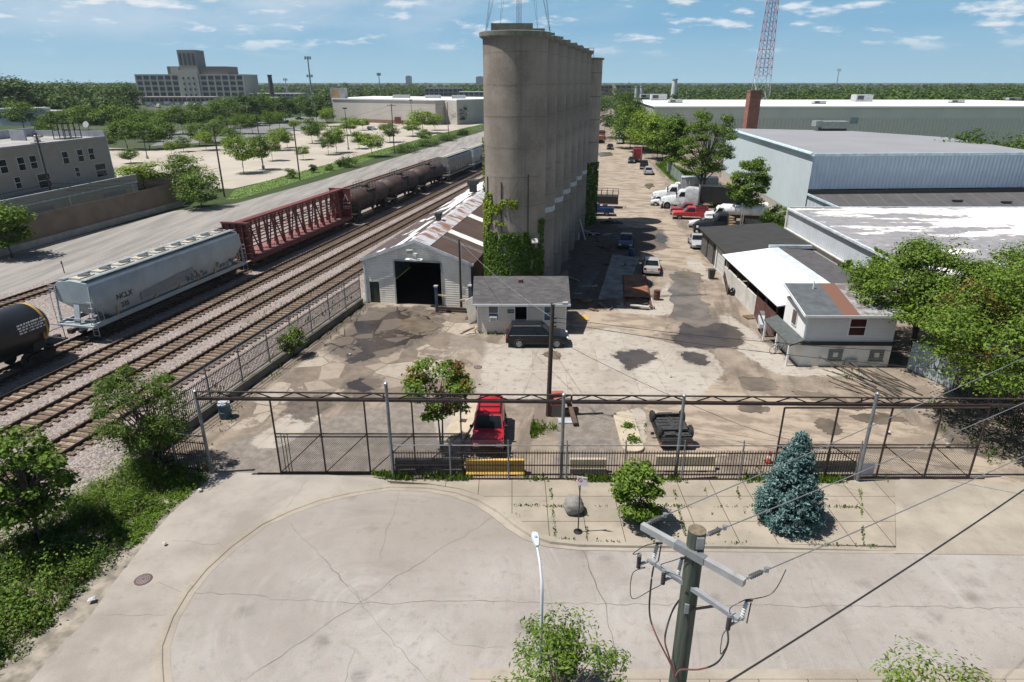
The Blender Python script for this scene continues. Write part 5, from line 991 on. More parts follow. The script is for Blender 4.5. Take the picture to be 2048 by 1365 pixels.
# ---------------- vegetation ----------------
def unit(a): return a/np.maximum(np.linalg.norm(a,axis=1,keepdims=True),1e-6)
def cards(name,P,Nn,size,mat,rs,aspect=.55,jit=.35):
    n=len(P); L=size*(1+jit*(rs.rand(n,1)*2-1)); r=rs.randn(n,3); a=unit(np.cross(Nn,r)); b=unit(np.cross(Nn,a)); bend=Nn*L*.12
    v=np.empty((n,4,3)); v[:,0]=P-a*L*.5-bend; v[:,1]=P-b*L*.5*aspect; v[:,2]=P+a*L*.5-bend; v[:,3]=P+b*L*.5*aspect
    me=bpy.data.meshes.new(name); me.vertices.add(n*4); me.vertices.foreach_set('co',v.reshape(-1)); me.loops.add(n*4); me.loops.foreach_set('vertex_index',np.arange(n*4,dtype=np.int32))
    me.polygons.add(n); me.polygons.foreach_set('loop_start',np.arange(0,n*4,4,dtype=np.int32)); me.polygons.foreach_set('loop_total',np.full(n,4,dtype=np.int32)); me.update(); me.validate()
    if mat: me.materials.append(mat)
    return me
def crown_pts(rs,H,W,base,ncl,nleaf,cl=.32,shape=0,flat=.75):
    """clumps over an ellipsoid-like crown; returns points, normals and clump centres"""
    hc=H*(1-base); cz=H*base+hc*.5; C_=[]
    while len(C_)<ncl:
        p=rs.randn(3); p/=np.linalg.norm(p); rr=.55+.45*rs.rand()**.5; p=p*rr
        if p[2]<-.75: continue
        w=1.0
        if shape==1: w=1.05-.55*max(0,p[2])          # broad low
        if shape==2: w=1.1-.75*(p[2]*.5+.5)            # conical
        if shape==3: w=.7+.45*(p[2]*.5+.5)             # vase
        C_.append((p[0]*W*.5*w*.86,p[1]*W*.5*w*.86,cz+p[2]*hc*.45))
    C_=np.array(C_); rad=W*.5*cl*1.25*(.55+.9*rs.rand(ncl)); idx=rs.randint(0,ncl,nleaf)
    d=unit(rs.randn(nleaf,3)); d[:,2]=np.where(d[:,2]<0,d[:,2]*.55,d[:,2]); q=(.25+.75*rs.rand(nleaf,1)**.6)*(1+.07*rs.randn(nleaf,1))
    P=C_[idx]+d*rad[idx][:,None]*q*np.array([1.1,1.1,flat]); Nn=unit(d*.7+np.array([0,0,.85])+rs.randn(nleaf,3)*.42)
    return P,Nn,C_
def trunk_mesh(t,H,base,C_,r,mat,rs,nl=7,multi=1):
    m=MB()
    for k in range(multi):
        ox,oy=(0,0) if multi==1 else (rs.uniform(-.25,.25)*H*.09,rs.uniform(-.25,.25)*H*.09); top=Vector((ox*4,oy*4,H*(base+(1-base)*.55)))
        pts=[Vector((ox,oy,-.1)),Vector((ox*1.6+rs.uniform(-.02,.02)*H,oy*1.6+rs.uniform(-.02,.02)*H,H*base*.6)),Vector((ox*2.4,oy*2.4,H*base*1.1)),top]
        m.path(pts,r/(multi**.5),7,r*.25)
        for i in rs.choice(len(C_),min(nl,len(C_)),replace=False):
            s=pts[2].lerp(top,rs.uniform(0,.8)); e=Vector(C_[i]); m.path([s,s.lerp(e,.5)+Vector((0,0,-.03*H)),e],r*.34,5,r*.08)
    m.obj('trunk',mat,t,True)
m_bark=M('grey brown bark',(.075,.058,.045),.9,.3,4)
LF={'mid':M_leaf('leaf mid green',(0.101,0.176,0.025),(0.210,0.302,0.045)),'dark':M_leaf('leaf dark green',(0.054,0.101,0.021),(0.111,0.171,0.032)),'lime':M_leaf('leaf light green',(0.178,0.271,0.031),(0.322,0.416,0.065)),'loc':M_leaf('leaf locust',(0.121,0.200,0.028),(0.236,0.333,0.055)),
 'blue':M_leaf('spruce needles',(0.095,0.181,0.171),(0.225,0.338,0.333),.5,.1),'oran':M_leaf('seed clusters',(0.20,0.098,0.034),(0.30,0.16,0.055),.7,.2),'ivy':M_leaf('ivy leaf',(0.072,0.144,0.019),(0.173,0.260,0.032)),'ivy_sunlit':M_leaf('sunlit young ivy leaf',(0.204,0.281,0.028),(0.347,0.416,0.056)),'grass':M_leaf('grass blade',(0.109,0.200,0.022),(0.248,0.344,0.048),.6),'weed':M_leaf('weed leaf',(0.072,0.131,0.022),(0.186,0.239,0.040),.5),'far':M_leaf('far leaf',(0.056,0.105,0.022),(0.129,0.183,0.036),.45,.15),'dry':M_leaf('dry weed',(0.135,0.101,0.054),(0.224,0.168,0.084),.6)}
LFS=1.35
def tree(name,label,P,H,W,base=.3,ncl=26,nleaf=5000,size=.2,leaf='mid',r=.14,seed=1,group=None,multi=1,shape=0,cl=.36,cat='tree',nl=8,aspect=.55,extra=None,flat=.75,rz=0):
    rs=np.random.RandomState(seed); t=thing(name,label,cat,P,rz,group); Pt,Nn,C_=crown_pts(rs,H,W,base,ncl,nleaf,cl,shape,flat)
    trunk_mesh(t,H,base,C_,r,m_bark,rs,nl,multi); o=link('crown',cards('crown',Pt,Nn,size,LF[leaf],rs,aspect),t)
    if extra:
        lf,frac,xmin=extra; i2=np.nonzero((C_[:,0]>xmin)&((C_[:,2]<H*.72)|(xmin<-5)))[0]; i2=rs.choice(i2,max(1,int(len(i2)*frac)),replace=False); n2=int(len(i2)*nleaf/len(C_)*.55); ii=rs.choice(i2,n2); rad=W*.5*cl
        P2=C_[ii]+unit(rs.randn(n2,3)+np.array([0,-.3,.9]))*rad*(.7+.5*rs.rand(n2,1))*np.array([1,1,.85]); link('seed_cluster',cards('seed_cluster',P2,unit(rs.randn(n2,3)+np.array([0,0,.6])),size*1.0,LF[lf],rs,.6),t)
    return t
def tpx(x,y,top,w):
    P=at(x,y); return P,hgt(x,y,top),w*depth(P)/F
# car park trees
def protos(n,leaf,H,W,base,ncl,nleaf,size,seed,shape=0,cl=.36):
    out=[]
    for k in range(n):
        rs=np.random.RandomState(seed+k); Pt,Nn,C_=crown_pts(rs,H,W,base,ncl,nleaf,cl,shape); t=MB()
        class _T: pass
        e=bpy.data.objects.new('tmp',None); C.objects.link(e); trunk_mesh(e,H,base,C_,H*.018,m_bark,rs,6); tm=e.children[0].data; bpy.data.objects.remove(e.children[0]); bpy.data.objects.remove(e)
        out.append((tm,cards('crown',Pt,Nn,size,LF[leaf],rs),H,W))
    return out
def stamp(pr,name,label,P,H,W,rs,group,cat='tree'):
    tm,cm,h,w=pr; t=thing(name,label,cat,P,rs.uniform(0,6.28),group); t.scale=(W/w,W/w,H/h); link('trunk',tm,t); link('crown',cm,t); return t
rsx=np.random.RandomState(5)
PL=protos(4,'lime',7,6,.28,26,3000,.40,30,cl=.40); PMi=protos(4,'mid',8,7,.22,30,3200,.46,40,cl=.4); PD=protos(4,'dark',10,8,.10,36,3200,.6,50,cl=.4); PF=protos(4,'far',13,12,.08,40,3000,.85,60,cl=.4)
CPT=[(488,347,268,60),(526,340,270,42),(560,301,256,40),(575,296,262,30),(625,287,236,36),(636,282,241,36),(657,310,263,30),(673,306,254,38),(718,298,263,32),(744,314,266,46),(607,320,292,28),(701,271,233,50),(726,261,237,26),(780,285,244,38),(826,273,241,40),(846,267,221,58),(870,261,226,32),(850,285,259,30),(263,327,298,36),(412,301,263,40),(344,312,283,24),(373,370,310,72),(290,378,323,92),(545,322,272,36),(655,253,216,34),(590,262,240,24)]
CPT.sort(key=lambda q:q[0])
NUM='first second third fourth fifth sixth seventh eighth ninth tenth eleventh twelfth thirteenth fourteenth fifteenth sixteenth seventeenth eighteenth nineteenth twentieth'.split()
def nth(k):
    if k<20: return NUM[k]
    w={2:'twenty',3:'thirty',4:'forty',5:'fifty',6:'sixty',7:'seventy'}; k+=1
    return w[k//10].rstrip('y')+'ieth' if k%10==0 else w[k//10]+'-'+NUM[k%10-1]
for k,q in enumerate(CPT):
    P,H,W=tpx(*q); stamp((PL if k%3 else PMi)[k%4],'car_park_tree',f'{"broad" if W>7 else "slim" if W<4.5 else "rounded"} young tree on the pale car park, {nth(k)} one from the left',P,H,W,rsx,'young trees in the car park')
P,H,W=tpx(921,249,207,32); stamp(PD[0],'dark_tree','dark upright tree against the right end of the store wall',P,H,W,rsx,None)
GRV=[(20,244,152,95),(75,240,160,70),(118,238,176,60),(155,234,168,60),(192,230,166,60),(232,228,166,62),(262,232,170,45),(50,262,200,60),(180,268,212,62),(225,268,210,55),(255,300,240,62),(150,262,218,50),(300,300,246,55),(330,297,236,52),(290,284,226,48),(262,268,214,50),(302,266,220,44),(333,270,216,46),(366,268,212,48),(400,264,206,48),(430,260,202,44),(462,257,192,46),(496,252,188,42),(522,248,192,32),(546,246,193,30),(572,247,192,32),(602,245,193,36),(634,246,190,36),(400,292,244,44),(432,286,246,40),(468,297,256,44),(368,304,274,30),(505,268,226,36),(540,262,222,30),(445,272,232,40),(482,268,228,36),(110,262,222,46),(212,246,196,50),(100,300,245,50),(215,300,262,44),(560,258,222,30)]
GRV.sort(key=lambda q:q[0])
for k,q in enumerate(GRV):
    P,H,W=tpx(*q); stamp((PF if q[2]<182 else PMi if q[1]>255 else PD if k%3 else PMi)[k%4],'grove_tree',f'{"tall spreading" if H>15 else "dense"} green tree of the grove left of the store, {nth(k)} from the left',P,H,W*(1.25 if q[1]<255 else .98),rsx,'grove trees behind the car park')
# trees right of the silos, at the far end of the yard
YT=[(1224,276,176,70,'dark'),(1250,297,208,62,'mid'),(1276,305,220,62,'lime'),(1303,318,224,54,'lime'),(1328,350,230,48,'mid'),(1243,280,190,54,'dark'),(1290,302,232,50,'mid'),(1262,288,200,54,'dark'),(1312,322,240,44,'mid')]
for k,(x,y,tp,w,lf) in enumerate(sorted(YT)):
    P,H,W=tpx(x,y,tp,w); tree('yard_tree',f'leafy tree lining the far yard, {nth(k)} from the silos',P+Vector((1.5,0,0)),H,W*1.15,.06,34,8000,.5,lf,.2,seed=70+k,group='trees lining the far yard')
P,H,W=tpx(1402,402,205,118); tree('poplar_tree','tall open-crowned tree with several stems beside the blue warehouse',P,H,W,.18,90,16000,.30,'mid',.3,seed=91,multi=3,shape=0,cl=.16,nl=16)
P,H,W=tpx(1486,446,312,84); tree('dark_tree','compact dark tree between the garage and the blue warehouse',P,H*1.03,W,.08,80,13000,.30,'mid',.25,seed=92,cl=.2,nl=10)
for (x,y,tp,w,lab) in ((1556,452,408,36,'small bush on the grass by the painted warehouse corner'),(1440,402,372,40,'low bush under the open-crowned tree'),(580,357,338,28,'small bush with a bare sapling on the verge'),(658,341,330,18,'tiny shrub on the verge beside the service road'),(1190,1,1,1,'')):
    if y<10: continue
    P,H,W=tpx(x,y,tp,w); tree('bush',lab,P,max(H,.8),W,.05,14,900,.3,'mid',.05,seed=x,cat='bush')
P,H,W=tpx(627,346,323,16); tree('cypress_shrub','small upright conifer shrub on the verge',P,H,W,.02,16,900,.28,'dark',.05,seed=8,shape=2,cat='bush')
P,H,W=tpx(404,416,345,86); tree('bush','big rounded bush at the end of the grey plank fence',P,H,W,.05,30,3200,.4,'mid',.12,seed=93,cat='bush')
for k,(x0,x1,y) in enumerate(((673,721,334),(786,834,305),(833,881,293),(876,914,282),(910,940,271),(1010,1015,262))):
    if k==5: continue
    A,B=at(x0,y),at(x1,y); tree('juniper_hedge',f'low dark juniper clump on the verge, {nth(k)} counting from the left',(A+B)/2+V*0,1.9,(B-A).length,.0,16,1300,.4,'dark',.05,seed=110+k,group='juniper clumps on the verge',cat='hedge',flat=.9)
P,H,W=tpx(24,516,402,92); tree('fence_tree','light green leafy tree before the plank fence at the left edge',P,H,W,.12,30,4200,.36,'loc',.16,seed=94)
# far right hedge and trees beyond the blue warehouse
for k,x in enumerate((1900,1935,1970,2005,2040,2075)):
    P=at(x,292+2*k,9.3); P.z=0; tree('tall_shrub',f'dense shrub rising past the grey roof edge at right, {nth(k)} from the left',P,11.6+.7*math.sin(k*2.1),8,.1,18,1500,.5,'dark' if k%2 else 'mid',.15,seed=130+k,group='shrubs beyond the grey roof',cat='tree')
# big trees at the right
tree('sumac_tree','spreading light green tree over the little house',(29.8,44.2,0),8.7,11.5,.24,110,30000,.21,'loc',.3,seed=141,multi=3,shape=1,cl=.16,nl=40)
tree('seeding_tree','large tree with orange seed clusters at the right edge',(30.4,32.8,0),10.6,15,.12,150,42000,.2,'loc',.32,seed=142,multi=2,shape=1,cl=.14,nl=40,extra=('oran',.62,-3.2))
tree('seeding_tree','green crown rising behind the orange-seeded tree at the right edge',(37.5,42.5,0),9.6,12.0,.25,100,26000,.21,'loc',.3,seed=143,multi=2,shape=1,cl=.16,nl=30)
# trees and shrubs round the gate
P,H,W=tpx(885,905,706,142); tree('young_tree','slender reddish-tipped young tree inside the fence left of the red SUV',P,H,W,.30,44,4200,.2,'loc',.10,seed=151,multi=2,cl=.2,nl=12,extra=('oran',.42,-9))
P,H,W=tpx(1275,1052,918,92); tree('sapling_shrub','leafy green sapling growing out of the sidewalk',P,H,W*1.12,.03,44,5200,.22,'loc',.06,seed=152,cl=.26,shape=0,nl=12,cat='shrub',aspect=.4)
P,H,W=tpx(318,955,730,180); tree('fence_bush','overgrown dark green bush swallowing the corner of the rail fence',P+Vector((-.3,.6,0)),H*1.0,W*1.08,.06,46,11000,.17,'weed',.14,seed=153,multi=3,cl=.2,nl=24,shape=3,aspect=.36,cat='bush')
P,H,W=tpx(78,1090,868,185); tree('roadside_tree','leafy tree above the gravel at the lower left edge',P,H,W*1.05,.2,64,9500,.2,'mid',.14,seed=154,multi=3,cl=.2,nl=24)
P,H,W=tpx(588,712,645,48); tree('fence_bush','narrow yellow-green shrub growing through the rail fence',P,H,W,.02,16,1500,.18,'mid',.05,seed=155,cat='bush')
tree('honey_locust','feathery tree top around the street lamp at the bottom edge',(1.35,14.0,0),3.55,5.2,.2,60,6000,.16,'loc',.12,seed=161,cl=.17,nl=26,aspect=.35)
tree('honey_locust','feathery tree top at the bottom right corner',(12.4,13.6,0),3.3,2.9,.4,16,2200,.16,'loc',.09,seed=162,cl=.3,nl=10,aspect=.35)
# blue spruce
def spruce(P,H,W):
    rs=np.random.RandomState(9); t=thing('blue_spruce','plump blue spruce standing on the sidewalk','conifer',P); m=MB(); m.path([(0,0,0),(0,0,H*.95)],.13,8,.02); m.obj('trunk',m_bark,t)
    Ps=[];Ns=[]; br=MB()
    for k in range(420):
        f=rs.rand()**1.25; z=H*(.03+.93*f); R_=W*.5*(min(1,.80+f*1.6) if f<.13 else (1-f)**.72*1.08)*(.82+.24*rs.rand()); a=rs.rand()*6.283; d=np.array([math.cos(a),math.sin(a),0])
        n=int(30+80*(1-f)); s=rs.rand(n)**.55; p=np.array([0,0,z])+d*R_*s[:,None]+np.array([0,0,1])*(-.12*R_*np.sin(s*3)+.12*R_*s**2)[:,None]; p+=rs.randn(n,3)*np.array([.10,.10,.06]); Ps.append(p); Ns.append(unit(rs.randn(n,3)*.7+np.array([0,0,.7])+d*.4))
        br.path([(0,0,z),tuple(np.array([0,0,z-.05*R_])+d*R_*.8)],.02,4,.006)
    br.obj('branch_framework',m_bark,t); link('foliage',cards('foliage',np.concatenate(Ps),np.concatenate(Ns),.17,LF['blue'],rs,.34),t)
P=at(1572,1046); spruce(P,4.85,3.15)
# ivy on the silos and the warehouse wall
def ivy(name,label,c,r,rg,seed,size=.2):
    rs=np.random.RandomState(seed); t=thing(name,label,'ivy',c)
    for leaf,lst,nm in rg:
        Ps=[];Ns=[]
        for (a0,a1,z0,z1,n) in lst:
            a=R(1)*(a0+(a1-a0)*rs.rand(n)); z=z0+(z1-z0)*rs.rand(n); keep=(np.sin(a*9+z*1.7)+np.sin(a*17-z*2.3)+rs.randn(n)*.6)>-1.0; a=a[keep];z=z[keep]
            d=np.c_[np.cos(a),np.sin(a),0*a]; Ps.append(d*(r+.03+.17*rs.rand(len(a),1))+np.c_[0*a,0*a,z]); Ns.append(unit(d+rs.randn(len(a),3)*.4+np.array([0,0,.3])))
        link(nm,cards(nm,np.concatenate(Ps),np.concatenate(Ns),size,LF[leaf],rs,.75),t)
ivy('climbing_ivy','ivy climbing the foot of the front silo',(.27,56.4,0),2.6,[('ivy',[(-184,-22,1.5,5.5,8200),(-182,-55,4.8,6.5,3400),(-150,-65,6.0,7.0,1000),(-42,-24,5,8,450)],'foliage'),('ivy_sunlit',[(-186,-148,6.0,9.4,2000),(-165,-138,7.5,10.2,600),(-150,-118,8.5,9.3,480),(-120,-85,9.0,9.8,190),(-190,-172,10,14.5,300),(-150,-108,7.7,7.85,150)],'young_growth')],171)  # young growth at upper left has sunlight put into its yellow-green leaf colour
ivy('climbing_ivy','dark ivy strip at the foot of the narrow laddered silo',tuple(p8),2.35,[('ivy',[(-95,-5,0,8.6,2600)],'foliage')],172,.28)
def ivywall():
    rs=np.random.RandomState(4); t=thing('climbing_ivy','ivy spilling along the painted warehouse wall above the workshop roof','ivy',(35.1,58,0)); n=6500; y=rs.uniform(-14,9,n); top=np.where(y>3,.5+1.2*np.sin(y*1.1)**2,np.where(y>-1.5,4.0,1.7+.6*np.sin(y*.8))); z=top*rs.rand(n)**.7
    x=-.15-.9*rs.rand(n)*(1-z/4.6)-.0*y+y*.033; link('foliage',cards('foliage',np.c_[x,y,z],unit(np.c_[-np.ones(n),0*x,.5+0*x]+rs.randn(n,3)*.5),.32,LF['ivy'],rs,.75),t)
ivywall()
# weeds and grass
def scatter(name,polys,dens,h0,h1,w,leaf,seed,z=.0,clump=0,lean=.35):
    rs=np.random.RandomState(seed); Ps=[];Hs=[]
    for poly in polys:
        W_=np.array([A2(*p) for p in poly]); a=W_.min(0);b=W_.max(0); n=int((b-a).prod()*dens)
        q=a+(b-a)*rs.rand(n,2); k=inside(q[:,0],q[:,1],[tuple(p) for p in W_]); q=q[k]
        if clump: g=np.sin(q[:,0]*clump)+np.sin(q[:,1]*clump*1.3+1)+np.sin((q[:,0]+q[:,1])*clump*.37)+rs.randn(len(q))*.5; q=q[g>-.1]
        Ps.append(q)
    q=np.concatenate(Ps); n=len(q); h=h0+(h1-h0)*rs.rand(n)**1.6; a=rs.rand(n)*6.283; ln=lean*h*rs.rand(n); dx=np.cos(a);dy=np.sin(a); ww=w*(.6+.8*rs.rand(n)); p=np.c_[q,np.full(n,z)]
    side=np.c_[-dy,dx,0*a]*ww[:,None]*.5; mid=p+np.c_[dx*ln*.35,dy*ln*.35,h*.6]; tip=p+np.c_[dx*ln,dy*ln,h]
    v=np.empty((n,4,3)); v[:,0]=p-side*.4; v[:,1]=mid+side; v[:,2]=tip; v[:,3]=mid-side
    me=bpy.data.meshes.new(name); me.vertices.add(n*4); me.vertices.foreach_set('co',v.reshape(-1)); me.loops.add(n*4); me.loops.foreach_set('vertex_index',np.arange(n*4,dtype=np.int32)); me.polygons.add(n); me.polygons.foreach_set('loop_start',np.arange(0,n*4,4,dtype=np.int32)); me.polygons.foreach_set('loop_total',np.full(n,4,dtype=np.int32)); me.update(); me.materials.append(LF[leaf]); return tag(link(name,me),kind='stuff')
mg=M('grass soil',(.105,.165,.038),.95,.3,1.5); ms_=M('weedy soil',(.22,.195,.16),.95,.4,1.6)
LW=[(415,950),(365,985),(305,1035),(222,1120),(135,1225),(60,1290),(-30,1370),(-120,1430),(-200,1300),(-60,1150),(60,1050),(150,1000),(230,945),(285,905),(330,920),(380,940)]
pxflat('weedy_verge',[(425,950),(385,988),(340,1034),(265,1124),(180,1240),(115,1305),(40,1385),(-160,1450),(-400,1300),(-120,1130),(60,1030),(150,985),(230,935),(285,900),(330,915),(380,935)],ms_,.012)
def tufts(name,poly,n,r0,r1,h0,h1,nl,size,leaf,seed,aspect=.5):
    rs=np.random.RandomState(seed); W_=np.array([A2(*p) for p in poly]); a=W_.min(0);b=W_.max(0); q=a+(b-a)*rs.rand(n*6,2); q=q[inside(q[:,0],q[:,1],[tuple(p) for p in W_])][:n]; Ps=[];Ns=[]
    for x,y in q:
        r=rs.uniform(r0,r1);h=rs.uniform(h0,h1); d=unit(rs.randn(nl,3)); d[:,2]=np.abs(d[:,2]); s=(.35+.65*rs.rand(nl,1)**.5); Ps.append(d*s*np.array([r,r,h])*(1+.25*rs.randn(nl,1))+np.array([x,y,.03])); Ns.append(unit(d*.6+np.array([0,0,.6])+rs.randn(nl,3)*.5))
    P_=np.concatenate(Ps); P_[:,2]=np.abs(P_[:,2])+.02; tag(link(name,cards(name,P_,np.concatenate(Ns),size,LF[leaf],rs,aspect)),kind='stuff')
NB=[(418,955),(322,1040),(262,1105),(205,1060),(265,980),(330,950)]
tufts('low_weeds',NB,420,.12,.3,.08,.22,34,.10,'grass',2); tufts('low_weeds',LW,330,.12,.36,.1,.35,34,.12,'weed',3); tufts('tall_weeds',LW,70,.25,.6,.35,.9,110,.13,'weed',4,.4); tufts('dry_weeds',LW,60,.2,.5,.2,.6,50,.12,'dry',14,.25); tufts('tall_weeds',LW,36,.3,.6,.4,1.0,110,.13,'dark',15,.5)
tufts('tall_weeds',[(150,1005),(230,948),(285,905),(325,955),(270,1030),(200,1060),(130,1060)],90,.25,.55,.6,1.3,120,.15,'loc',5,.22); scatter('dry_weeds',[LW],9,.3,1.0,.035,'dry',3,clump=.9); scatter('weeds',[LW],60,.1,.45,.035,'grass',9,clump=1.6)
tufts('tall_weeds',[(-100,1090),(110,1080),(215,1110),(120,1220),(0,1320),(-150,1370)],70,.3,.8,.5,1.3,120,.15,'mid',6)
VG=[(300,470),(460,385),(560,360),(690,322),(790,300),(900,272),(968,258),(968,250),(880,262),(770,285),(640,330),(560,345),(470,378),(440,395)]
VERGE=[(452,400),(470,380),(570,352),(660,328),(760,300),(880,268),(972,247),(972,254),(890,276),(790,303),(700,333),(600,362),(480,398)]
pxflat('grass_verge',VERGE,mg,.012); scatter('grass',[VERGE],14,.05,.18,.14,'grass',6)
RG=[(1425,366),(1500,402),(1565,440),(1612,488),(1560,470),(1520,442),(1440,420),(1400,400),(1340,360),(1310,330),(1330,325)]
pxflat('grass_strip',RG,mg,.012); scatter('grass',[RG],22,.2,.8,.14,'grass',7)
for k,(poly,d,h,lf) in enumerate([([(740,956),(1000,962),(1715,964),(1780,963),(1780,972),(1400,971),(1000,969),(790,966)],700,.45,'grass'),([(1065,840),(1110,838),(1118,880),(1060,878)],420,.45,'grass'),([(380,700),(560,705),(720,612),(735,605),(735,625),(600,730),(420,860)],6,.5,'weed'),([(400,850),(460,815),(500,790),(470,850),(420,900)],10,.4,'weed'),([(1235,1000),(1265,1000),(1300,1060),(1240,1060)],90,.4,'grass'),([(1245,860),(1250,860),(1252,905),(1246,900)],90,.35,'grass'),([(1285,830),(1292,830),(1295,880),(1290,880)],90,.35,'grass'),([(1680,745),(1730,742),(1740,760),(1690,762)],25,.4,'grass'),([(1850,800),(2048,830),(2048,930),(1960,930),(1880,870)],18,.5,'weed'),([(480,600),(640,590),(730,560),(735,585),(590,680),(480,720)],8,.6,'weed'),([(940,660),(1015,668),(1015,674),(940,668)],60,.25,'grass'),([(385,930),(440,925),(450,945),(400,950)],80,.4,'weed'),([(1480,950),(1560,950),(1720,955),(1720,930),(1640,935),(1500,935)],14,.4,'weed')]):
    scatter('weeds',[poly],d,.06,h,.09,lf,20+k,z=.13 if k in (0,4) else 0,clump=2.2 if k else 1.7)
def joints():
    polys=[]
    for x0,y0,x1,y1 in ((1003,1016,1160,1019),(1160,1017,1240,1018),(1166,972,1176,1092),(1100,972,1110,1085),(1228,990,1246,1060),(1347,985,1374,1092),(1408,980,1440,1092),(1718,975,1726,1095),(1300,1018,1720,1020),(1010,1020,1110,1082),(1110,1083,1250,1091),(1250,1091,1500,1093),(1500,1093,1790,1098),(1470,975,1508,1092)):
        polys.append([(x0-3,y0-2),(x1-3,y1-2),(x1+3,y1+2),(x0+3,y0+2)])
    scatter('weeds',polys,260,.04,.2,.07,'grass',77,z=.13,clump=3.3)
joints()
# the far wood
def wood():
    rs=np.random.RandomState(77); Ps=[];Ns=[];Ls=[]; N=6800
    u=rs.rand(N); Y=330*np.exp(u*math.log(3600/330)); X=(rs.rand(N)*2-1)*Y*1.2; px,py=px_of(X,Y,0)
    ok=np.ones(N,bool)
    ok&=~((X>30)&(X<170)&(Y<300)); ok&=~((np.abs(X+45)<62)&(Y<440)); ok&=~((px>150)&(px<500)&(Y>600)&(Y<760)); ok&=~((px>270)&(px<505)&(Y>330)&(Y<760)); ok&=~((px>500)&(px<640)&(Y<720)&(Y>500)); ok&=~((np.abs(px-1517)<26)&(Y<640)); ok&=~((px>540)&(px<640)&(Y<900)); ok&=~((np.abs(px-1346)<12)&(Y<640)); ok&=~((px>1195)&(px<1280)&(Y<800)); ok&=~((px>840)&(px<970)&(Y<700))
    for f0,f1,fb,*_ in FB: yb=at((f0+f1)/2,fb).y; ok&=~((px>f0-6)&(px<f1+6)&(Y<yb+25)&(Y>yb-170))
    X=X[ok];Y=Y[ok]
    for x,y in zip(X,Y):
        H=rs.uniform(10,17)*(.86+.22*math.sin(x*.011+1)*math.cos(y*.007)+.1*math.sin(x*.037))+(4.5 if y>600 else 0)*rs.rand()**2+(2.5 if x<-.5*y else 0); W=H*rs.uniform(.75,1.15); n=int(np.clip(150*(420/y)**.55,40,150)); s=1.5*(y/420)**.55
        ncl=9; c=unit(rs.randn(ncl,3))*np.array([W*.34,W*.34,H*.24]); c[:,2]=np.abs(c[:,2])*1.0+H*.48; i=rs.randint(0,ncl,n); d=unit(rs.randn(n,3)); d[:,2]=np.where(d[:,2]<-.2,-d[:,2]*.3,d[:,2])
        Ps.append(c[i]+d*W*.24*(.6+.4*rs.rand(n,1))+np.array([x,y,0])); Ns.append(unit(d+np.array([0,0,.5])+rs.randn(n,3)*.3)); Ls.append(np.full((n,1),s))
        m=10; q=rs.rand(m,1); Ps.append(np.c_[x+rs.randn(m)*W*.2,y+rs.randn(m)*W*.2,H*.35*rs.rand(m)]); Ns.append(unit(rs.randn(m,3))); Ls.append(np.full((m,1),s*1.2))
    L=np.concatenate(Ls); me=cards('distant_wood',np.concatenate(Ps),np.concatenate(Ns),L,LF['far'],rs,.75); tag(link('distant_wood',me),kind='stuff')
wood()
psl_=None
# ---------------- vehicles (local +Y is forward) ----------------
def paint(name,col,rough=.3): return M(name,col,rough,.05,.8,coat=.35)
red_lens=M('red lamp lens',(.30,.012,.012),.25); head_lens=M('clear lamp lens',(.62,.65,.68),.12); rimm=M('alloy rim',(.42,.43,.44),.35,.1); chass=M('black plastic trim',(.018,.018,.019),.6)
def wheel(t,x,y,r=.34,w=.22,rim=rimm,spokes=True,nm='wheel'):
    s=1 if x>0 else -1; o=MB(); prof=[(r*.62,-w/2),(r*.93,-w/2),(r,-w*.3),(r,w*.3),(r*.93,w/2),(r*.62,w/2)]
    MX=Matrix.Translation((x,y,r))@Matrix.Rotation(R(90),4,'Y'); 
    n=18; vs=[];fs=[]
    o.lathe(prof,n,M=MX,caps=False); wo=o.obj(nm,rubber,t,True)
    h=MB(); h.lathe([(r*.64,s*w*.30),(r*.60,s*w*.46),(r*.5,s*w*.40),(r*.16,s*w*.34),(r*.14,s*w*.44),(0,s*w*.45)],n,M=MX); h.obj('rim',rim,wo,True)
    if spokes:
        h=MB()
        for k in range(6):
            a=k*1.0472+.3; h.cb((x+s*w*.40,y+math.cos(a)*r*.37,r+math.sin(a)*r*.37),(.015,.05*r/.34,.06*r/.34),0)
        h.obj('rim_opening',black,wo)
    return wo
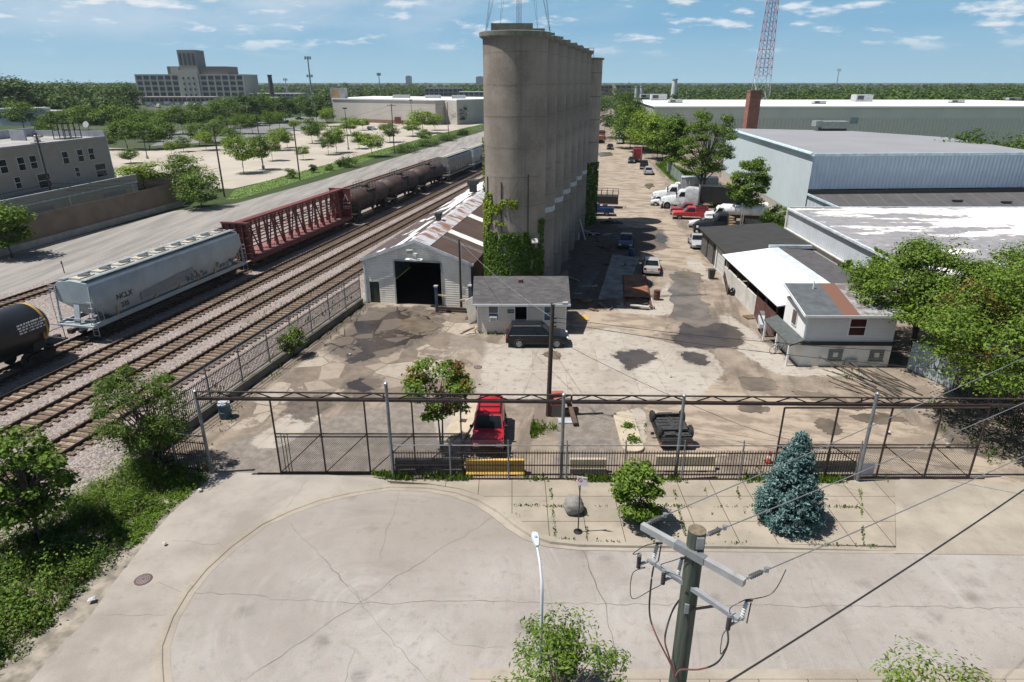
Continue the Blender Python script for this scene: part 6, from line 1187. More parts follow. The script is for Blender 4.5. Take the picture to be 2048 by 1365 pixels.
def car(label,P,az,L=4.6,Wd=1.84,H=1.7,kind='suv',col=None,cat='car',name='parked_car',group=None,glass=glass_dark,rim=rimm,tilt=None,lp=True,rack=False,cladding=False,detail=True):
    t=thing(name,label,cat,P,R(-az),group); h=L/2; w=Wd/2; zb=.3 if kind=='suv' else .42 if kind=='hatch' else .24
    if kind=='suv': belt=H*.60; top=[(-h,belt*.82),(-h+.08,belt*.97),(-h+.5,belt),(h-1.25,belt*1.0),(h-.75,belt*.965),(h-.22,belt*.86),(h,belt*.66)]; g=((-h+.12,-h+.42),(h-1.22,h-2.02))
    elif kind=='box': belt=H*.60; top=[(-h,belt*.9),(-h+.06,belt*.99),(-h+.5,belt),(h-1.2,belt),(h-.3,belt*.95),(h-.08,belt*.9),(h,belt*.66)]; g=((-h+.08,-h+.24),(h-1.22,h-1.72))
    else: belt=H*.63; top=[(-h,belt*.80),(-h+.1,belt*.97),(-h+.95,belt*1.02),(h-1.5,belt),(h-.8,belt*.93),(h-.25,belt*.80),(h,belt*.60)]; g=((-h+.62,-h+1.42),(h-1.38,h-2.15))
    if kind=='hatch': g=((-h+.1,-h+.5),(h-1.1,h-1.9))
    secs=[]
    for y,z in top:
        e=abs(y)/h; ww=w*(1-.10*max(0,(e-.8)/.2)**2); lo=zb+(.06 if e>.95 else 0)
        secs.append([(-ww*.93,y,lo),(ww*.93,y,lo),(ww,y,lo+.16),(ww*1.0,y,lo+(z-lo)*.62),(ww*.95,y,z*.985),(ww*.72,y,z+.012),(-ww*.72,y,z+.012),(-ww*.95,y,z*.985),(-ww*1.0,y,lo+(z-lo)*.62),(-ww,y,lo+.16)])
    m=MB(); m.loft(secs); m.obj('body',col,t,True)
    (yr0,yr1),(yf0,yf1)=g; wb=w*.93; wr=w*(.76 if kind!='box' else .80); z0=belt*.97; z1=H
    B=[Vector(p) for p in ((-wb,yr0,z0),(wb,yr0,z0),(wb,yf0,z0),(-wb,yf0,z0))]; T=[Vector(p) for p in ((-wr,yr1,z1-.03),(wr,yr1,z1-.03),(wr,yf1,z1-.04),(-wr,yf1,z1-.04))]; ym=(yr1+yf1)/2
    T2=[Vector((p.x*.8,ym+(p.y-ym)*.86,z1)) for p in T]
    m=MB(); m.loft([B,T,T2]); m.obj('cabin',col,t,True)
    def pane(nm,i,j,u0,u1,v0,v1,par=t):
        def pt(u,v): a=B[i].lerp(B[j],u); b=T[i].lerp(T[j],u); return a.lerp(b,v)
        q=[pt(u0,v0),pt(u1,v0),pt(u1,v1),pt(u0,v1)]; n=(q[1]-q[0]).cross(q[3]-q[0]).normalized()
        c=(q[0]+q[2])/2-Vector((0,ym,(z0+z1)/2)); n=n if n.dot(c)>0 else -n
        m=MB(); m.poly(*[p+n*.012 for p in q]); m.obj(nm,glass,par)
    pane('windscreen',2,3,.05,.95,.08,.93); pane('rear_window',0,1,.08,.92,.12,.88)
    ns=3 if kind in('suv','box') else 2
    for (i,j) in ((1,2),(3,0)):
        for k in range(ns):
            a=.045+.90*k/ns; b=.045+.90*(k+1)/ns-.03
            pane('side_window',i,j,a,b,.10,.86)
    r=.37 if kind in('suv','box') else .33; yw=h*.60
    for s in (-1,1):
        for y in (-yw,yw*1.02):
            m=MB(); m.tube((s*(w-.10),y,r),(s*(w+.006),y,r),r*1.13,r*1.13,20); m.obj('wheel_arch',chass,t); wheel(t,s*(w-.065),y,r,.22,rim,detail)
    m=MB(); m.box(-w*.88,w*.88,h-.06,h+.06,zb+.08,zb+.30); m.obj('front_bumper',chass if cladding else col,t,bevel=.03); m=MB(); m.box(-w*.88,w*.88,-h-.06,-h+.06,zb+.08,zb+.34); m.obj('rear_bumper',chass if cladding else col,t,bevel=.03)
    zl=top[-1][1]
    for s in (-1,1):
        m=MB(); m.cb((s*w*.70,h-.10,zl+.04),(w*.36,.24,.17)); m.obj('headlight',head_lens,t,bevel=.03); m=MB(); m.cb((s*w*.80,-h+.04,belt*.86),(w*.28,.14,.2)); m.obj('tail_light',red_lens,t,bevel=.02)
        m=MB(); m.cb((s*(w+.08),yf0-.30,belt*1.02),(.2,.12,.15)); m.obj('wing_mirror',chass if cladding else col,t,bevel=.03)
        m=MB(); m.box(*sorted((s*(w-.02),s*(w+.012))),-yw+r*1.15,yw-r*1.15,zb+.02,zb+.16); m.obj('sill_trim',chass,t)
    if detail:
        for s in (-1,1):
            m=MB()
            for y in (yf0-.1,(yf0+yr0)/2+.1,yr0+.75): m.box(*sorted((s*(w-.02),s*(w+.004))),y-.008,y+.008,zb+.2,belt*.93)
            m.obj('door_seam',black,t)
            for y in ((yf0+yr0)/2+.25,yr0+.9): m=MB(); m.cb((s*(w*.985),y,belt*.86),(.05,.16,.035)); m.obj('door_handle',chass if col is not psl_ else col,t)
            m=MB(); m.bar((s*wb*1.005,yr0+.12,z0+.02),(s*wb*1.005,yf0-.1,z0+.02),.02,.035); m.obj('window_trim',chrome if kind=='suv' else chass,t)
    m=MB(); m.cb((0,h-.0,zl-.03),(w*.9,.12,.2)); m.obj('grille',chass,t); m=MB(); m.box(-w*.8,w*.8,-h*.9,h*.9,zb-.06,zb+.1); m.obj('underbody',black,t)
    if lp: m=MB(); m.box(-.16,.16,-h-.075,-h-.06,zb+.42 if kind=='sedan' else zb+.32,zb+.54 if kind=='sedan' else zb+.44); m.obj('number_plate',M('plate white',(.5,.52,.55),.5),t)
    if rack:
        m=MB()
        for s in (-1,1): m.bar((s*wr*.86,yr1+.1,H+.07),(s*wr*.86,yf1-.1,H+.07),.045)
        for f in (.06,.36,.66,.96): y=yr1+(yf1-yr1)*f; m.bar((-wr*.9,y,H+.08),(wr*.9,y,H+.08),.05)
        m.obj('roof_rack',black,t)
    if kind=='suv' and not rack:
        for s in (-1,1): m=MB(); m.bar((s*wr*.95,yr1+.05,H+.02),(s*wr*.95,yf1-.1,H+.02),.025); m.obj('roof_rail',chrome,t)
    return t
G=lambda x,y:at(x,y)
pb=M('blackish blue paint',(.009,.011,.015),.28,.05,.8,spec=.35); prd=paint('bright red paint',(.38,.012,.022)); psl=paint('champagne silver paint',(.36,.34,.31)); pgr=paint('silver grey paint',(.34,.36,.38)); pnv=paint('navy blue paint',(.025,.05,.10)); pwh=paint('white car paint',(.62,.63,.63)); pbk=paint('black car paint',(.01,.01,.011))
car('dark charcoal SUV parked across the front of the little office',G(1075,697)+Vector((0,.93,0)),90,4.72,1.85,1.7,'suv',pb)
car('bright red boxy SUV with a black roof rack behind the yellow barrier',Vector((-1.28,32.2,0)),181,4.25,1.78,1.66,'box',prd,rack=True,cladding=True,rim=chass)
car('champagne silver sedan parked beyond the rusty steel plates',G(1304,553)+Vector((.35,2.4,0)),9.5,4.85,1.82,1.44,'sedan',psl)
car('blue sedan standing in the shade of the silos',G(1252,499)+Vector((.3,2.0,0)),192,4.6,1.78,1.42,'sedan',pnv)
car('silver SUV parked last in the line before the far screened fence',G(1297,351)+Vector((.4,2.3,0)),11,4.7,1.9,1.7,'suv',pgr,detail=False)
car('black car alone far up the yard',G(1222,300)+Vector((0,2.3,0)),190,4.7,1.85,1.5,'sedan',pbk,detail=False)
car('silver car with its nose out behind the far corner of the garage',Vector((22.9,78.6,0)),188,4.5,1.8,1.42,'sedan',pgr,detail=False)
car('dark green car beside the red truck cab far up the yard',G(1264,327)+Vector((.2,1.5,0)),192,4.5,1.8,1.45,'sedan',M('dark green paint',(.015,.03,.02),.35),detail=False)
# overturned car
def overturned():
    P=G(1352,905)+Vector((0,1.75,0)); t=car('wrecked black car lying on its roof near the fence',Vector((P.x,P.y,1.32)),0,2.75,1.85,1.42,'hatch',M('dull black paint',(.02,.02,.022),.4),rim=chass,detail=False,lp=False)
    t.rotation_euler=(R(-2),R(180),R(2)); t.location=(P.x,P.y-.2,1.22)
    m=MB(); m.box(-.82,.82,-1.25,1.2,.345,.38)
    for k in range(7): y=-1.15+k*.33; m.box(-.7,-.1,y,y+.2,.31,.35); m.box(.1,.7,y,y+.2,.31,.35)
    m.bar((-.7,-.83,.2),(.7,-.83,.2),.12); m.bar((-.7,.84,.2),(.7,.84,.2),.12); m.bar((-.25,-1.3,.34),(-.12,1.0,.34),.09); m.cb((.35,-1.1,.31),(.6,.32,.14)); m.obj('floor_pan',M('grimy floor pan',(.035,.037,.037),.7,.5,6),t)
overturned()
# trucks
def truckwheels(t,ys,x,r=.5,dual=()):
    for y in ys:
        for s in (-1,1): wheel(t,s*x,y,r,.5 if y in dual else .28,M('truck rim grey',(.16,.16,.17),.5),False)
def semi(label,P,az,col,sleeper=True,group=None,scol=None,light=True):
    t=thing('truck_tractor',label,'truck',P,R(-az),group); y0=3.2
    m=MB(); m.box(-.45,.45,-3.3,3.0,.62,.9); m.obj('chassis',chass,t)
    def sec(y,zt,w,zb=.75): return [(-w,y,zb),(w,y,zb),(w,y,zt*.86),(w*.82,y,zt),(-w*.82,y,zt),(-w,y,zt*.86)]
    m=MB(); m.loft([sec(.75,2.05,.98),sec(1.6,1.95,.92),sec(2.7,1.72,.82),sec(3.1,1.5,.72)]); m.obj('bonnet',col,t,True)
    m=MB(); m.loft([sec(-.95,2.95,1.12),sec(-.1,2.98,1.14),sec(.25,2.9,1.12),sec(.8,2.05,1.1)]); m.obj('cab',col,t,True)
    if sleeper: m=MB(); m.loft([sec(-2.6,3.3,1.2),sec(-1.2,3.4,1.22),sec(-.55,3.1,1.15)]); m.obj('sleeper',scol or col,t,True)
    m=MB(); m.poly((-.98,.33,2.75),(.98,.33,2.75),(1.0,.78,2.1),(-1.0,.78,2.1)); m.obj('windscreen',glass_dark,t)
    for s in (-1,1): m=MB(); m.poly((s*1.15,-.75,2.05),(s*1.15,.45,2.05),(s*1.15,.1,2.75),(s*1.15,-.75,2.75)); m.obj('side_window',glass_dark,t)
    for s in (-1,1):
        m=MB(); pr=[(2.05+.66*math.cos(a),.52+.72*math.sin(a)) for a in np.linspace(0,math.pi,9)]; pi=[(2.05+.56*math.cos(a),.52+.60*math.sin(a)) for a in np.linspace(math.pi,0,9)]; m.ext(pr+pi,*sorted((s*.72,s*1.2))); m.obj('mudguard',col,t)
        m=MB(); m.cb((s*.88,2.78,1.15),(.3,.3,.28)); m.obj('headlight',head_lens,t,bevel=.05)
        m=MB(); m.cb((s*1.4,.72,2.2),(.12,.16,.6)); m.bar((s*1.1,.7,2.4),(s*1.4,.72,2.4),.05); m.obj('wing_mirror',chass,t); m=MB(); m.tube((s*1.0,-2.75,.9),(s*1.0,-2.75,3.7),.07); m.obj('exhaust_stack',chrome,t); m=MB(); m.tube((s*.85,-.9,.75),(s*.85,.5,.75),.32,n=12); m.obj('fuel_tank',chrome,t)
    m=MB(); m.box(-1.1,1.1,2.95,3.25,.45,.85); m.obj('front_bumper',col,t,bevel=.05); m=MB(); m.box(-.6,.6,3.06,3.14,.9,1.42); m.obj('grille',chass,t)
    truckwheels(t,(2.05,-2.1,-3.1) if sleeper else (2.05,-2.2),.92,.52,(-2.1,-3.1,-2.2)); return t
def boxtruck(label,P,az,col,bcol,L=6,group=None,name='box_truck'):
    t=thing(name,label,'truck',P,R(-az),group)
    m=MB(); m.box(-1.2,1.2,-L/2-1.2,L/2-1.2,1.0,3.5); m.obj('cargo_box',bcol,t); m=MB(); 
    for s in (-1,1): m.box(*sorted((s*1.2,s*1.23)),-L/2-1.2,L/2-1.2,1.0,1.12); m.box(*sorted((s*1.2,s*1.23)),-L/2-1.2,L/2-1.2,3.38,3.52)
    m.obj('box_trim',M('trim pale grey',(.42,.43,.44),.5),t)
    y=L/2-1.1; m=MB(); m.ext([(y,.55),(y,2.45),(y+.7,2.45),(y+1.25,1.6),(y+2.3,1.45),(y+2.45,1.0),(y+2.45,.55)],-1.0,1.0); m.obj('cab',col,t,bevel=.06)
    m=MB(); m.poly((-.9,y+.74,2.36),(.9,y+.74,2.36),(.92,y+1.25,1.64),(-.92,y+1.25,1.64)); m.obj('windscreen',glass_dark,t)
    for s in (-1,1): m=MB(); m.poly((s*1.01,y+.15,1.6),(s*1.01,y+1.1,1.6),(s*1.01,y+.65,2.3),(s*1.01,y+.15,2.3)); m.obj('side_window',glass_dark,t); m=MB(); m.cb((s*.75,y+2.42,1.1),(.3,.12,.2)); m.obj('headlight',head_lens,t)
    m=MB(); m.box(-.5,.5,-L/2-1,y+2,.5,1.0); m.obj('chassis',chass,t); truckwheels(t,(y+1.4,-L/2+.4),.86,.42,(-L/2+.4,)); return t
def pickup(label,P,az,col,group=None,rackc=False):
    t=thing('pickup_truck',label,'pickup',P,R(-az),group); w=.96
    m=MB(); m.ext([(-2.8,.5),(-2.8,1.1),(-.55,1.1),(.9,1.1),(2.6,1.02),(2.75,.8),(2.75,.5)],-w,w); m.obj('body',col,t,bevel=.06)
    m=MB(); B=[Vector(p) for p in ((-w*.95,-.6,1.08),(w*.95,-.6,1.08),(w*.95,1.25,1.08),(-w*.95,1.25,1.08))]; T=[Vector(p) for p in ((-w*.8,-.5,1.8),(w*.8,-.5,1.8),(w*.8,.55,1.8),(-w*.8,.55,1.8))]; m.loft([B,T]); m.obj('cabin',col,t)
    m=MB(); m.poly(*[p+Vector((0,.03,.015)) for p in (B[2]*.97+T[2]*.03,B[3]*.97+T[3]*.03,T[3]*.9+B[3]*.1,T[2]*.9+B[2]*.1)]); m.obj('windscreen',glass_dark,t)
    for s in (-1,1): m=MB(); m.poly((s*w*.95,-.4,1.15),(s*w*.95,.95,1.15),(s*w*.85,.45,1.7),(s*w*.85,-.4,1.7)); m.obj('side_window',glass_dark,t); m=MB(); m.cb((s*.78,2.72,.88),(.26,.1,.16)); m.obj('headlight',head_lens,t); m=MB(); m.cb((s*.85,-2.78,.95),(.16,.08,.3)); m.obj('tail_light',red_lens,t)
    m=MB(); m.box(-w*.86,w*.86,-2.7,-.65,1.1,1.11); m.obj('bed_floor',black,t); m=MB(); m.box(-w,-w*.88,-2.8,-.6,1.1,1.22); m.box(w*.88,w,-2.8,-.6,1.1,1.22); m.box(-w,w,-2.8,-2.72,1.1,1.22); m.obj('bed_rail',col,t); m=MB(); m.box(-w,w,2.72,2.86,.42,.62); m.box(-w,w,-2.9,-2.78,.42,.62); m.obj('bumper',chrome,t)
    truckwheels(t,(1.75,-1.75),.84,.38); return t
LW_=-90+12.5  # noses point to the left, across the yard
semi('white truck tractor with its bonnet toward the yard, black box behind it',Vector((27.0,104.2,0)),LW_,M('white truck paint',(.60,.62,.62),.35),True,scol=M('pale grey sleeper',(.42,.44,.45),.4),group='trucks nosed in along the right of the yard')
boxtruck('grey box truck standing behind the white tractors',Vector((31.5,115.0,0)),LW_,M('white truck paint',(.60,.62,.62),.35),M('pale grey box',(.40,.42,.43),.5),6.2)
semi('white truck tractor just beyond the bigger white one',Vector((26.7,109.3,0)),LW_,M('white truck paint',(.60,.62,.62),.35),False,group='trucks nosed in along the right of the yard')
car('white car between the white tractors and the puddle',Vector((25.0,106.8,0)),LW_,4.5,1.8,1.5,'sedan',pwh,detail=False)
t=thing('box_trailer','black box trailer in the shade of the open-crowned tree','trailer',(32.5,105.2,0),R(-LW_)); m=MB(); m.box(-1.2,1.2,-3.6,2.4,.9,3.4); m.obj('cargo_box',M('black box panel',(.02,.02,.022),.5),t); m=MB(); m.box(-1.22,1.22,-3.62,2.42,.85,1.02); m.obj('side_rail',rustiron,t); truckwheels(t,(-2.2,-1.2),.9,.45)
pickup('faded red pickup nosed in beside the big white tractor',Vector((27.0,98.9,0)),LW_,M('faded red paint',(.24,.035,.045),.4))
pickup('bright red pickup nosed in beside the tank truck',Vector((26.6,95.6,0)),LW_,M('tomato red paint',(.42,.03,.035),.35))
t=boxtruck('white tank truck with a long round tank beside the black tractor',Vector((30.0,92.3,0)),LW_,M('white truck paint',(.60,.62,.62),.35),white,2.0,name='tank_truck'); 
for ch in list(t.children):
    if ch.name.startswith(('cargo_box','box_trim')): bpy.data.objects.remove(ch)
m=MB(); m.lathe([(0,-3.2),(.6,-3.1),(.8,-2.8),(.8,2.4),(.6,2.7),(0,2.8)],24,M=Matrix.Translation((0,-2.4,2.0))@Matrix.Rotation(R(-90),4,'X')); m.obj('tank',M('white tank paint',(.66,.67,.67),.4),t,True); m=MB(); m.lathe([(.3,0),(.3,.3),(0,.35)],12,(0,-2.0,2.75)); m.obj('manhole_lid',black,t); m=MB(); m.box(-.6,.6,-5,0,.9,1.25); m.obj('tank_cradle',chass,t)
t2=thing('storage_tank','short white tank resting behind the tank truck','tank',(36.5,97.5,0),R(-LW_)); m=MB(); m.lathe([(0,-1.9),(.6,-1.8),(.7,-1.5),(.7,1.5),(.6,1.8),(0,1.9)],20,M=Matrix.Translation((0,0,1.5))@Matrix.Rotation(R(-90),4,'X')); m.obj('shell',white,t2,True); m=MB(); m.box(-.6,.6,-1.2,-.9,0,1.1); m.box(-.6,.6,.9,1.2,0,1.1); m.obj('cradle',rustiron,t2)
car('white car nosed in just before the black truck tractor',Vector((27.0,89.6,0)),LW_,4.6,1.8,1.5,'sedan',pwh,detail=False)
t=thing('wooden_crate','tan open crate among the trucks','crate',(29.6,88.8,0),.3); m=MB()
for z in (0,.35,.7,1.05,1.4): m.box(-.8,.8,-.62,-.58,z,z+.22); m.box(-.8,.8,.58,.62,z,z+.22); m.box(-.82,-.78,-.6,.6,z,z+.22); m.box(.78,.82,-.6,.6,z,z+.22)
m.obj('slats',M('tan crate wood',(.42,.30,.15),.8),t); m=MB(); m.box(-.8,.8,-.6,.6,0,.1); m.obj('floor_boards',M('tan crate wood',(.42,.30,.15),.8),t)
semi('black truck tractor nosed out beside the garage end',Vector((27.3,84.6,0)),LW_,M('black truck paint',(.012,.014,.017),.3),False)
semi('red truck tractor parked in line far up the yard',G(1272,326)+Vector((.8,3,0)),12,M('dark red truck paint',(.22,.012,.02),.35),True)
pickup('black pickup in line between the red tractor and the silver SUV',G(1290,340)+Vector((.3,3,0)),11,M('black truck paint',(.012,.014,.017),.3))
pickup('blue pickup tail-out from behind the last silos',Vector((12.6,98.6,0)),-97+12,M('royal blue paint',(.02,.045,.14),.35))
t=thing('stake_trailer','black stake-sided trailer parked beyond the blue pickup','trailer',(14.2,105.2,0),R(80)); m=MB(); m.box(-1.1,1.1,-2.9,2.6,.75,1.9); m.obj('side_panels',M('black trailer paint',(.018,.017,.017),.6),t); m=MB()
for y in np.arange(-2.9,2.7,.9):
    for s in (-1.08,1.08): m.bar((s,y,1.9),(s,y,2.9),.07)
for s in (-1.08,1.08): m.bar((s,-2.9,2.85),(s,2.5,2.85),.06)
m.bar((-1.08,-2.9,2.85),(1.08,-2.9,2.85),.06); m.obj('stake_rails',rustiron,t); truckwheels(t,(-.9,.3),.95,.4); m=MB(); m.box(-1.12,1.12,-2.95,2.65,.66,.78); m.obj('floor_frame',M('tan frame edge',(.25,.19,.13),.8),t)
boxtruck('pale box truck under the trees at the far end of the yard',G(1236,290)+Vector((1.6,6,0)),192,M('white truck paint',(.60,.62,.62),.35),M('pale blue box',(.42,.46,.5),.5),6)
t=thing('excavator','orange digger at the far end of the yard beside the silos','excavator',G(1201,290)+Vector((0,6,0)),.4); m=MB(); m.box(-1.3,1.3,-1.6,1.6,1.1,2.5); m.box(-1.3,-.2,.2,1.6,2.5,3.4); m.obj('body',M('digger orange',(.42,.16,.03),.5),t,bevel=.1); m=MB(); m.bar((.4,1.4,2),(.4,3.6,4.6),.4); m.bar((.4,3.6,4.6),(.4,5.4,2.2),.3); m.obj('boom',M('digger orange',(.42,.16,.03),.5),t); m=MB(); m.cb((.4,5.5,1.8),(1,.7,.8)); m.obj('bucket',rustiron,t)
for s in (-1,1): m=MB(); m.box(*sorted((s*.7,s*1.4)),-2,2,0,1.0); m.obj('crawler_track',black,t,bevel=.2)
semi('dark red truck at the very end of the yard under the trees',G(1211,283)+Vector((0,10,0)),185,M('dark maroon paint',(.06,.02,.02),.4),False)
for k,(x,y,az,lab) in enumerate(((745,260,100,'white car parked at the foot of the store wall'),(612,260,95,'white car crossing the grey lane left of the store'),(577,247,80,'dark car on the grey lane beneath the trees'),(600,240,80,'black car farther along the grey lane'))): car(lab,at(x,y),az,4.6,1.8,1.5,'suv' if k<2 else 'sedan',pwh if k<2 else pbk,detail=False)
DL=[(300,214),(318,216),(338,212),(356,215),(374,213),(392,216),(410,212),(428,214),(446,211),(462,213),(310,207),(350,206),(390,207),(430,205)]
t0=None
for k,(x,y) in enumerate(DL):
    P=at(x,y); lab=f'white van on the dealer lot before the grid-windowed building, {nth(sorted(q[0] for q in DL).index(x))} from the left'
    if t0 is None: t0=boxtruck(lab,P,70,pwh,pwh,4,'vans on the distant lot',name='parked_van')
    else: dup(t0,P,rsx.uniform(0,6.2),lab)
# two-wheelers by the house
def bike(label,P,az):
    t=thing('bicycle',label,'bicycle',P,R(-az)); r=.34
    for y in (-.52,.52):
        m=MB(); 
        pts=[(0,y+r*math.cos(a),r+r*math.sin(a)) for a in np.linspace(0,2*math.pi,21)]; m.path(pts,.022,5); w=m.obj('wheel',rubber,t); m=MB()
        for k in range(10): a=k*.628; m.bar((0,y,r),(0,y+r*math.cos(a),r+r*math.sin(a)),.006)
        m.obj('spokes',steel,w)
    m=MB(); A=(0,-.52,r);B=(0,-.1,.3);C_=(0,-.25,.82);D=(0,.38,.85);E_=(0,.52,r)
    for p,q_ in ((A,B),(A,C_),(B,C_),(B,D),(C_,D),(D,E_)): m.tube(p,q_,.025,n=6)
    m.obj('frame',white,t); m=MB(); m.tube((-.28,.36,1.0),(.28,.36,1.0),.015,n=6); m.tube((0,.38,.85),(0,.36,1.0),.015,n=6); m.obj('handlebar',chrome,t); m=MB(); m.cb((0,-.27,.9),(.14,.26,.06)); m.obj('saddle',black,t,bevel=.02)
bike('white bicycle leaning against the porch posts of the house',G(1558,707)+Vector((0,0,0)),75)
t=thing('motor_scooter','silver motor scooter under a pale cover before the lattice','scooter',G(1520,662),R(-15))
m=MB(); m.loft([[(-.2,-.75,.45),(.2,-.75,.45),(.16,-.75,.8),(-.16,-.75,.8)],[(-.28,-.2,.35),(.28,-.2,.35),(.22,-.2,.95),(-.22,-.2,.95)],[(-.3,.4,.4),(.3,.4,.4),(.26,.4,1.2),(-.26,.4,1.2)],[(-.2,.75,.5),(.2,.75,.5),(.14,.7,1.0),(-.14,.7,1.0)]]); m.obj('fairing',M('silver cover',(.45,.46,.48),.4),t,True)
m=MB(); m.ext([(.45,1.2),(.62,1.5),(.66,1.5),(.5,1.2)],-.22,.22); m.obj('windshield',M('smoked screen',(.2,.22,.24),.1),t); m=MB(); m.tube((-.36,.4,1.15),(.36,.4,1.15),.02,n=6); m.obj('handlebar',black,t)
for y in (-.65,.68): wheel(t,.06,y,.28,.13,chass,False)
# ---------------- gates, fences, barriers, yard clutter ----------------
m_pipe=M('weathered grey pipe',(.16,.17,.175),.6,.25,2,dirt=(.09,.06,.045)); m_ir=M('rust-brown iron',(.04,.026,.022),.75,.3,3)
GP=[]
def gatepost(px,top,lab,r=.085):
    P=at(*px); h=hgt(px[0],px[1],top); t=thing('gate_post',lab,'post',P,0,'tall posts of the gate beam'); m=MB(); m.tube((0,0,-.1),(0,0,h),r,r*.95,12); m.obj('pole',m_pipe,t); m=MB(); m.lathe([(r*1.15,h-.02),(r*1.15,h+.04),(0,h+.1)],12); m.obj('cap',steel,t); m=MB(); m.lathe([(r*1.6,0),(r*1.5,.12),(r,.16)],12); m.obj('footing',concrete,t); GP.append((P,h))
gatepost((423,945),783,'tall grey post at the left end of the gate beam'); gatepost((787,960),768,'tall grey post right of the left sliding gate'); gatepost((1122,962),790,'tall grey post near the red SUV and the yellow barrier, third from the left'); gatepost((1350,960),792,'tall grey post before the overturned car'); gatepost((1713,967),788,'tall grey post beside the right sliding gate')
BY=27.92
def zat(px,py,Y):  # height of a point on the plane Y=const seen at pixel row py
    lo,hi=0,16
    for _ in range(40):
        m_=(lo+hi)/2; dz=m_-CAMH; zc=Y*CP-dz*SP; y=682.5-F*(Y*SP+dz*CP)/zc
        if y>py: lo=m_
        else: hi=m_
    return lo
def xat(px,Y,Z): zc=Y*CP+(CAMH-Z)*SP; return (px-1024)*zc/F
def beam(p0,p1,lab):
    YB=28.15; z0=zat(0,p0[1]+13,YB); z1=zat(0,p1[1]+13,YB); x0=xat(p0[0],YB,z0+.2); x1=xat(p1[0],YB,z1+.2); t=thing('gate_beam',lab,'truss beam',(x0,YB,0)); n=max(2,int((x1-x0)/.95)); h=.36
    A=lambda f,d:Vector(((x1-x0)*f,0,z0+(z1-z0)*f+d))
    m=MB(); m.bar(A(0,0),A(1,0),.16,.14); m.obj('bottom_chord',m_ir,t); m=MB(); m.bar(A(0,h),A(1,h),.07,.06); m.obj('top_chord',m_ir,t); m=MB()
    for k in range(n): a,b=(0,h) if k%2==0 else (h,0); m.bar(A(k/n,a),A((k+1)/n,b),.045)
    for f in (0,.5,1): m.bar(A(f,0),A(f,h),.05)
    m.obj('lacing',m_ir,t)
beam((392,784),(1142,791),'left half of the rusty lattice beam over the sliding gate'); beam((1144,791),(2300,801),'right half of the rusty lattice beam running out of frame')
t_=NT('chain link mesh')
s_=t_.sep(); a_=t_.math('FRACT',t_.math('MULTIPLY',t_.math('ADD',s_[0],s_[2]),9)); b_=t_.math('FRACT',t_.math('MULTIPLY',t_.math('SUBTRACT',s_[0],s_[2]),9)); f_=t_.math('MAXIMUM',t_.mr(a_,.80,.84),t_.mr(b_,.80,.84)); t_.out((.16,.16,.16),.6); t_.L.new(f_,t_.b.inputs['Alpha']); m_link=t_.mat
def slidegate(lab,cols_top,cols_bot,ytop,ymid,ybot,Yb,diag,plate=None,bars=True):
    zb=.08; zt=zat(0,ytop,Yb); zm=zat(0,ymid,Yb); X=lambda px,z:xat(px,Yb,z); xs=[X(p,0.1) for p in cols_bot]; x0,x1=xs[0],xs[-1]; t=thing('sliding_gate',lab,'gate',(0,Yb,0),0,'sliding gates')
    m=MB(); 
    for i,x in enumerate(xs): m.bar((x,0,zb),(x,0,zt),.07)
    m.bar((x0,0,zt),(x1,0,zt),.07); m.bar((x0,0,zb),(x1,0,zb),.08); m.bar((x0,0,zm),(x1,0,zm),.05); m.bar((x0,0,zm-.18),(x1,0,zm-.18),.05); m.obj('frame',m_ir,t)
    m=MB()
    for i in range(len(xs)-1):
        if diag>0: m.bar((xs[i],.0,zb),(xs[i+1],0,zm),.045)
        else: m.bar((xs[i],0,zm),(xs[i+1],0,zb),.045)
    m.obj('diagonal_brace',m_ir,t); m=MB(); m.poly((x0,.03,zb),(x1,.03,zb),(x1,.03,zm),(x0,.03,zm)); m.obj('mesh_panel',m_link,t)
    if bars:
        m=MB()
        for k in range(3): x=x0+.28+.16*k; m.bar((x,0,zb),(x,0,zm-.05),.03)
        m.obj('picket',m_ir,t)
    if plate: m=MB(); px,py=plate; z=zat(0,py,Yb); x=X(px,z); m.box(x-.32,x+.32,-.06,-.05,z-.34,z+.34); m.obj('sign_plate',M('blank grey sign',(.32,.31,.34),.6),t)
    m=MB(); m.bar((x0-1.2,-.02,.03),(x1+.8,-.02,.03),.09,.06); m.obj('ground_rail',m_ir,t)
slidegate('left sliding gate with cross braces before the cleared driveway',None,[562,652,741,832,925],797,868,947,28.42,1)
slidegate('right sliding gate with a blank grey sign, standing at the wet driveway',None,[1545,1648,1752,1848,1937],816,890,963,27.98,-1,plate=(1735,937),bars=False)
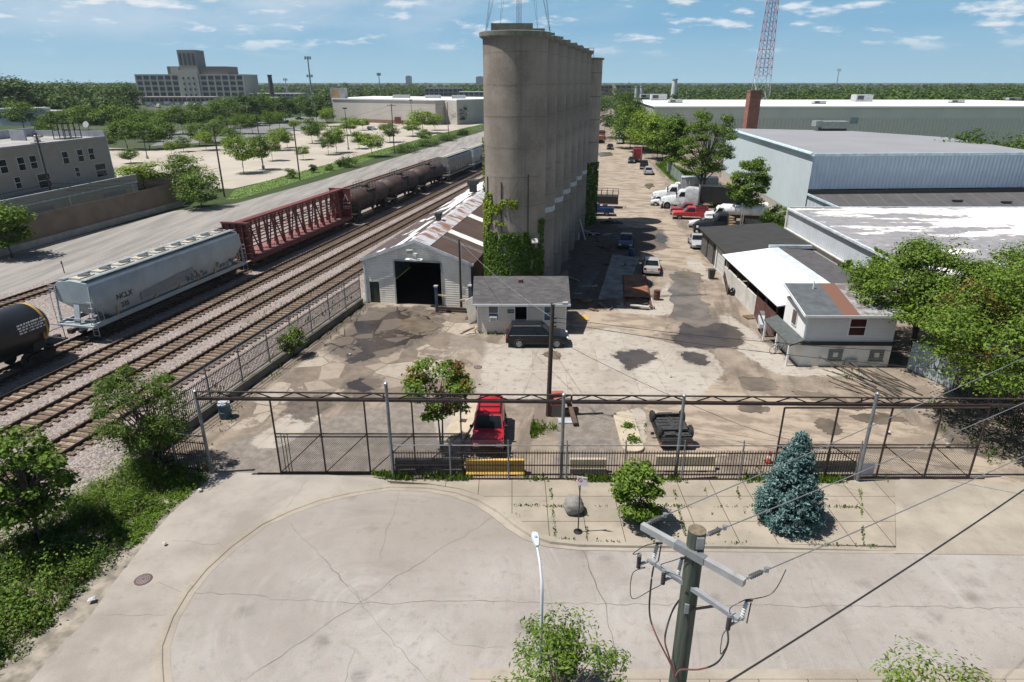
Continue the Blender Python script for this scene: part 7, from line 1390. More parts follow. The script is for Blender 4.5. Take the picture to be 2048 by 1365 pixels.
def picketfence(p0,p1,lab,h=1.72,post_px=None,pipe=2.12,post_sp=3.1,group=None,z0=0.0,sp=.135,toprail=True,topz=None):
    p0=Vector(p0);p1=Vector(p1); d=p1-p0; L=d.length; t=thing('iron_fence',lab,'fence',p0,math.atan2(d.y,d.x),group); n=max(1,round(L/post_sp)); w=L/n
    for k in range(n):
        m=MB()
        x=k*w+.09
        while x<(k+1)*w-.04: m.box(x-.014,x+.014,-.014,.014,z0+.08,z0+h+.1); x+=sp
        for z in (z0+.16,z0+h*.55,z0+h-.06): m.box(k*w,(k+1)*w,-.022,.022,z,z+.05)
        m.obj('picket_panel',m_ir,t)
    for k in range(n+1):
        m=MB(); m.tube((k*w,0,-.05),(k*w,0,z0+pipe),.045,n=8); m.tube((k*w,0,z0+pipe),(k*w-.02,.0,z0+pipe+.3),.03,n=6); m.obj('post',m_pipe,t)
    if toprail:
        m=MB(); m.tube((0,.05,z0+pipe-.03),(L,.05,z0+pipe-.03),.03,n=6); m.obj('top_rail',steel,t)
        m=MB()
        for zz in (.14,.26): m.tube((0,.0,z0+pipe+zz),(L,0,z0+pipe+zz),.006,n=3)
        m.obj('barbed_wire',steel,t)
    return t
picketfence((-6.0,27.72,0),(17.3,27.66,0),'brown iron picket fence with a pipe rail along the sidewalk')
picketfence((-16.3,25.0+3.2,0),(-15.75,28.55,0),'short iron fence return beside the left gate post',post_sp=1.6,toprail=False) if False else None
fa=Vector((-19.8,28.9,0)); fb=Vector((-17.0,41.5,0)); fc=Vector((-13.75,55.9,0))
def railfence(a,b,lab):
    t=picketfence(a,b,lab,1.75,None,2.35,3.0,'iron fence along the railway',z0=.55,sp=.15); L=(b-a).length; m=MB(); m.box(0,L,-.2,.2,-.1,.55); m.obj('footing_wall',M('grey footing wall',(.145,.132,.112),.9,.25,1.0,dirt=(.08,.07,.05)),t)
railfence(fa,fb,'near stretch of the iron fence on a concrete footing beside the tracks'); railfence(fb,fc,'far stretch of the iron fence on a concrete footing up to the shed')
picketfence(at(290,935),at(423,947),'short iron fence run hidden by the overgrown bush at the left gate post',1.8,None,2.2,1.8)
picketfence(Vector((29.0,31.8,0)),Vector((20.5+9.4,27.4,0)),'dark iron fence under the orange-seeded tree',1.9,None,2.3,2.4); picketfence(Vector((28.8,38.0,0)),Vector((29.0,31.9,0)),'dark iron fence running back beneath the big trees',1.9,None,2.3,2.6)
t=thing('metal_sheet_fence','rusty-edged corrugated metal fence under the big tree','fence',(27.9,41.6,0),R(-72)); m=MB()
for k in range(5): m.box(k*.75,k*.75+.72,-.015,.015,.05,2.1+.12*((k*7)%3))
m.obj('sheets',M_ribs('pale blue corrugated sheet',(.36,.42,.46),0,.16,.5,.15,.03,.9,dirt=(.2,.15,.12),dirtamt=.5),t); m=MB(); m.box(0,3.7,.02,.1,1.6,1.7); m.box(0,3.7,.02,.1,.5,.6); m.obj('rail',rustiron,t)
fw=at(1290,345); 
def sheetfence():
    a=at(1398,408);b=at(1333,345); d=b-a; t=thing('screen_fence','green-grey screened fence before the trees at the right of the yard','fence',a,math.atan2(d.y,d.x)); L=d.length; n=8; m=MB(); m.box(0,L,-.02,.02,.1,2.4); m.obj('screen',M('green grey screen',(.16,.20,.17),.8,.2),t)
    for k in range(n+1): m=MB(); m.tube((L*k/n,.05,0),(L*k/n,.05,2.6),.05); m.obj('post',m_pipe,t)
sheetfence()
# jersey barriers
def barrier(px0,px1,y,lab,mat,h=.82,dep=.6,rz=0.0,top=None):
    A=at(px0,y);B=at(px1,y); L=(B-A).length; t=thing('concrete_barrier',lab,'barrier',(A+B)/2+Vector((0,dep/2,0)),rz,'barriers behind the iron fence'); m=MB(); m.ext([(-dep/2,0),(dep/2,0),(dep/2,.12),(dep*.22,.32),(dep*.16,h),(-dep*.16,h),(-dep*.22,.32),(-dep/2,.12)],-L/2,L/2); m.obj('barrier_body',mat,t,bevel=.02)
    m=MB(); 
    for s in (-1,1): m.box(s*L*.28-.25,s*L*.28+.25,-dep/2-.004,dep/2+.004,.0,.07)
    m.obj('forklift_slot',dark_hole,t)
barrier(790,928,950,'dark grey concrete barrier left of the yellow one',M('dark barrier concrete',(.10,.095,.09),.9,.3,1)); barrier(932,1049,953,'yellow painted barrier in front of the red SUV',M('yellow barrier paint',(.62,.38,.09),.7,.2,1.5,dirt=(.2,.13,.05))); barrier(1140,1213,951,'pale concrete barrier behind the no-parking sign',M('pale barrier concrete',(.42,.36,.27),.9,.15,1)); barrier(1312,1430,945,'long pale concrete barrier before the overturned car',M('pale barrier concrete',(.42,.36,.27),.9,.15,1)); barrier(1628,1712,953,'pale concrete barrier right of the blue spruce',M('pale barrier concrete',(.42,.36,.27),.9,.15,1))  # the leftmost barrier is of dark grey concrete
o=MB(); a=at(1268,905); o.prism([(x*1.12,y) for x,y in [(.55*math.cos(a_),3.2+.55*math.sin(a_)) for a_ in np.linspace(0,math.pi,9)]+[(.55*math.cos(a_),-.3+.55*math.sin(a_)) for a_ in np.linspace(math.pi,2*math.pi,9)]],0,.16); t=thing('traffic_island','oblong raised concrete island with weeds in the yard','traffic island',(a.x,a.y+.7,0),R(-1)); o.obj('slab',M('island concrete',(.40,.34,.255),.9,.12,1.2),t,bevel=.03)
for k,(x,y) in enumerate(((.1,.3),(.1,1.9))):
    rs=np.random.RandomState(200+k); n=160; q=rs.randn(n,3)*np.array([.16,.16,.05])+np.array([x,y,.26]); link('weed_tuft',cards('weed_tuft',q,unit(rs.randn(n,3)+np.array([0,0,1])),.16,LF['grass'],rs),t)
a=at(958,840); t=thing('traffic_island','pale concrete island beside the red SUV and the young tree','traffic island',(a.x-.9,a.y-.3,0),R(-10)); o=MB(); o.prism([(.7*math.cos(a_),1.9+.7*math.sin(a_)) for a_ in np.linspace(0,math.pi,9)]+[(-.7,-2.5),(.55,-2.5)],0,.16); o.obj('slab',M('island concrete',(.40,.34,.255),.9,.12,1.2),t,bevel=.03); o=MB(); o.box(-.2,.2,-.3,.1,.16,.175); o.obj('drain_cover',rustiron,t)
# boulder, sign, lamp
def boulder():
    P=at(1148,1037); rs=np.random.RandomState(3); bm=bmesh.new(); bmesh.ops.create_icosphere(bm,subdivisions=4,radius=.5)
    for v in bm.verts:
        d=v.co.normalized(); v.co*=1+.10*math.sin(d.x*3+1)*math.cos(d.y*2.5)+.06*math.sin(d.z*5+d.x*3)+.02*math.sin(d.y*11+d.z*9); v.co.z*=.92
    me=bpy.data.meshes.new('boulder'); bm.to_mesh(me); bm.free(); shade(me,80); t=NT('speckled granite'); c=t.mix(t.mr(t.noise(40,3,.6),.4,.62),(.15,.14,.13),(.30,.28,.26)); c=t.mix(t.math('MULTIPLY',t.mr(t.noise(2,5,.6),.45,.7),.5),c,(.12,.11,.10)); t.bump(t.noise(14,4,.6),.5,.03); me.materials.append(t.out(c,.9)); o=link('boulder',me,None,(P.x,P.y+.35,.50)); tag(o,'rounded grey granite boulder on the sidewalk','boulder')
boulder()
P=at(1156,1064,.13); h=hgt(1156,1064,955)
t=thing('no_parking_sign','small white no-parking sign on a thin black post with a round base','sign',P); m=MB(); m.tube((0,0,0),(0,0,h),.028,n=8); m.obj('post',black,t); m=MB(); m.lathe([(.20,0),(.20,.03),(.06,.06)],18); m.obj('base',black,t)
pm=Matrix.Rotation(R(-14),4,'Z'); zc_=h-.16
m=MB(); m.box(-.14,.30,-.045,-.03,zc_-.24,zc_+.2,pm); pl=m.obj('sign_plate',M('sign white',(.62,.60,.64),.5),t)
m=MB(); nr_=20; cx,cz=.0,zc_+.03
for k in range(nr_):
    a0,a1=k*2*math.pi/nr_,(k+1)*2*math.pi/nr_; m.poly(*[pm@Vector((cx+r_*math.cos(a_),-.049,cz+r_*math.sin(a_))) for r_,a_ in ((.075,a0),(.105,a0),(.105,a1),(.075,a1))])
m.poly(*[pm@Vector((cx+x_,-.050,cz+z_)) for x_,z_ in ((-.075,.055),(-.055,.075),(.075,-.055),(.055,-.075))]); m.obj('prohibition_ring',M('sign red',(.35,.03,.03),.5),pl)
m=MB(); m.box(.13,.28,-.049,-.046,zc_+.09,zc_+.14,pm); m.obj('print_bar',M('sign print grey',(.12,.12,.16),.6),pl)
def streetlamp():
    X0,Y0=.92,15.5; ht=at(1072,1082,5.15); H0=4.75; t=thing('street_lamp','slim pale street lamp leaning over the street from the bottom edge','street lamp',(X0,Y0,0)); hp=ht-Vector((X0,Y0,0))
    m=MB(); m.path([(0,0,0),(0,0,2.5),(0,0,H0-.6),(hp.x*.06,hp.y*.12,H0-.15),(hp.x*.4,hp.y*.45,H0+.2),(hp.x*.95,hp.y*.93,hp.z)],.065,10,.035); m.obj('pole',M('pale lamp pole',(.52,.55,.57),.4,.05),t,True)
    m=MB(); m.lathe([(.12,0),(.12,.3),(.07,.4)],12); m.obj('base',steel,t)
    rz=math.atan2(-hp.x,hp.y); M4=Matrix.Translation(hp)@Matrix.Rotation(rz,4,'Z')
    m=MB(); L_=[(-.28,.045,.05),(-.1,.10,.075),(.12,.13,.085),(.32,.12,.07),(.42,.06,.03)]; m.loft([[M4@Vector(p) for p in ((-w_,y_,0),(w_,y_,0),(w_*.8,y_,z_),(-w_*.8,y_,z_))] for y_,w_,z_ in L_]); hd=m.obj('lamp_head',M('lamp head pale blue',(.50,.55,.60),.35,.05),t,True)
    m=MB(); m.lathe([(.045,.07),(.045,.13),(0,.14)],12,M=M4@Matrix.Translation((0,.08,.0))); m.obj('photocell',M('photocell',(.45,.5,.45),.3),hd); m=MB(); m.poly(*[M4@Vector(p) for p in ((-.09,.02,-.004),(.09,.02,-.004),(.09,.34,-.004),(-.09,.34,-.004))]); m.obj('lens',M('lamp lens',(.5,.5,.48),.2),hd)
streetlamp()
# manholes
def manhole(px,y,r,lab,z=.036):
    P=at(px,y); t=thing('manhole_cover',lab,'manhole cover',(P.x,P.y,z)); m=MB(); m.lathe([(r,-.01),(r,.012),(r*.88,.014)],28); m.obj('ring',M('rusty ring',(.10,.06,.05),.8),t); m=MB(); m.lathe([(r*.87,0),(r*.87,.008),(0,.009)],28); c=m.obj('cover',M('cover iron',(.045,.04,.045),.6),t); m=MB()
    for k in range(3):
        rr=r*(.25+.22*k); n=6+4*k
        for i in range(n): a=2*math.pi*i/n; m.cb((rr*math.cos(a),rr*math.sin(a),.014),(r*.13,r*.22,.01),a)
    m.obj('lug',M('worn cover lug',(.20,.18,.20),.5),c)
manhole(287,1161,.34,'round iron grate with a lug pattern in the left apron'); manhole(956,735,.3,'round drain cover in a pale slab of the yard',.012)
# bins and barrels
P=at(452,835); t=thing('trash_barrel','blue barrel full of rubbish beside the rail fence','barrel',P); m=MB(); m.lathe([(.33,0),(.36,.05),(.36,.42),(.38,.44),(.36,.46),(.36,.86),(.38,.9),(.33,.9),(.33,.8),(0,.8)],20); m.obj('drum',M('blue plastic',(.03,.075,.12),.5,.2),t,True); m=MB(); rr=random.Random(5)
for k in range(12): m.cb((rr.uniform(-.2,.2),rr.uniform(-.2,.2),.88+rr.uniform(0,.12)),(rr.uniform(.1,.3),rr.uniform(.1,.3),.1),rr.uniform(0,3))
m.obj('rubbish',M('mixed rubbish',(.40,.42,.45),.7,.5,8),t)
P=at(1313,600); t=thing('rusty_drum','rusty oil drum beside the stacked steel plates','drum',P); m=MB(); m.lathe([(.29,0),(.29,.3),(.31,.32),(.29,.34),(.29,.58),(.31,.6),(.29,.62),(.29,.9),(.26,.9),(.26,.6),(0,.55)],20); m.obj('shell',M('rusty drum steel',(.10,.038,.02),.8,.35,3),t,True); m=MB(); m.lathe([(.31,.86),(.31,.92),(.27,.92)],20); m.obj('rim',M('rusty drum steel',(.10,.038,.02),.8,.35,3),t,True)
P=at(1262,512); t=thing('blue_drum','blue plastic drum behind the silver sedan in the shade','drum',P); m=MB(); m.lathe([(.27,0),(.3,.1),(.3,.8),(.27,.9),(0,.9)],20); m.obj('shell',M('blue drum plastic',(.02,.05,.16),.5),t,True); m=MB(); m.lathe([(.05,.9),(.05,.93),(0,.93)],8,(.15,0,0)); m.obj('bung',black,t)
P=at(1422,558); t=thing('wheelie_bin','dark bin beside the garage door','bin',P); m=MB(); m.loft([[(-.24,-.24,0),(.24,-.24,0),(.24,.24,0),(-.24,.24,0)],[(-.3,-.3,.95),(.3,-.3,.95),(.3,.3,.95),(-.3,.3,.95)]]); m.obj('bin_body',M('bin grey',(.05,.055,.055),.6),t); m=MB(); m.box(-.32,.32,-.34,.32,.96,1.02); m.obj('lid',M('bin grey',(.05,.055,.055),.6),t)
# rusty frame with plates
a=at(1246,618);b=at(1306,620);c_=at(1316,556);d_=at(1265,556)
t=thing('steel_skid','rusty steel skid stacked with brown plates beyond the pale concrete pad','skid',((a+b)/2),R(-8)); L=(d_-a).length*.98
m=MB(); m.bar((-1.15,0,.18),(-1.15,L,.18),.14,.2); m.bar((1.15,0,.18),(1.15,L,.18),.14,.2)
for k in range(8): m.bar((-1.1,.3+k*(L-.5)/7,.2),(1.1,.3+k*(L-.5)/7,.2),.1,.1)
m.obj('frame',M('rusty frame steel',(.11,.05,.03),.85,.3,2),t); m=MB(); m.box(-1.12,1.05,2.6,L-.1,.28,.34); m.box(-1.0,1.1,2.5,L-1.2,.34,.37); m.obj('plates',M('rust brown plate',(.22,.095,.048),.85,.35,1.2),t)
m=MB(); rr=random.Random(8)
for k in range(60): m.cb((rr.uniform(-.85,.9),rr.uniform(.6,2.3),.27+rr.uniform(0,.05)),(rr.uniform(.15,.5),.05,.04),rr.uniform(0,3.1))
m.obj('scrap_bars',M('scrap bar rust',(.13,.085,.06),.8,.4,6),t); m=MB(); m.bar((-.7,.1,.35),(.95,.0,.25),.35,.1); m.obj('pale_board',M('pale weathered board',(.45,.42,.37),.8,.2,3),t)
m=MB(); m.bar((1.35,.1,.25),(1.28,2.6,.25),.08,.16); m.obj('side_channel',M('white edge steel',(.45,.43,.4),.6),t)
P=at(1167,637); o=MB(); o.box(-.35,.35,-.62,.62,.0,.05); o=o.obj('yellow_board',M('yellow board',(.55,.30,.05),.6,.08),loc=(P.x,P.y,.02),rz=R(6)); tag(o,'yellow board lying on the ground right of the office','board')
# low slabs in the shade right of the silos
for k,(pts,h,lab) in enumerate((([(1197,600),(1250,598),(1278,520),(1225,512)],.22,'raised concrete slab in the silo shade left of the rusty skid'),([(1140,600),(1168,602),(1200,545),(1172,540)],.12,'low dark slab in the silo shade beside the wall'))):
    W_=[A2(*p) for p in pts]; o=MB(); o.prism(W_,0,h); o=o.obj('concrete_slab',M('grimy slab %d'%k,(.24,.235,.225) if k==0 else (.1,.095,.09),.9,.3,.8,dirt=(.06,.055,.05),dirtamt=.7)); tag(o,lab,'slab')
rr=random.Random(21); cols=[M('junk pale',(.4,.38,.35),.8,.3),M('junk rust',(.14,.06,.035),.85,.3),M('junk timber',(.2,.15,.10),.85,.3),M('junk dark',(.04,.04,.042),.8,.3)]
JUNK=[(1150,560,1.9),(1165,530,2.2),(1180,510,1.5),(1195,480,2.4),(1215,470,1.7),(1235,462,2.0),(1225,555,1.4),(1240,545,1.9),(1158,590,1.6),(1185,620,1.3),(1205,612,1.5),(1225,618,1.2),(1175,575,2.1),(1250,470,1.0),(1200,455,2.2),(1215,530,1.4)]
for k,(x,y,L) in enumerate(JUNK):
    P=at(x,y); o=MB(); w_=rr.uniform(.08,.3); o.box(-L/2,L/2,-w_/2,w_/2,0,.06); o.box(-L*.3,L*.2,-w_*.2,w_*.9,.06,.1); o=o.obj('scrap_plank',cols[k%4],loc=(P.x,P.y,.02+.01*(k%3)),rz=rr.uniform(0,3.1)); tag(o,f'{["pale","rusty","brown","dark"][k%4]} scrap plank in the silo shade, {nth(sorted(range(len(JUNK)),key=lambda i:JUNK[i][0]).index(k))} from the left','plank','scrap planks in the silo shade')
for k,(x,y,sx,sy,h_,mt,lab) in enumerate(((1185,470,2.2,1.1,.5,3,'dark crumpled scrap heap beside the silo wall under the ladder'),(1222,447,3.0,1.2,.7,3,'long dark scrap heap at the far edge of the silo shade'),(1165,605,1.4,.9,.35,1,'low rusty scrap heap behind the office'),(1248,535,1.0,.7,.45,3,'small dark scrap heap on the raised slab'),(1210,500,1.8,.8,.4,2,'brown scrap heap in the middle of the silo shade'))):
    P=at(x,y); rs=np.random.RandomState(300+k); t=thing('scrap_heap',lab,'scrap heap',P,rs.uniform(-.4,.4)); m=MB(); vs=[]
    n=14
    for j in range(5):
        f=1-j/5
        for i in range(n): a=6.283*i/n; q=f*(1+.22*rs.randn()*.6); vs.append((sx*.5*math.cos(a)*q,sy*.5*math.sin(a)*q,h_*(1-f)*(1+.25*rs.randn())))
    vs.append((0,0,h_)); m.add(vs,[(j*n+i,j*n+(i+1)%n,(j+1)*n+(i+1)%n,(j+1)*n+i) for j in range(4) for i in range(n)]+[(4*n+i,4*n+(i+1)%n,5*n) for i in range(n)]); m.obj('rubble',cols[mt],t); m=MB()
    for j in range(9): a=rs.uniform(0,3.14); L=rs.uniform(.4,1.1)*sx*.45; c=Vector((rs.uniform(-.35,.35)*sx,rs.uniform(-.3,.3)*sy,h_*rs.uniform(.3,.9))); d=Vector((math.cos(a),math.sin(a),rs.uniform(-.3,.3)))*L; m.bar(c-d,c+d,rs.uniform(.05,.25),.04)
    m.obj('scrap_pieces',cols[(mt+1)%4],t)
t=thing('ladder','pale ladder leaning on the silo wall in the shade','ladder',at(1166,481)+Vector((-.2,.6,0)),R(-12)); m=MB(); A=Vector((.6,-.3,0));B=Vector((-.35,0,2.9))
for y in (-.22,.22): m.bar(A+Vector((0,y,0)),B+Vector((0,y,0)),.06)
m.obj('stile',M('pale aluminium',(.5,.51,.52),.4),t); m=MB()
for k in range(9): p=A.lerp(B,(k+.5)/9); m.bar(p+Vector((0,-.22,0)),p+Vector((0,.22,0)),.04)
m.obj('rung',M('pale aluminium',(.5,.51,.52),.4),t)
P=at(1153,480); t=thing('white_jug','white plastic container against the silo wall','container',P); m=MB(); m.box(-.35,.35,-.3,.3,0,.9); m.obj('tub',M('white plastic',(.5,.52,.54),.5),t,bevel=.08); m=MB(); m.lathe([(.12,.9),(.12,1.0),(0,1.0)],12); m.obj('lid',M('white plastic',(.5,.52,.54),.5),t)
# things by the workshop
P=at(1456,585); t=thing('window_frame','old wooden window frame leaning on the workshop wall','frame',P,R(70)); m=MB()
MT=Matrix.Rotation(R(-18),4,'X')
for b in ((-.9,-.8,0,1.9),(.8,.9,0,1.9),(-.8,.8,0,.1),(-.8,.8,1.8,1.9),(-.8,.8,.9,1.0)): m.box(b[0],b[1],-.04,.04,b[2],b[3],MT)
m.obj('frame',M('brown frame wood',(.12,.07,.045),.8,.3),t); m=MB(); m.box(-.8,.8,-.01,.01,.1,.9,MT); m.box(-.8,.8,-.01,.01,1.0,1.8,MT); m.obj('panel',M('tan panel board',(.30,.22,.15),.8),t)
P=at(1466,590); o=None
bm=bmesh.new(); bmesh.ops.create_icosphere(bm,subdivisions=3,radius=.42)
for v in bm.verts: v.co*=1+.12*math.sin(v.co.x*13+v.co.z*7)+.08*math.sin(v.co.y*17); v.co.z=max(v.co.z*.85,-.3)
me=bpy.data.meshes.new('rubbish_bag'); bm.to_mesh(me); bm.free(); shade(me,70); me.materials.append(M('black bin liner',(.012,.012,.013),.25)); tag(link('rubbish_bag',me,None,(P.x,P.y,.3)),'shiny black rubbish bag beside the leaning window frame','bag')
P=at(1500,636); t=thing('wooden_pallet','small wooden pallet on the drive before the lattice','pallet',P,.2); m=MB()
for k in range(5): m.box(-.5,.5,-.4+k*.18,-.28+k*.18,.1,.13)
m.obj('deck_boards',M('pallet wood',(.2,.14,.09),.85,.3),t); m=MB()
for x in (-.45,0,.4): m.box(x,x+.08,-.4,.45,0,.1)
m.obj('bearer',M('pallet wood',(.2,.14,.09),.85,.3),t)
# debris heap under the big tree
P=at(1785,788); rr=random.Random(31)
for k in range(11):
    a=P+Vector((rr.uniform(-1.6,2.2),rr.uniform(-1.4,1.4),rr.uniform(.05,.5))); L=rr.uniform(2.2,4.2); ang=R(118)+rr.gauss(0,.28); b=a+Vector((math.cos(ang)*L,math.sin(ang)*L,rr.uniform(.1,.7))); o=MB(); o.bar((0,0,0),b-a,.09,.06); o.bar((0,0,.0),(b-a)*.12,.105,.075); o=o.obj('scrap_timber',[M('junk brown',(.11,.075,.05),.85,.3),M('junk bark',(.07,.05,.04),.85,.3),M('junk greenish',(.06,.065,.05),.8,.3),cols[3]][k%4],loc=a); tag(o,'long scrap timber in the heap under the big tree','timber','scrap timbers heaped under the big tree')
# crate, beam and red box near the yard pole
P=at(1113,833); t=thing('utility_cabinet','grey cabinet with a red top beside the wooden yard pole','cabinet',P); m=MB(); m.box(-.36,.36,-.1,.5,0,.75); m.obj('cabinet_body',M('cabinet grey brown',(.17,.15,.135),.7,.15),t); m=MB(); m.box(-.4,.4,-.14,.54,.75,.85); m.box(-.4,-.3,-.14,.54,.85,1.2); m.box(.3,.4,-.14,.54,.85,1.2); m.ext([(-.14,1.2),(.54,1.2),(.54,1.45),(.2,1.4)],-.42,.42); m.obj('red_hood',M('salmon red paint',(.32,.085,.06),.6,.15),t)
P=at(1150,852); t=thing('wooden_trestle','heavy brown timber resting on a block near the yard pole','timber',P,R(12)); m=MB(); m.bar((0,-.1,.15),(.12,2.0,.75),.26,.2); m.obj('beam',M('brown heavy timber',(.09,.055,.04),.8,.3,3),t); m=MB(); m.box(-.45,.6,1.2,1.5,0,.45); m.obj('block',M('brown heavy timber',(.09,.055,.04),.8,.3,3),t)
P=at(1135,843); o=MB(); o.box(-.55,.5,-.3,.3,0,.05); o.box(-.52,.47,-.27,.27,.05,.058); o=o.obj('ground_hatch',M('pale bluish plate',(.34,.37,.39),.6),loc=(P.x,P.y,.01)); tag(o,'pale metal plate on the ground by the cabinet','plate')
P=at(1537,925); t=thing('traffic_cone','orange traffic cone behind the fence beside the spruce','traffic cone',P); m=MB(); m.lathe([(.14,.03),(.03,.7),(0,.71)],14); m.obj('cone',M('cone orange',(.5,.07,.03),.6),t,True); m=MB(); m.box(-.19,.19,-.19,.19,0,.035); m.obj('base',black,t); m=MB(); m.lathe([(.105,.28),(.08,.44)],14); m.f=[f for f in m.f if len(f)==4]; m.obj('white_band',white,t)
for k,(x,y,s) in enumerate(((1195,966,.34),(400,985,.22),(330,1092,.2),(455,783,.2),(1775,868,.3),(270,1010,.25),(1660,965,.2),(185,1205,.35),(232,1010,.2),(1895,895,.3),(700,712,.18),(1340,755,.2))):
    P=at(x,y); rr=random.Random(k); bm=bmesh.new(); bmesh.ops.create_icosphere(bm,subdivisions=2,radius=s*.42)
    for v in bm.verts: v.co*=1+rr.uniform(-.3,.3); v.co.z*=.4
    me=bpy.data.meshes.new('litter'); bm.to_mesh(me); bm.free(); me.materials.append(M('white litter',(.42,.42,.41),.7,.15)); tag(link('litter',me,None,(P.x,P.y,.16)),'crumpled scrap of white litter on the ground','litter','scraps of white litter')
# ---------------- poles and wires ----------------
m_wire=M('black wire',(.02,.02,.022),.5); m_cable=M('red sheathed cable',(.14,.05,.05),.6); m_gal=M('grey crossarm fibreglass',(.30,.30,.305),.55,.12,4,dirt=(.14,.13,.12)); m_ins=M('pale polymer insulator',(.50,.52,.53),.4); m_dk=M('dark insulator',(.06,.045,.045),.4)
def wire(name,label,pts,r=.012,sag=0,mat=None,group=None,n=18):
    m=MB(); out=[]
    for a,b in zip(pts,pts[1:]):
        a=Vector(a);b=Vector(b)
        for k in range(n): f=k/n; p=a.lerp(b,f); p.z-=sag*4*f*(1-f); out.append(p)
    out.append(Vector(pts[-1])); m.path(out,r,5); o=m.obj(name,mat or m_wire); tag(o,label,'cable' if name!='power_line' else 'power line',group); return o
PX,PY,PT=3.08,8.78,11.9
t=thing('utility_pole','stout greenish wooden utility pole with crossarms at the bottom right','utility pole',(PX,PY,0)); 
tt=NT('treated green pole wood'); n=tt.noise(3,6,.65,vec=tt.mapv((6,6,.35))); c=tt.mix(tt.mr(n,.35,.66),(.085,.10,.075),(.04,.05,.04)); c=tt.mix(tt.mr(tt.noise(1.2,4,.6),.55,.7),c,(.10,.085,.06)); tt.bump(n,.4,.02); m_pole=tt.out(c,.85)
m=MB(); m.tube((0,0,-.2),(0,0,PT),.185,.148,20); m.obj('pole',m_pole,t,True)
m=MB(); m.lathe([(.147,PT+.001),(0,PT+.012)],20); m.obj('pole_top',M('end grain',(.16,.125,.085),.9,.3,14),t)
def loc_(px,py,z): return at(px,py,z)-Vector((PX,PY,0))
a=loc_(1284,1052,11.5);b=loc_(1489,1166,11.5); m=MB(); m.bar(a,b,.10,.125); m.obj('crossarm',m_gal,t); cz=(a+b)/2; d=(b-a).normalized()
m=MB(); m.bar(cz-d*.28+Vector((0,0,.005)),cz+d*.28+Vector((0,0,.005)),.125,.145); m.bar(Vector((0,0,11.5)),cz,.2,.14); m.obj('arm_bracket',steel,t)
a2=loc_(1303,1122,10.85);b2=loc_(1478,1240,10.7); 
m=MB(); m.bar(a2,b2,.08,.085); m.obj('crossarm',M('grey steel arm',(.25,.26,.28),.5,.15,3),t); c2=(a2+b2)/2; m=MB(); m.bar(c2,Vector((0,0,c2.z)),.12,.1); m.bar(Vector((.0,-.1,c2.z-.5)),c2.lerp(b2,.55),.05,.03); m.obj('brace',black,t)
def ribbed(m,p,q,r,n=7):
    p=Vector(p);q=Vector(q)
    for k in range(n): s=p.lerp(q,k/n);e=p.lerp(q,(k+.45)/n); m.tube(s,e,r,r*.8,10); m.tube(e,p.lerp(q,(k+1)/n),r*.62,r*.62,8)
AR=[];CUT=[]
for k,((x,y),(ax,ay)) in enumerate((((1311,1108),(1278,1121)),((1360,1138),(1327,1153)),((1489,1224),(1458,1243)))):
    p=a2.lerp(b2,(.06,.38,.97)[k]); P_=loc_(x,y,p.z+.12); A_=loc_(ax,ay,p.z+.05); CUT.append(P_);AR.append(A_)
    m=MB(); ribbed(m,P_+Vector((-.03,-.0,-.16)),P_+Vector((.03,.05,.17)),.038); m.obj('fuse_insulator',m_ins,t); m=MB(); m.bar(P_+Vector((.05,-.04,-.2)),P_+Vector((.09,.02,.17)),.02); m.bar(P_+Vector((.0,.04,.19)),P_+Vector((.12,.05,.2)),.035); m.obj('fuse_tube',M('dark fuse tube',(.05,.05,.055),.5),t)
    m=MB(); m.bar(p,(P_+A_)/2+Vector((0,0,-.06)),.06,.03); m.bar(A_+Vector((0,0,-.1)),P_+Vector((0,0,-.1)),.05,.03); m.obj('bracket',steel,t); m=MB(); ribbed(m,A_+Vector((0,0,-.16)),A_+Vector((0,0,.1)),.042,6); m.obj('surge_arrester',m_dk,t); m=MB(); m.tube(A_+Vector((0,0,.1)),A_+Vector((0,0,.15)),.04,n=10); m.obj('arrester_cap',steel,t)
m=MB(); m.cb((-.06,-.15,10.35),(.07,.04,.2)); m.obj('clamp',steel,t); m=MB(); m.cb((.02,-.16,11.75),(.12,.04,.22)); m.obj('clamp',steel,t)
Vp=Vector((PX,PY,0))
for k,(p,q,lab) in enumerate((((1296,1046,11.55),(2048,710,11.2),'power line leaving the upper crossarm at its far left end'),((1415,1070,11.55),(2048,799,11.2),'power line leaving the top of the near utility pole'),((1497,1156,11.52),(2048,905,11.1),'power line leaving the right end of the upper crossarm'))):
    A=at(*p);B=at(*q); E=A+(B-A)*1.9; wire('power_line',lab,[A,E],.011,.12,M('bare grey wire',(.16,.17,.18),.4),'power lines from the near pole')
    dd=(E-A).normalized(); t=thing('strain_insulator',lab.replace('power line leaving','dark strain insulator on the wire at'),'insulator',A); m=MB(); ribbed(m,dd*.05,dd*.32,.045,6); m.obj('sheds',M('grey strain insulator',(.12,.12,.125),.5),t); m=MB(); m.tube(-dd*.04,dd*.05,.02); m.tube(dd*.32,dd*.5,.018); m.cb(tuple(dd*.42),(.06,.06,.08)); m.obj('clamp',steel,t)
A=at(1430,1380,7.6);B=at(1560,1292,7.7);D=at(2048,980,8.0); wire('power_line','thick black communication cable crossing the lower right corner',[A,D,D+(D-A)*.8],.022,.10)
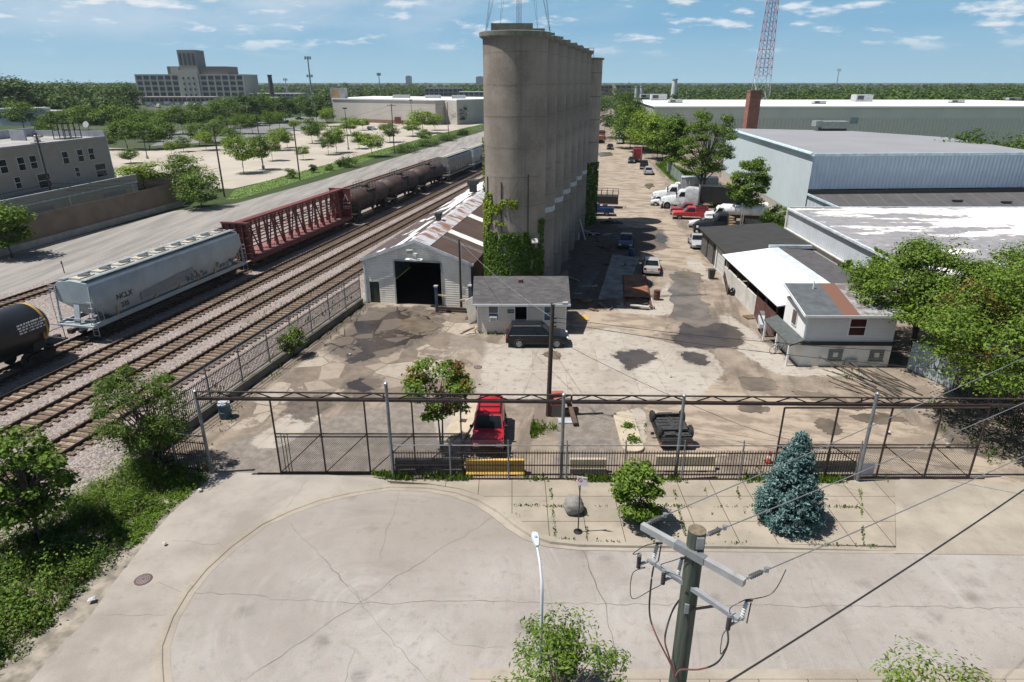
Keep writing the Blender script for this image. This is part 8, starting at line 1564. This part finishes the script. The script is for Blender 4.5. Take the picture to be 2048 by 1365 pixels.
L1=[CUT[0]+Vp+Vector((0,0,-.2)),at(1303,1160,10.3),at(1299,1225,9.7),at(1312,1270,9.5),at(1345,1338,9.0),at(1352,1380,8.6)]; L2=[c2+Vp+Vector((-.1,0,-.05)),at(1346,1220,10.0),at(1330,1275,9.6),at(1337,1310,9.3),at(1349,1345,9.0)]; L3=[AR[2]+Vp+Vector((0,0,-.18)),at(1455,1290,9.8),at(1435,1325,9.45),at(1400,1339,9.2),at(1362,1340,9.1),at(1351,1352,9.0)]
def smooth(P):
    out=[]; P=[Vector(p) for p in P]; n=len(P)
    for i in range(n-1):
        a,b,c,d=P[max(i-1,0)],P[i],P[i+1],P[min(i+2,n-1)]
        for k in range(7): u=k/7; out.append(.5*((2*b)+(c-a)*u+(2*a-5*b+4*c-d)*u*u+(3*b-a-3*c+d)*u**3))
    out.append(P[-1]); return out
for k,(L_,lab) in enumerate(((L1,'left red and black riser cable hanging from the near pole'),(L2,'middle riser cable running down beside the near pole'),(L3,'right riser cable looping back to the near pole'))):
    S_=smooth(L_); n2=len(S_)//2
    t=thing('riser_cable',lab,'cable'); m=MB(); m.path(S_[:n2+1],.017,6); m.obj('black_sleeve',m_wire,t,True); m=MB(); m.path(S_[n2:],.016,6); m.obj('red_sheath',m_cable,t,True)
for k,(pts,lab) in enumerate((([CUT[0]+Vp+Vector((.05,.05,.2)),at(1290,1092,11.3),at(1266,1108,11.1),AR[0]+Vp+Vector((0,0,.15))],'thin jumper loop at the left fuse of the near pole'),([AR[0]+Vp+Vector((0,0,-.16)),at(1290,1136,10.6),at(1265,1148,10.5),at(1264,1197,10.1),at(1303,1180,10.3),at(1330,1166,10.6)],'thin ground wire hanging left of the near pole'),([at(1372,1113,11.45),at(1345,1122,11.2),at(1322,1130,11.0),AR[1]+Vp+Vector((0,0,.15))],'thin jumper loop at the middle fuse of the near pole'),([CUT[2]+Vp+Vector((0,0,.2)),at(1500,1200,11.0),at(1545,1186,11.2),at(1572,1140,11.35)],'thin jumper rising from the right fuse of the near pole'),([AR[2]+Vp+Vector((0,0,.15)),at(1462,1215,10.9),at(1490,1200,11.0)],'short jumper above the right arrester of the near pole'),([AR[2]+Vp+Vector((0,0,-.16)),at(1445,1272,10.2),at(1441,1308,9.8),at(1450,1298,9.9)],'thin tail wire below the right arrester of the near pole'))):
    o=MB(); o.path(smooth(pts),.008,5); tag(o.obj('jumper_wire',m_wire),lab,'wire')
# pole in the yard
P=at(1096,832); hY=hgt(1096,832,606); t=thing('utility_pole','dark wooden pole standing in the middle of the yard before the SUV','utility pole',P); m=MB(); m.tube((0,0,-.1),(.12,0,hY),.15,.115,12); m.obj('pole',wood_dark,t,True); m=MB(); m.box(.05,.2,-.2,-.13,.2,1.5); m.obj('steel_channel',M('dark red channel',(.10,.02,.018),.7),t); m=MB(); m.bar((.1,-.1,hY-.05),(.75,-.35,hY+.12),.05); m.cb((.8,-.38,hY+.1),(.3,.2,.14)); m.obj('yard_lamp',M('lamp grey',(.4,.41,.4),.5),t); m=MB()
for z in (hY-.9,hY-1.15,hY-1.4): m.tube((.2,-.1,z),(.36,-.1,z),.05,n=8)
m.obj('insulator_rack',black,t)
YP=P+Vector((.12,0,hY-.9)); SV=SERV
wire('service_line','thin service cable from the shed pole down to the yard pole',[SV,YP],.013,.35,M('pale service cable',(.2,.2,.2),.5)); wire('service_line','service cable from the yard pole to the office eave',[YP,Vector((1.3,48.3,2.6))],.012,.1)
for k,(q,dz,lab) in enumerate((((2060,716),0,'upper overhead cable across the yard to the right edge'),((2060,752),-.25,'lower overhead cable across the yard to the right edge'))):
    B=at(q[0],q[1],7.0-.2*k); wire('power_line',lab,[YP+Vector((.2,0,dz)),B,B+(B-YP)*.3],.016,.35,None,'cables over the yard')
wire('power_line','slack cable lying low across the yard to the overturned car side',[YP+Vector((0,0,-1.2)),at(1480,850,2.2),at(1720,905,2.6)],.012,.2)
# poles left of the tracks
POLES=[]
def pole(base,top,lab,arms=1,r=.16,az=AZ+R(90),name='utility_pole'):
    P=at(*base); h=hgt(base[0],base[1],top); t=thing(name,lab,'utility pole',P); m=MB(); m.tube((0,0,-.2),(0,0,h),r,r*.7,10); m.obj('pole',M('grey brown pole',(.10,.08,.065),.85,.3,4),t,True); m=MB()
    for k in range(arms): z=h-.5-.9*k; dx=Vector((math.sin(az),math.cos(az),0))*1.2; m.bar(Vector((0,-.12,z))-dx,Vector((0,-.12,z))+dx,.1,.12); 
    if arms: m.obj('crossarm',M('grey brown pole',(.10,.08,.065),.85,.3,4),t); m=MB()
    if arms:
        for k in (-1,-.4,.4,1): q=Vector((math.sin(az),math.cos(az),0))*1.1*k; m.tube(q+Vector((0,-.12,h-.45)),q+Vector((0,-.12,h-.2)),.05,n=6)
        m.obj('insulator',m_dk,t)
    POLES.append((P,h)); return t
pole((449,394),250,'wooden pole at the verge beside the end of the plank fence'); pole((600,361),253,'wooden pole on the verge between two car park trees',0); pole((789,308),208,'wooden pole on the verge before the store'); pole((897,273),205,'wooden pole on the verge near the right end of the store',0)
for k,lab in enumerate(('line strung along the verge, stretch by the plank fence','line strung along the verge, stretch before the store','line strung along the verge, stretch to the store end')):
    for j in (0,1): (a,h0),(b,h1)=POLES[k],POLES[k+1]; o=wire('power_line',lab+(', upper wire' if j==0 else ', lower wire'),[a+Vector((0,0,h0-.3-1.3*j)),b+Vector((0,0,h1-.3-1.3*j))],.018,.5,None,'wires along the verge')
pole((116,438),266,'leaning wooden pole with a wide crossarm before the townhouses',2,.17)
a,h0=POLES[4]
for j in range(3): wire('power_line',f'cable running along the townhouse fence, {["top","middle","lowest"][j]} one',[a+Vector((0,0,h0*.42-.5*j)),POLES[0][0]+Vector((0,0,5-.5*j))],.03,.7,None,'cables along the plank fence')
for j in range(2): wire('power_line',f'cable leaving the leaning pole toward the left edge, {["upper","lower"][j]} one',[a+Vector((0,0,h0*.42-.6*j)),a+Vector((-9,-30,h0*.42-.9*j))],.03,.6,None,'cables along the plank fence')
def lot_lamp(base,top,lab,arm=False):
    P=at(*base); h=hgt(base[0],base[1],top); t=thing('lamp_post',lab,'lamp post',P,0,'car park lamp posts'); m=MB(); m.tube((0,0,.6),(0,0,h),.12,.08,8); m.obj('pole',black,t); m=MB(); m.tube((0,0,0),(0,0,.7),.32,n=12); m.obj('footing',concrete,t); m=MB(); m.box(-.6,.6,-.35,.35,h-.05,h+.3); m.obj('lamp_head',M('lamp head dark',(.04,.042,.045),.5),t)
lot_lamp((295,318),266,'black lamp post left of the car park among bright trees'); lot_lamp((527,338),228,'black lamp post beside the two large car park trees'); lot_lamp((697,300),218,'black lamp post before the left part of the store'); lot_lamp((825,262),201,'black lamp post before the right part of the store'); lot_lamp((458,275),222,'black lamp post against the dark grove'); lot_lamp((120,270),231,'black lamp post behind the townhouse roof')
def cobra(base,top,lab,s=1,col=(.35,.36,.37)):
    P=at(*base); h=hgt(base[0],base[1],top); t=thing('street_lamp',lab,'street lamp',P,0,'tall grey street lamps'); m=MB(); m.path([(0,0,0),(0,0,h-1),(s*.4,0,h-.2),(s*2.4,0,h)],.14,6,.08); m.obj('pole',M('far lamp grey',col,.5),t,True); m=MB(); m.cb((s*2.8,0,h),(1.0,.4,.2)); m.obj('lamp_head',M('far lamp grey',col,.5),t)
cobra((244,268),216,'grey curved street lamp rising from the grove'); cobra((378,232),196,'grey curved street lamp before the grid-windowed building'); cobra((470,232),184,'grey curved street lamp near the right end of the grid-windowed building'); cobra((1389,205),170,'left one of two lamp posts beyond the white roof'); cobra((1403,205),170,'right one of two lamp posts beyond the white roof',-1); cobra((1556,206),178,'lamp post right of the lattice tower',1); cobra((1584,206),178,'second lamp post right of the lattice tower',-1); cobra((1762,208),186,'lamp post beyond the big grey unit on the white roof',-1)
P=at(129,547); t=thing('marker_stake','short rusty stake standing in the gravel beyond the train','stake',P); m=MB(); m.tube((0,0,0),(0,0,1.35),.05,n=6); m.obj('stake',rust,t); m=MB(); m.cb((0,-.06,1.15),(.14,.05,.2)); m.obj('tag_plate',rustiron,t)
m=MB(); m.box(-.6,.6,-.35,.35,0,.12); 
# air
def haze():
    m=MB(); m.box(-4200,4200,-80,4200,-1.5,130); o=m.obj('haze',None) if False else None
    me=m.mesh('haze',[]); ob=link('haze',me); tag(ob,kind='stuff'); mt=bpy.data.materials.new('thin summer haze'); mt.use_nodes=True; N=mt.node_tree.nodes; N.clear(); o=N.new('ShaderNodeOutputMaterial'); v=N.new('ShaderNodeVolumePrincipled'); v.inputs['Color'].default_value=(.80,.90,1,1); v.inputs['Density'].default_value=.00008; v.inputs['Anisotropy'].default_value=.2; mt.node_tree.links.new(v.outputs[0],o.inputs['Volume']); me.materials.append(mt)
haze()
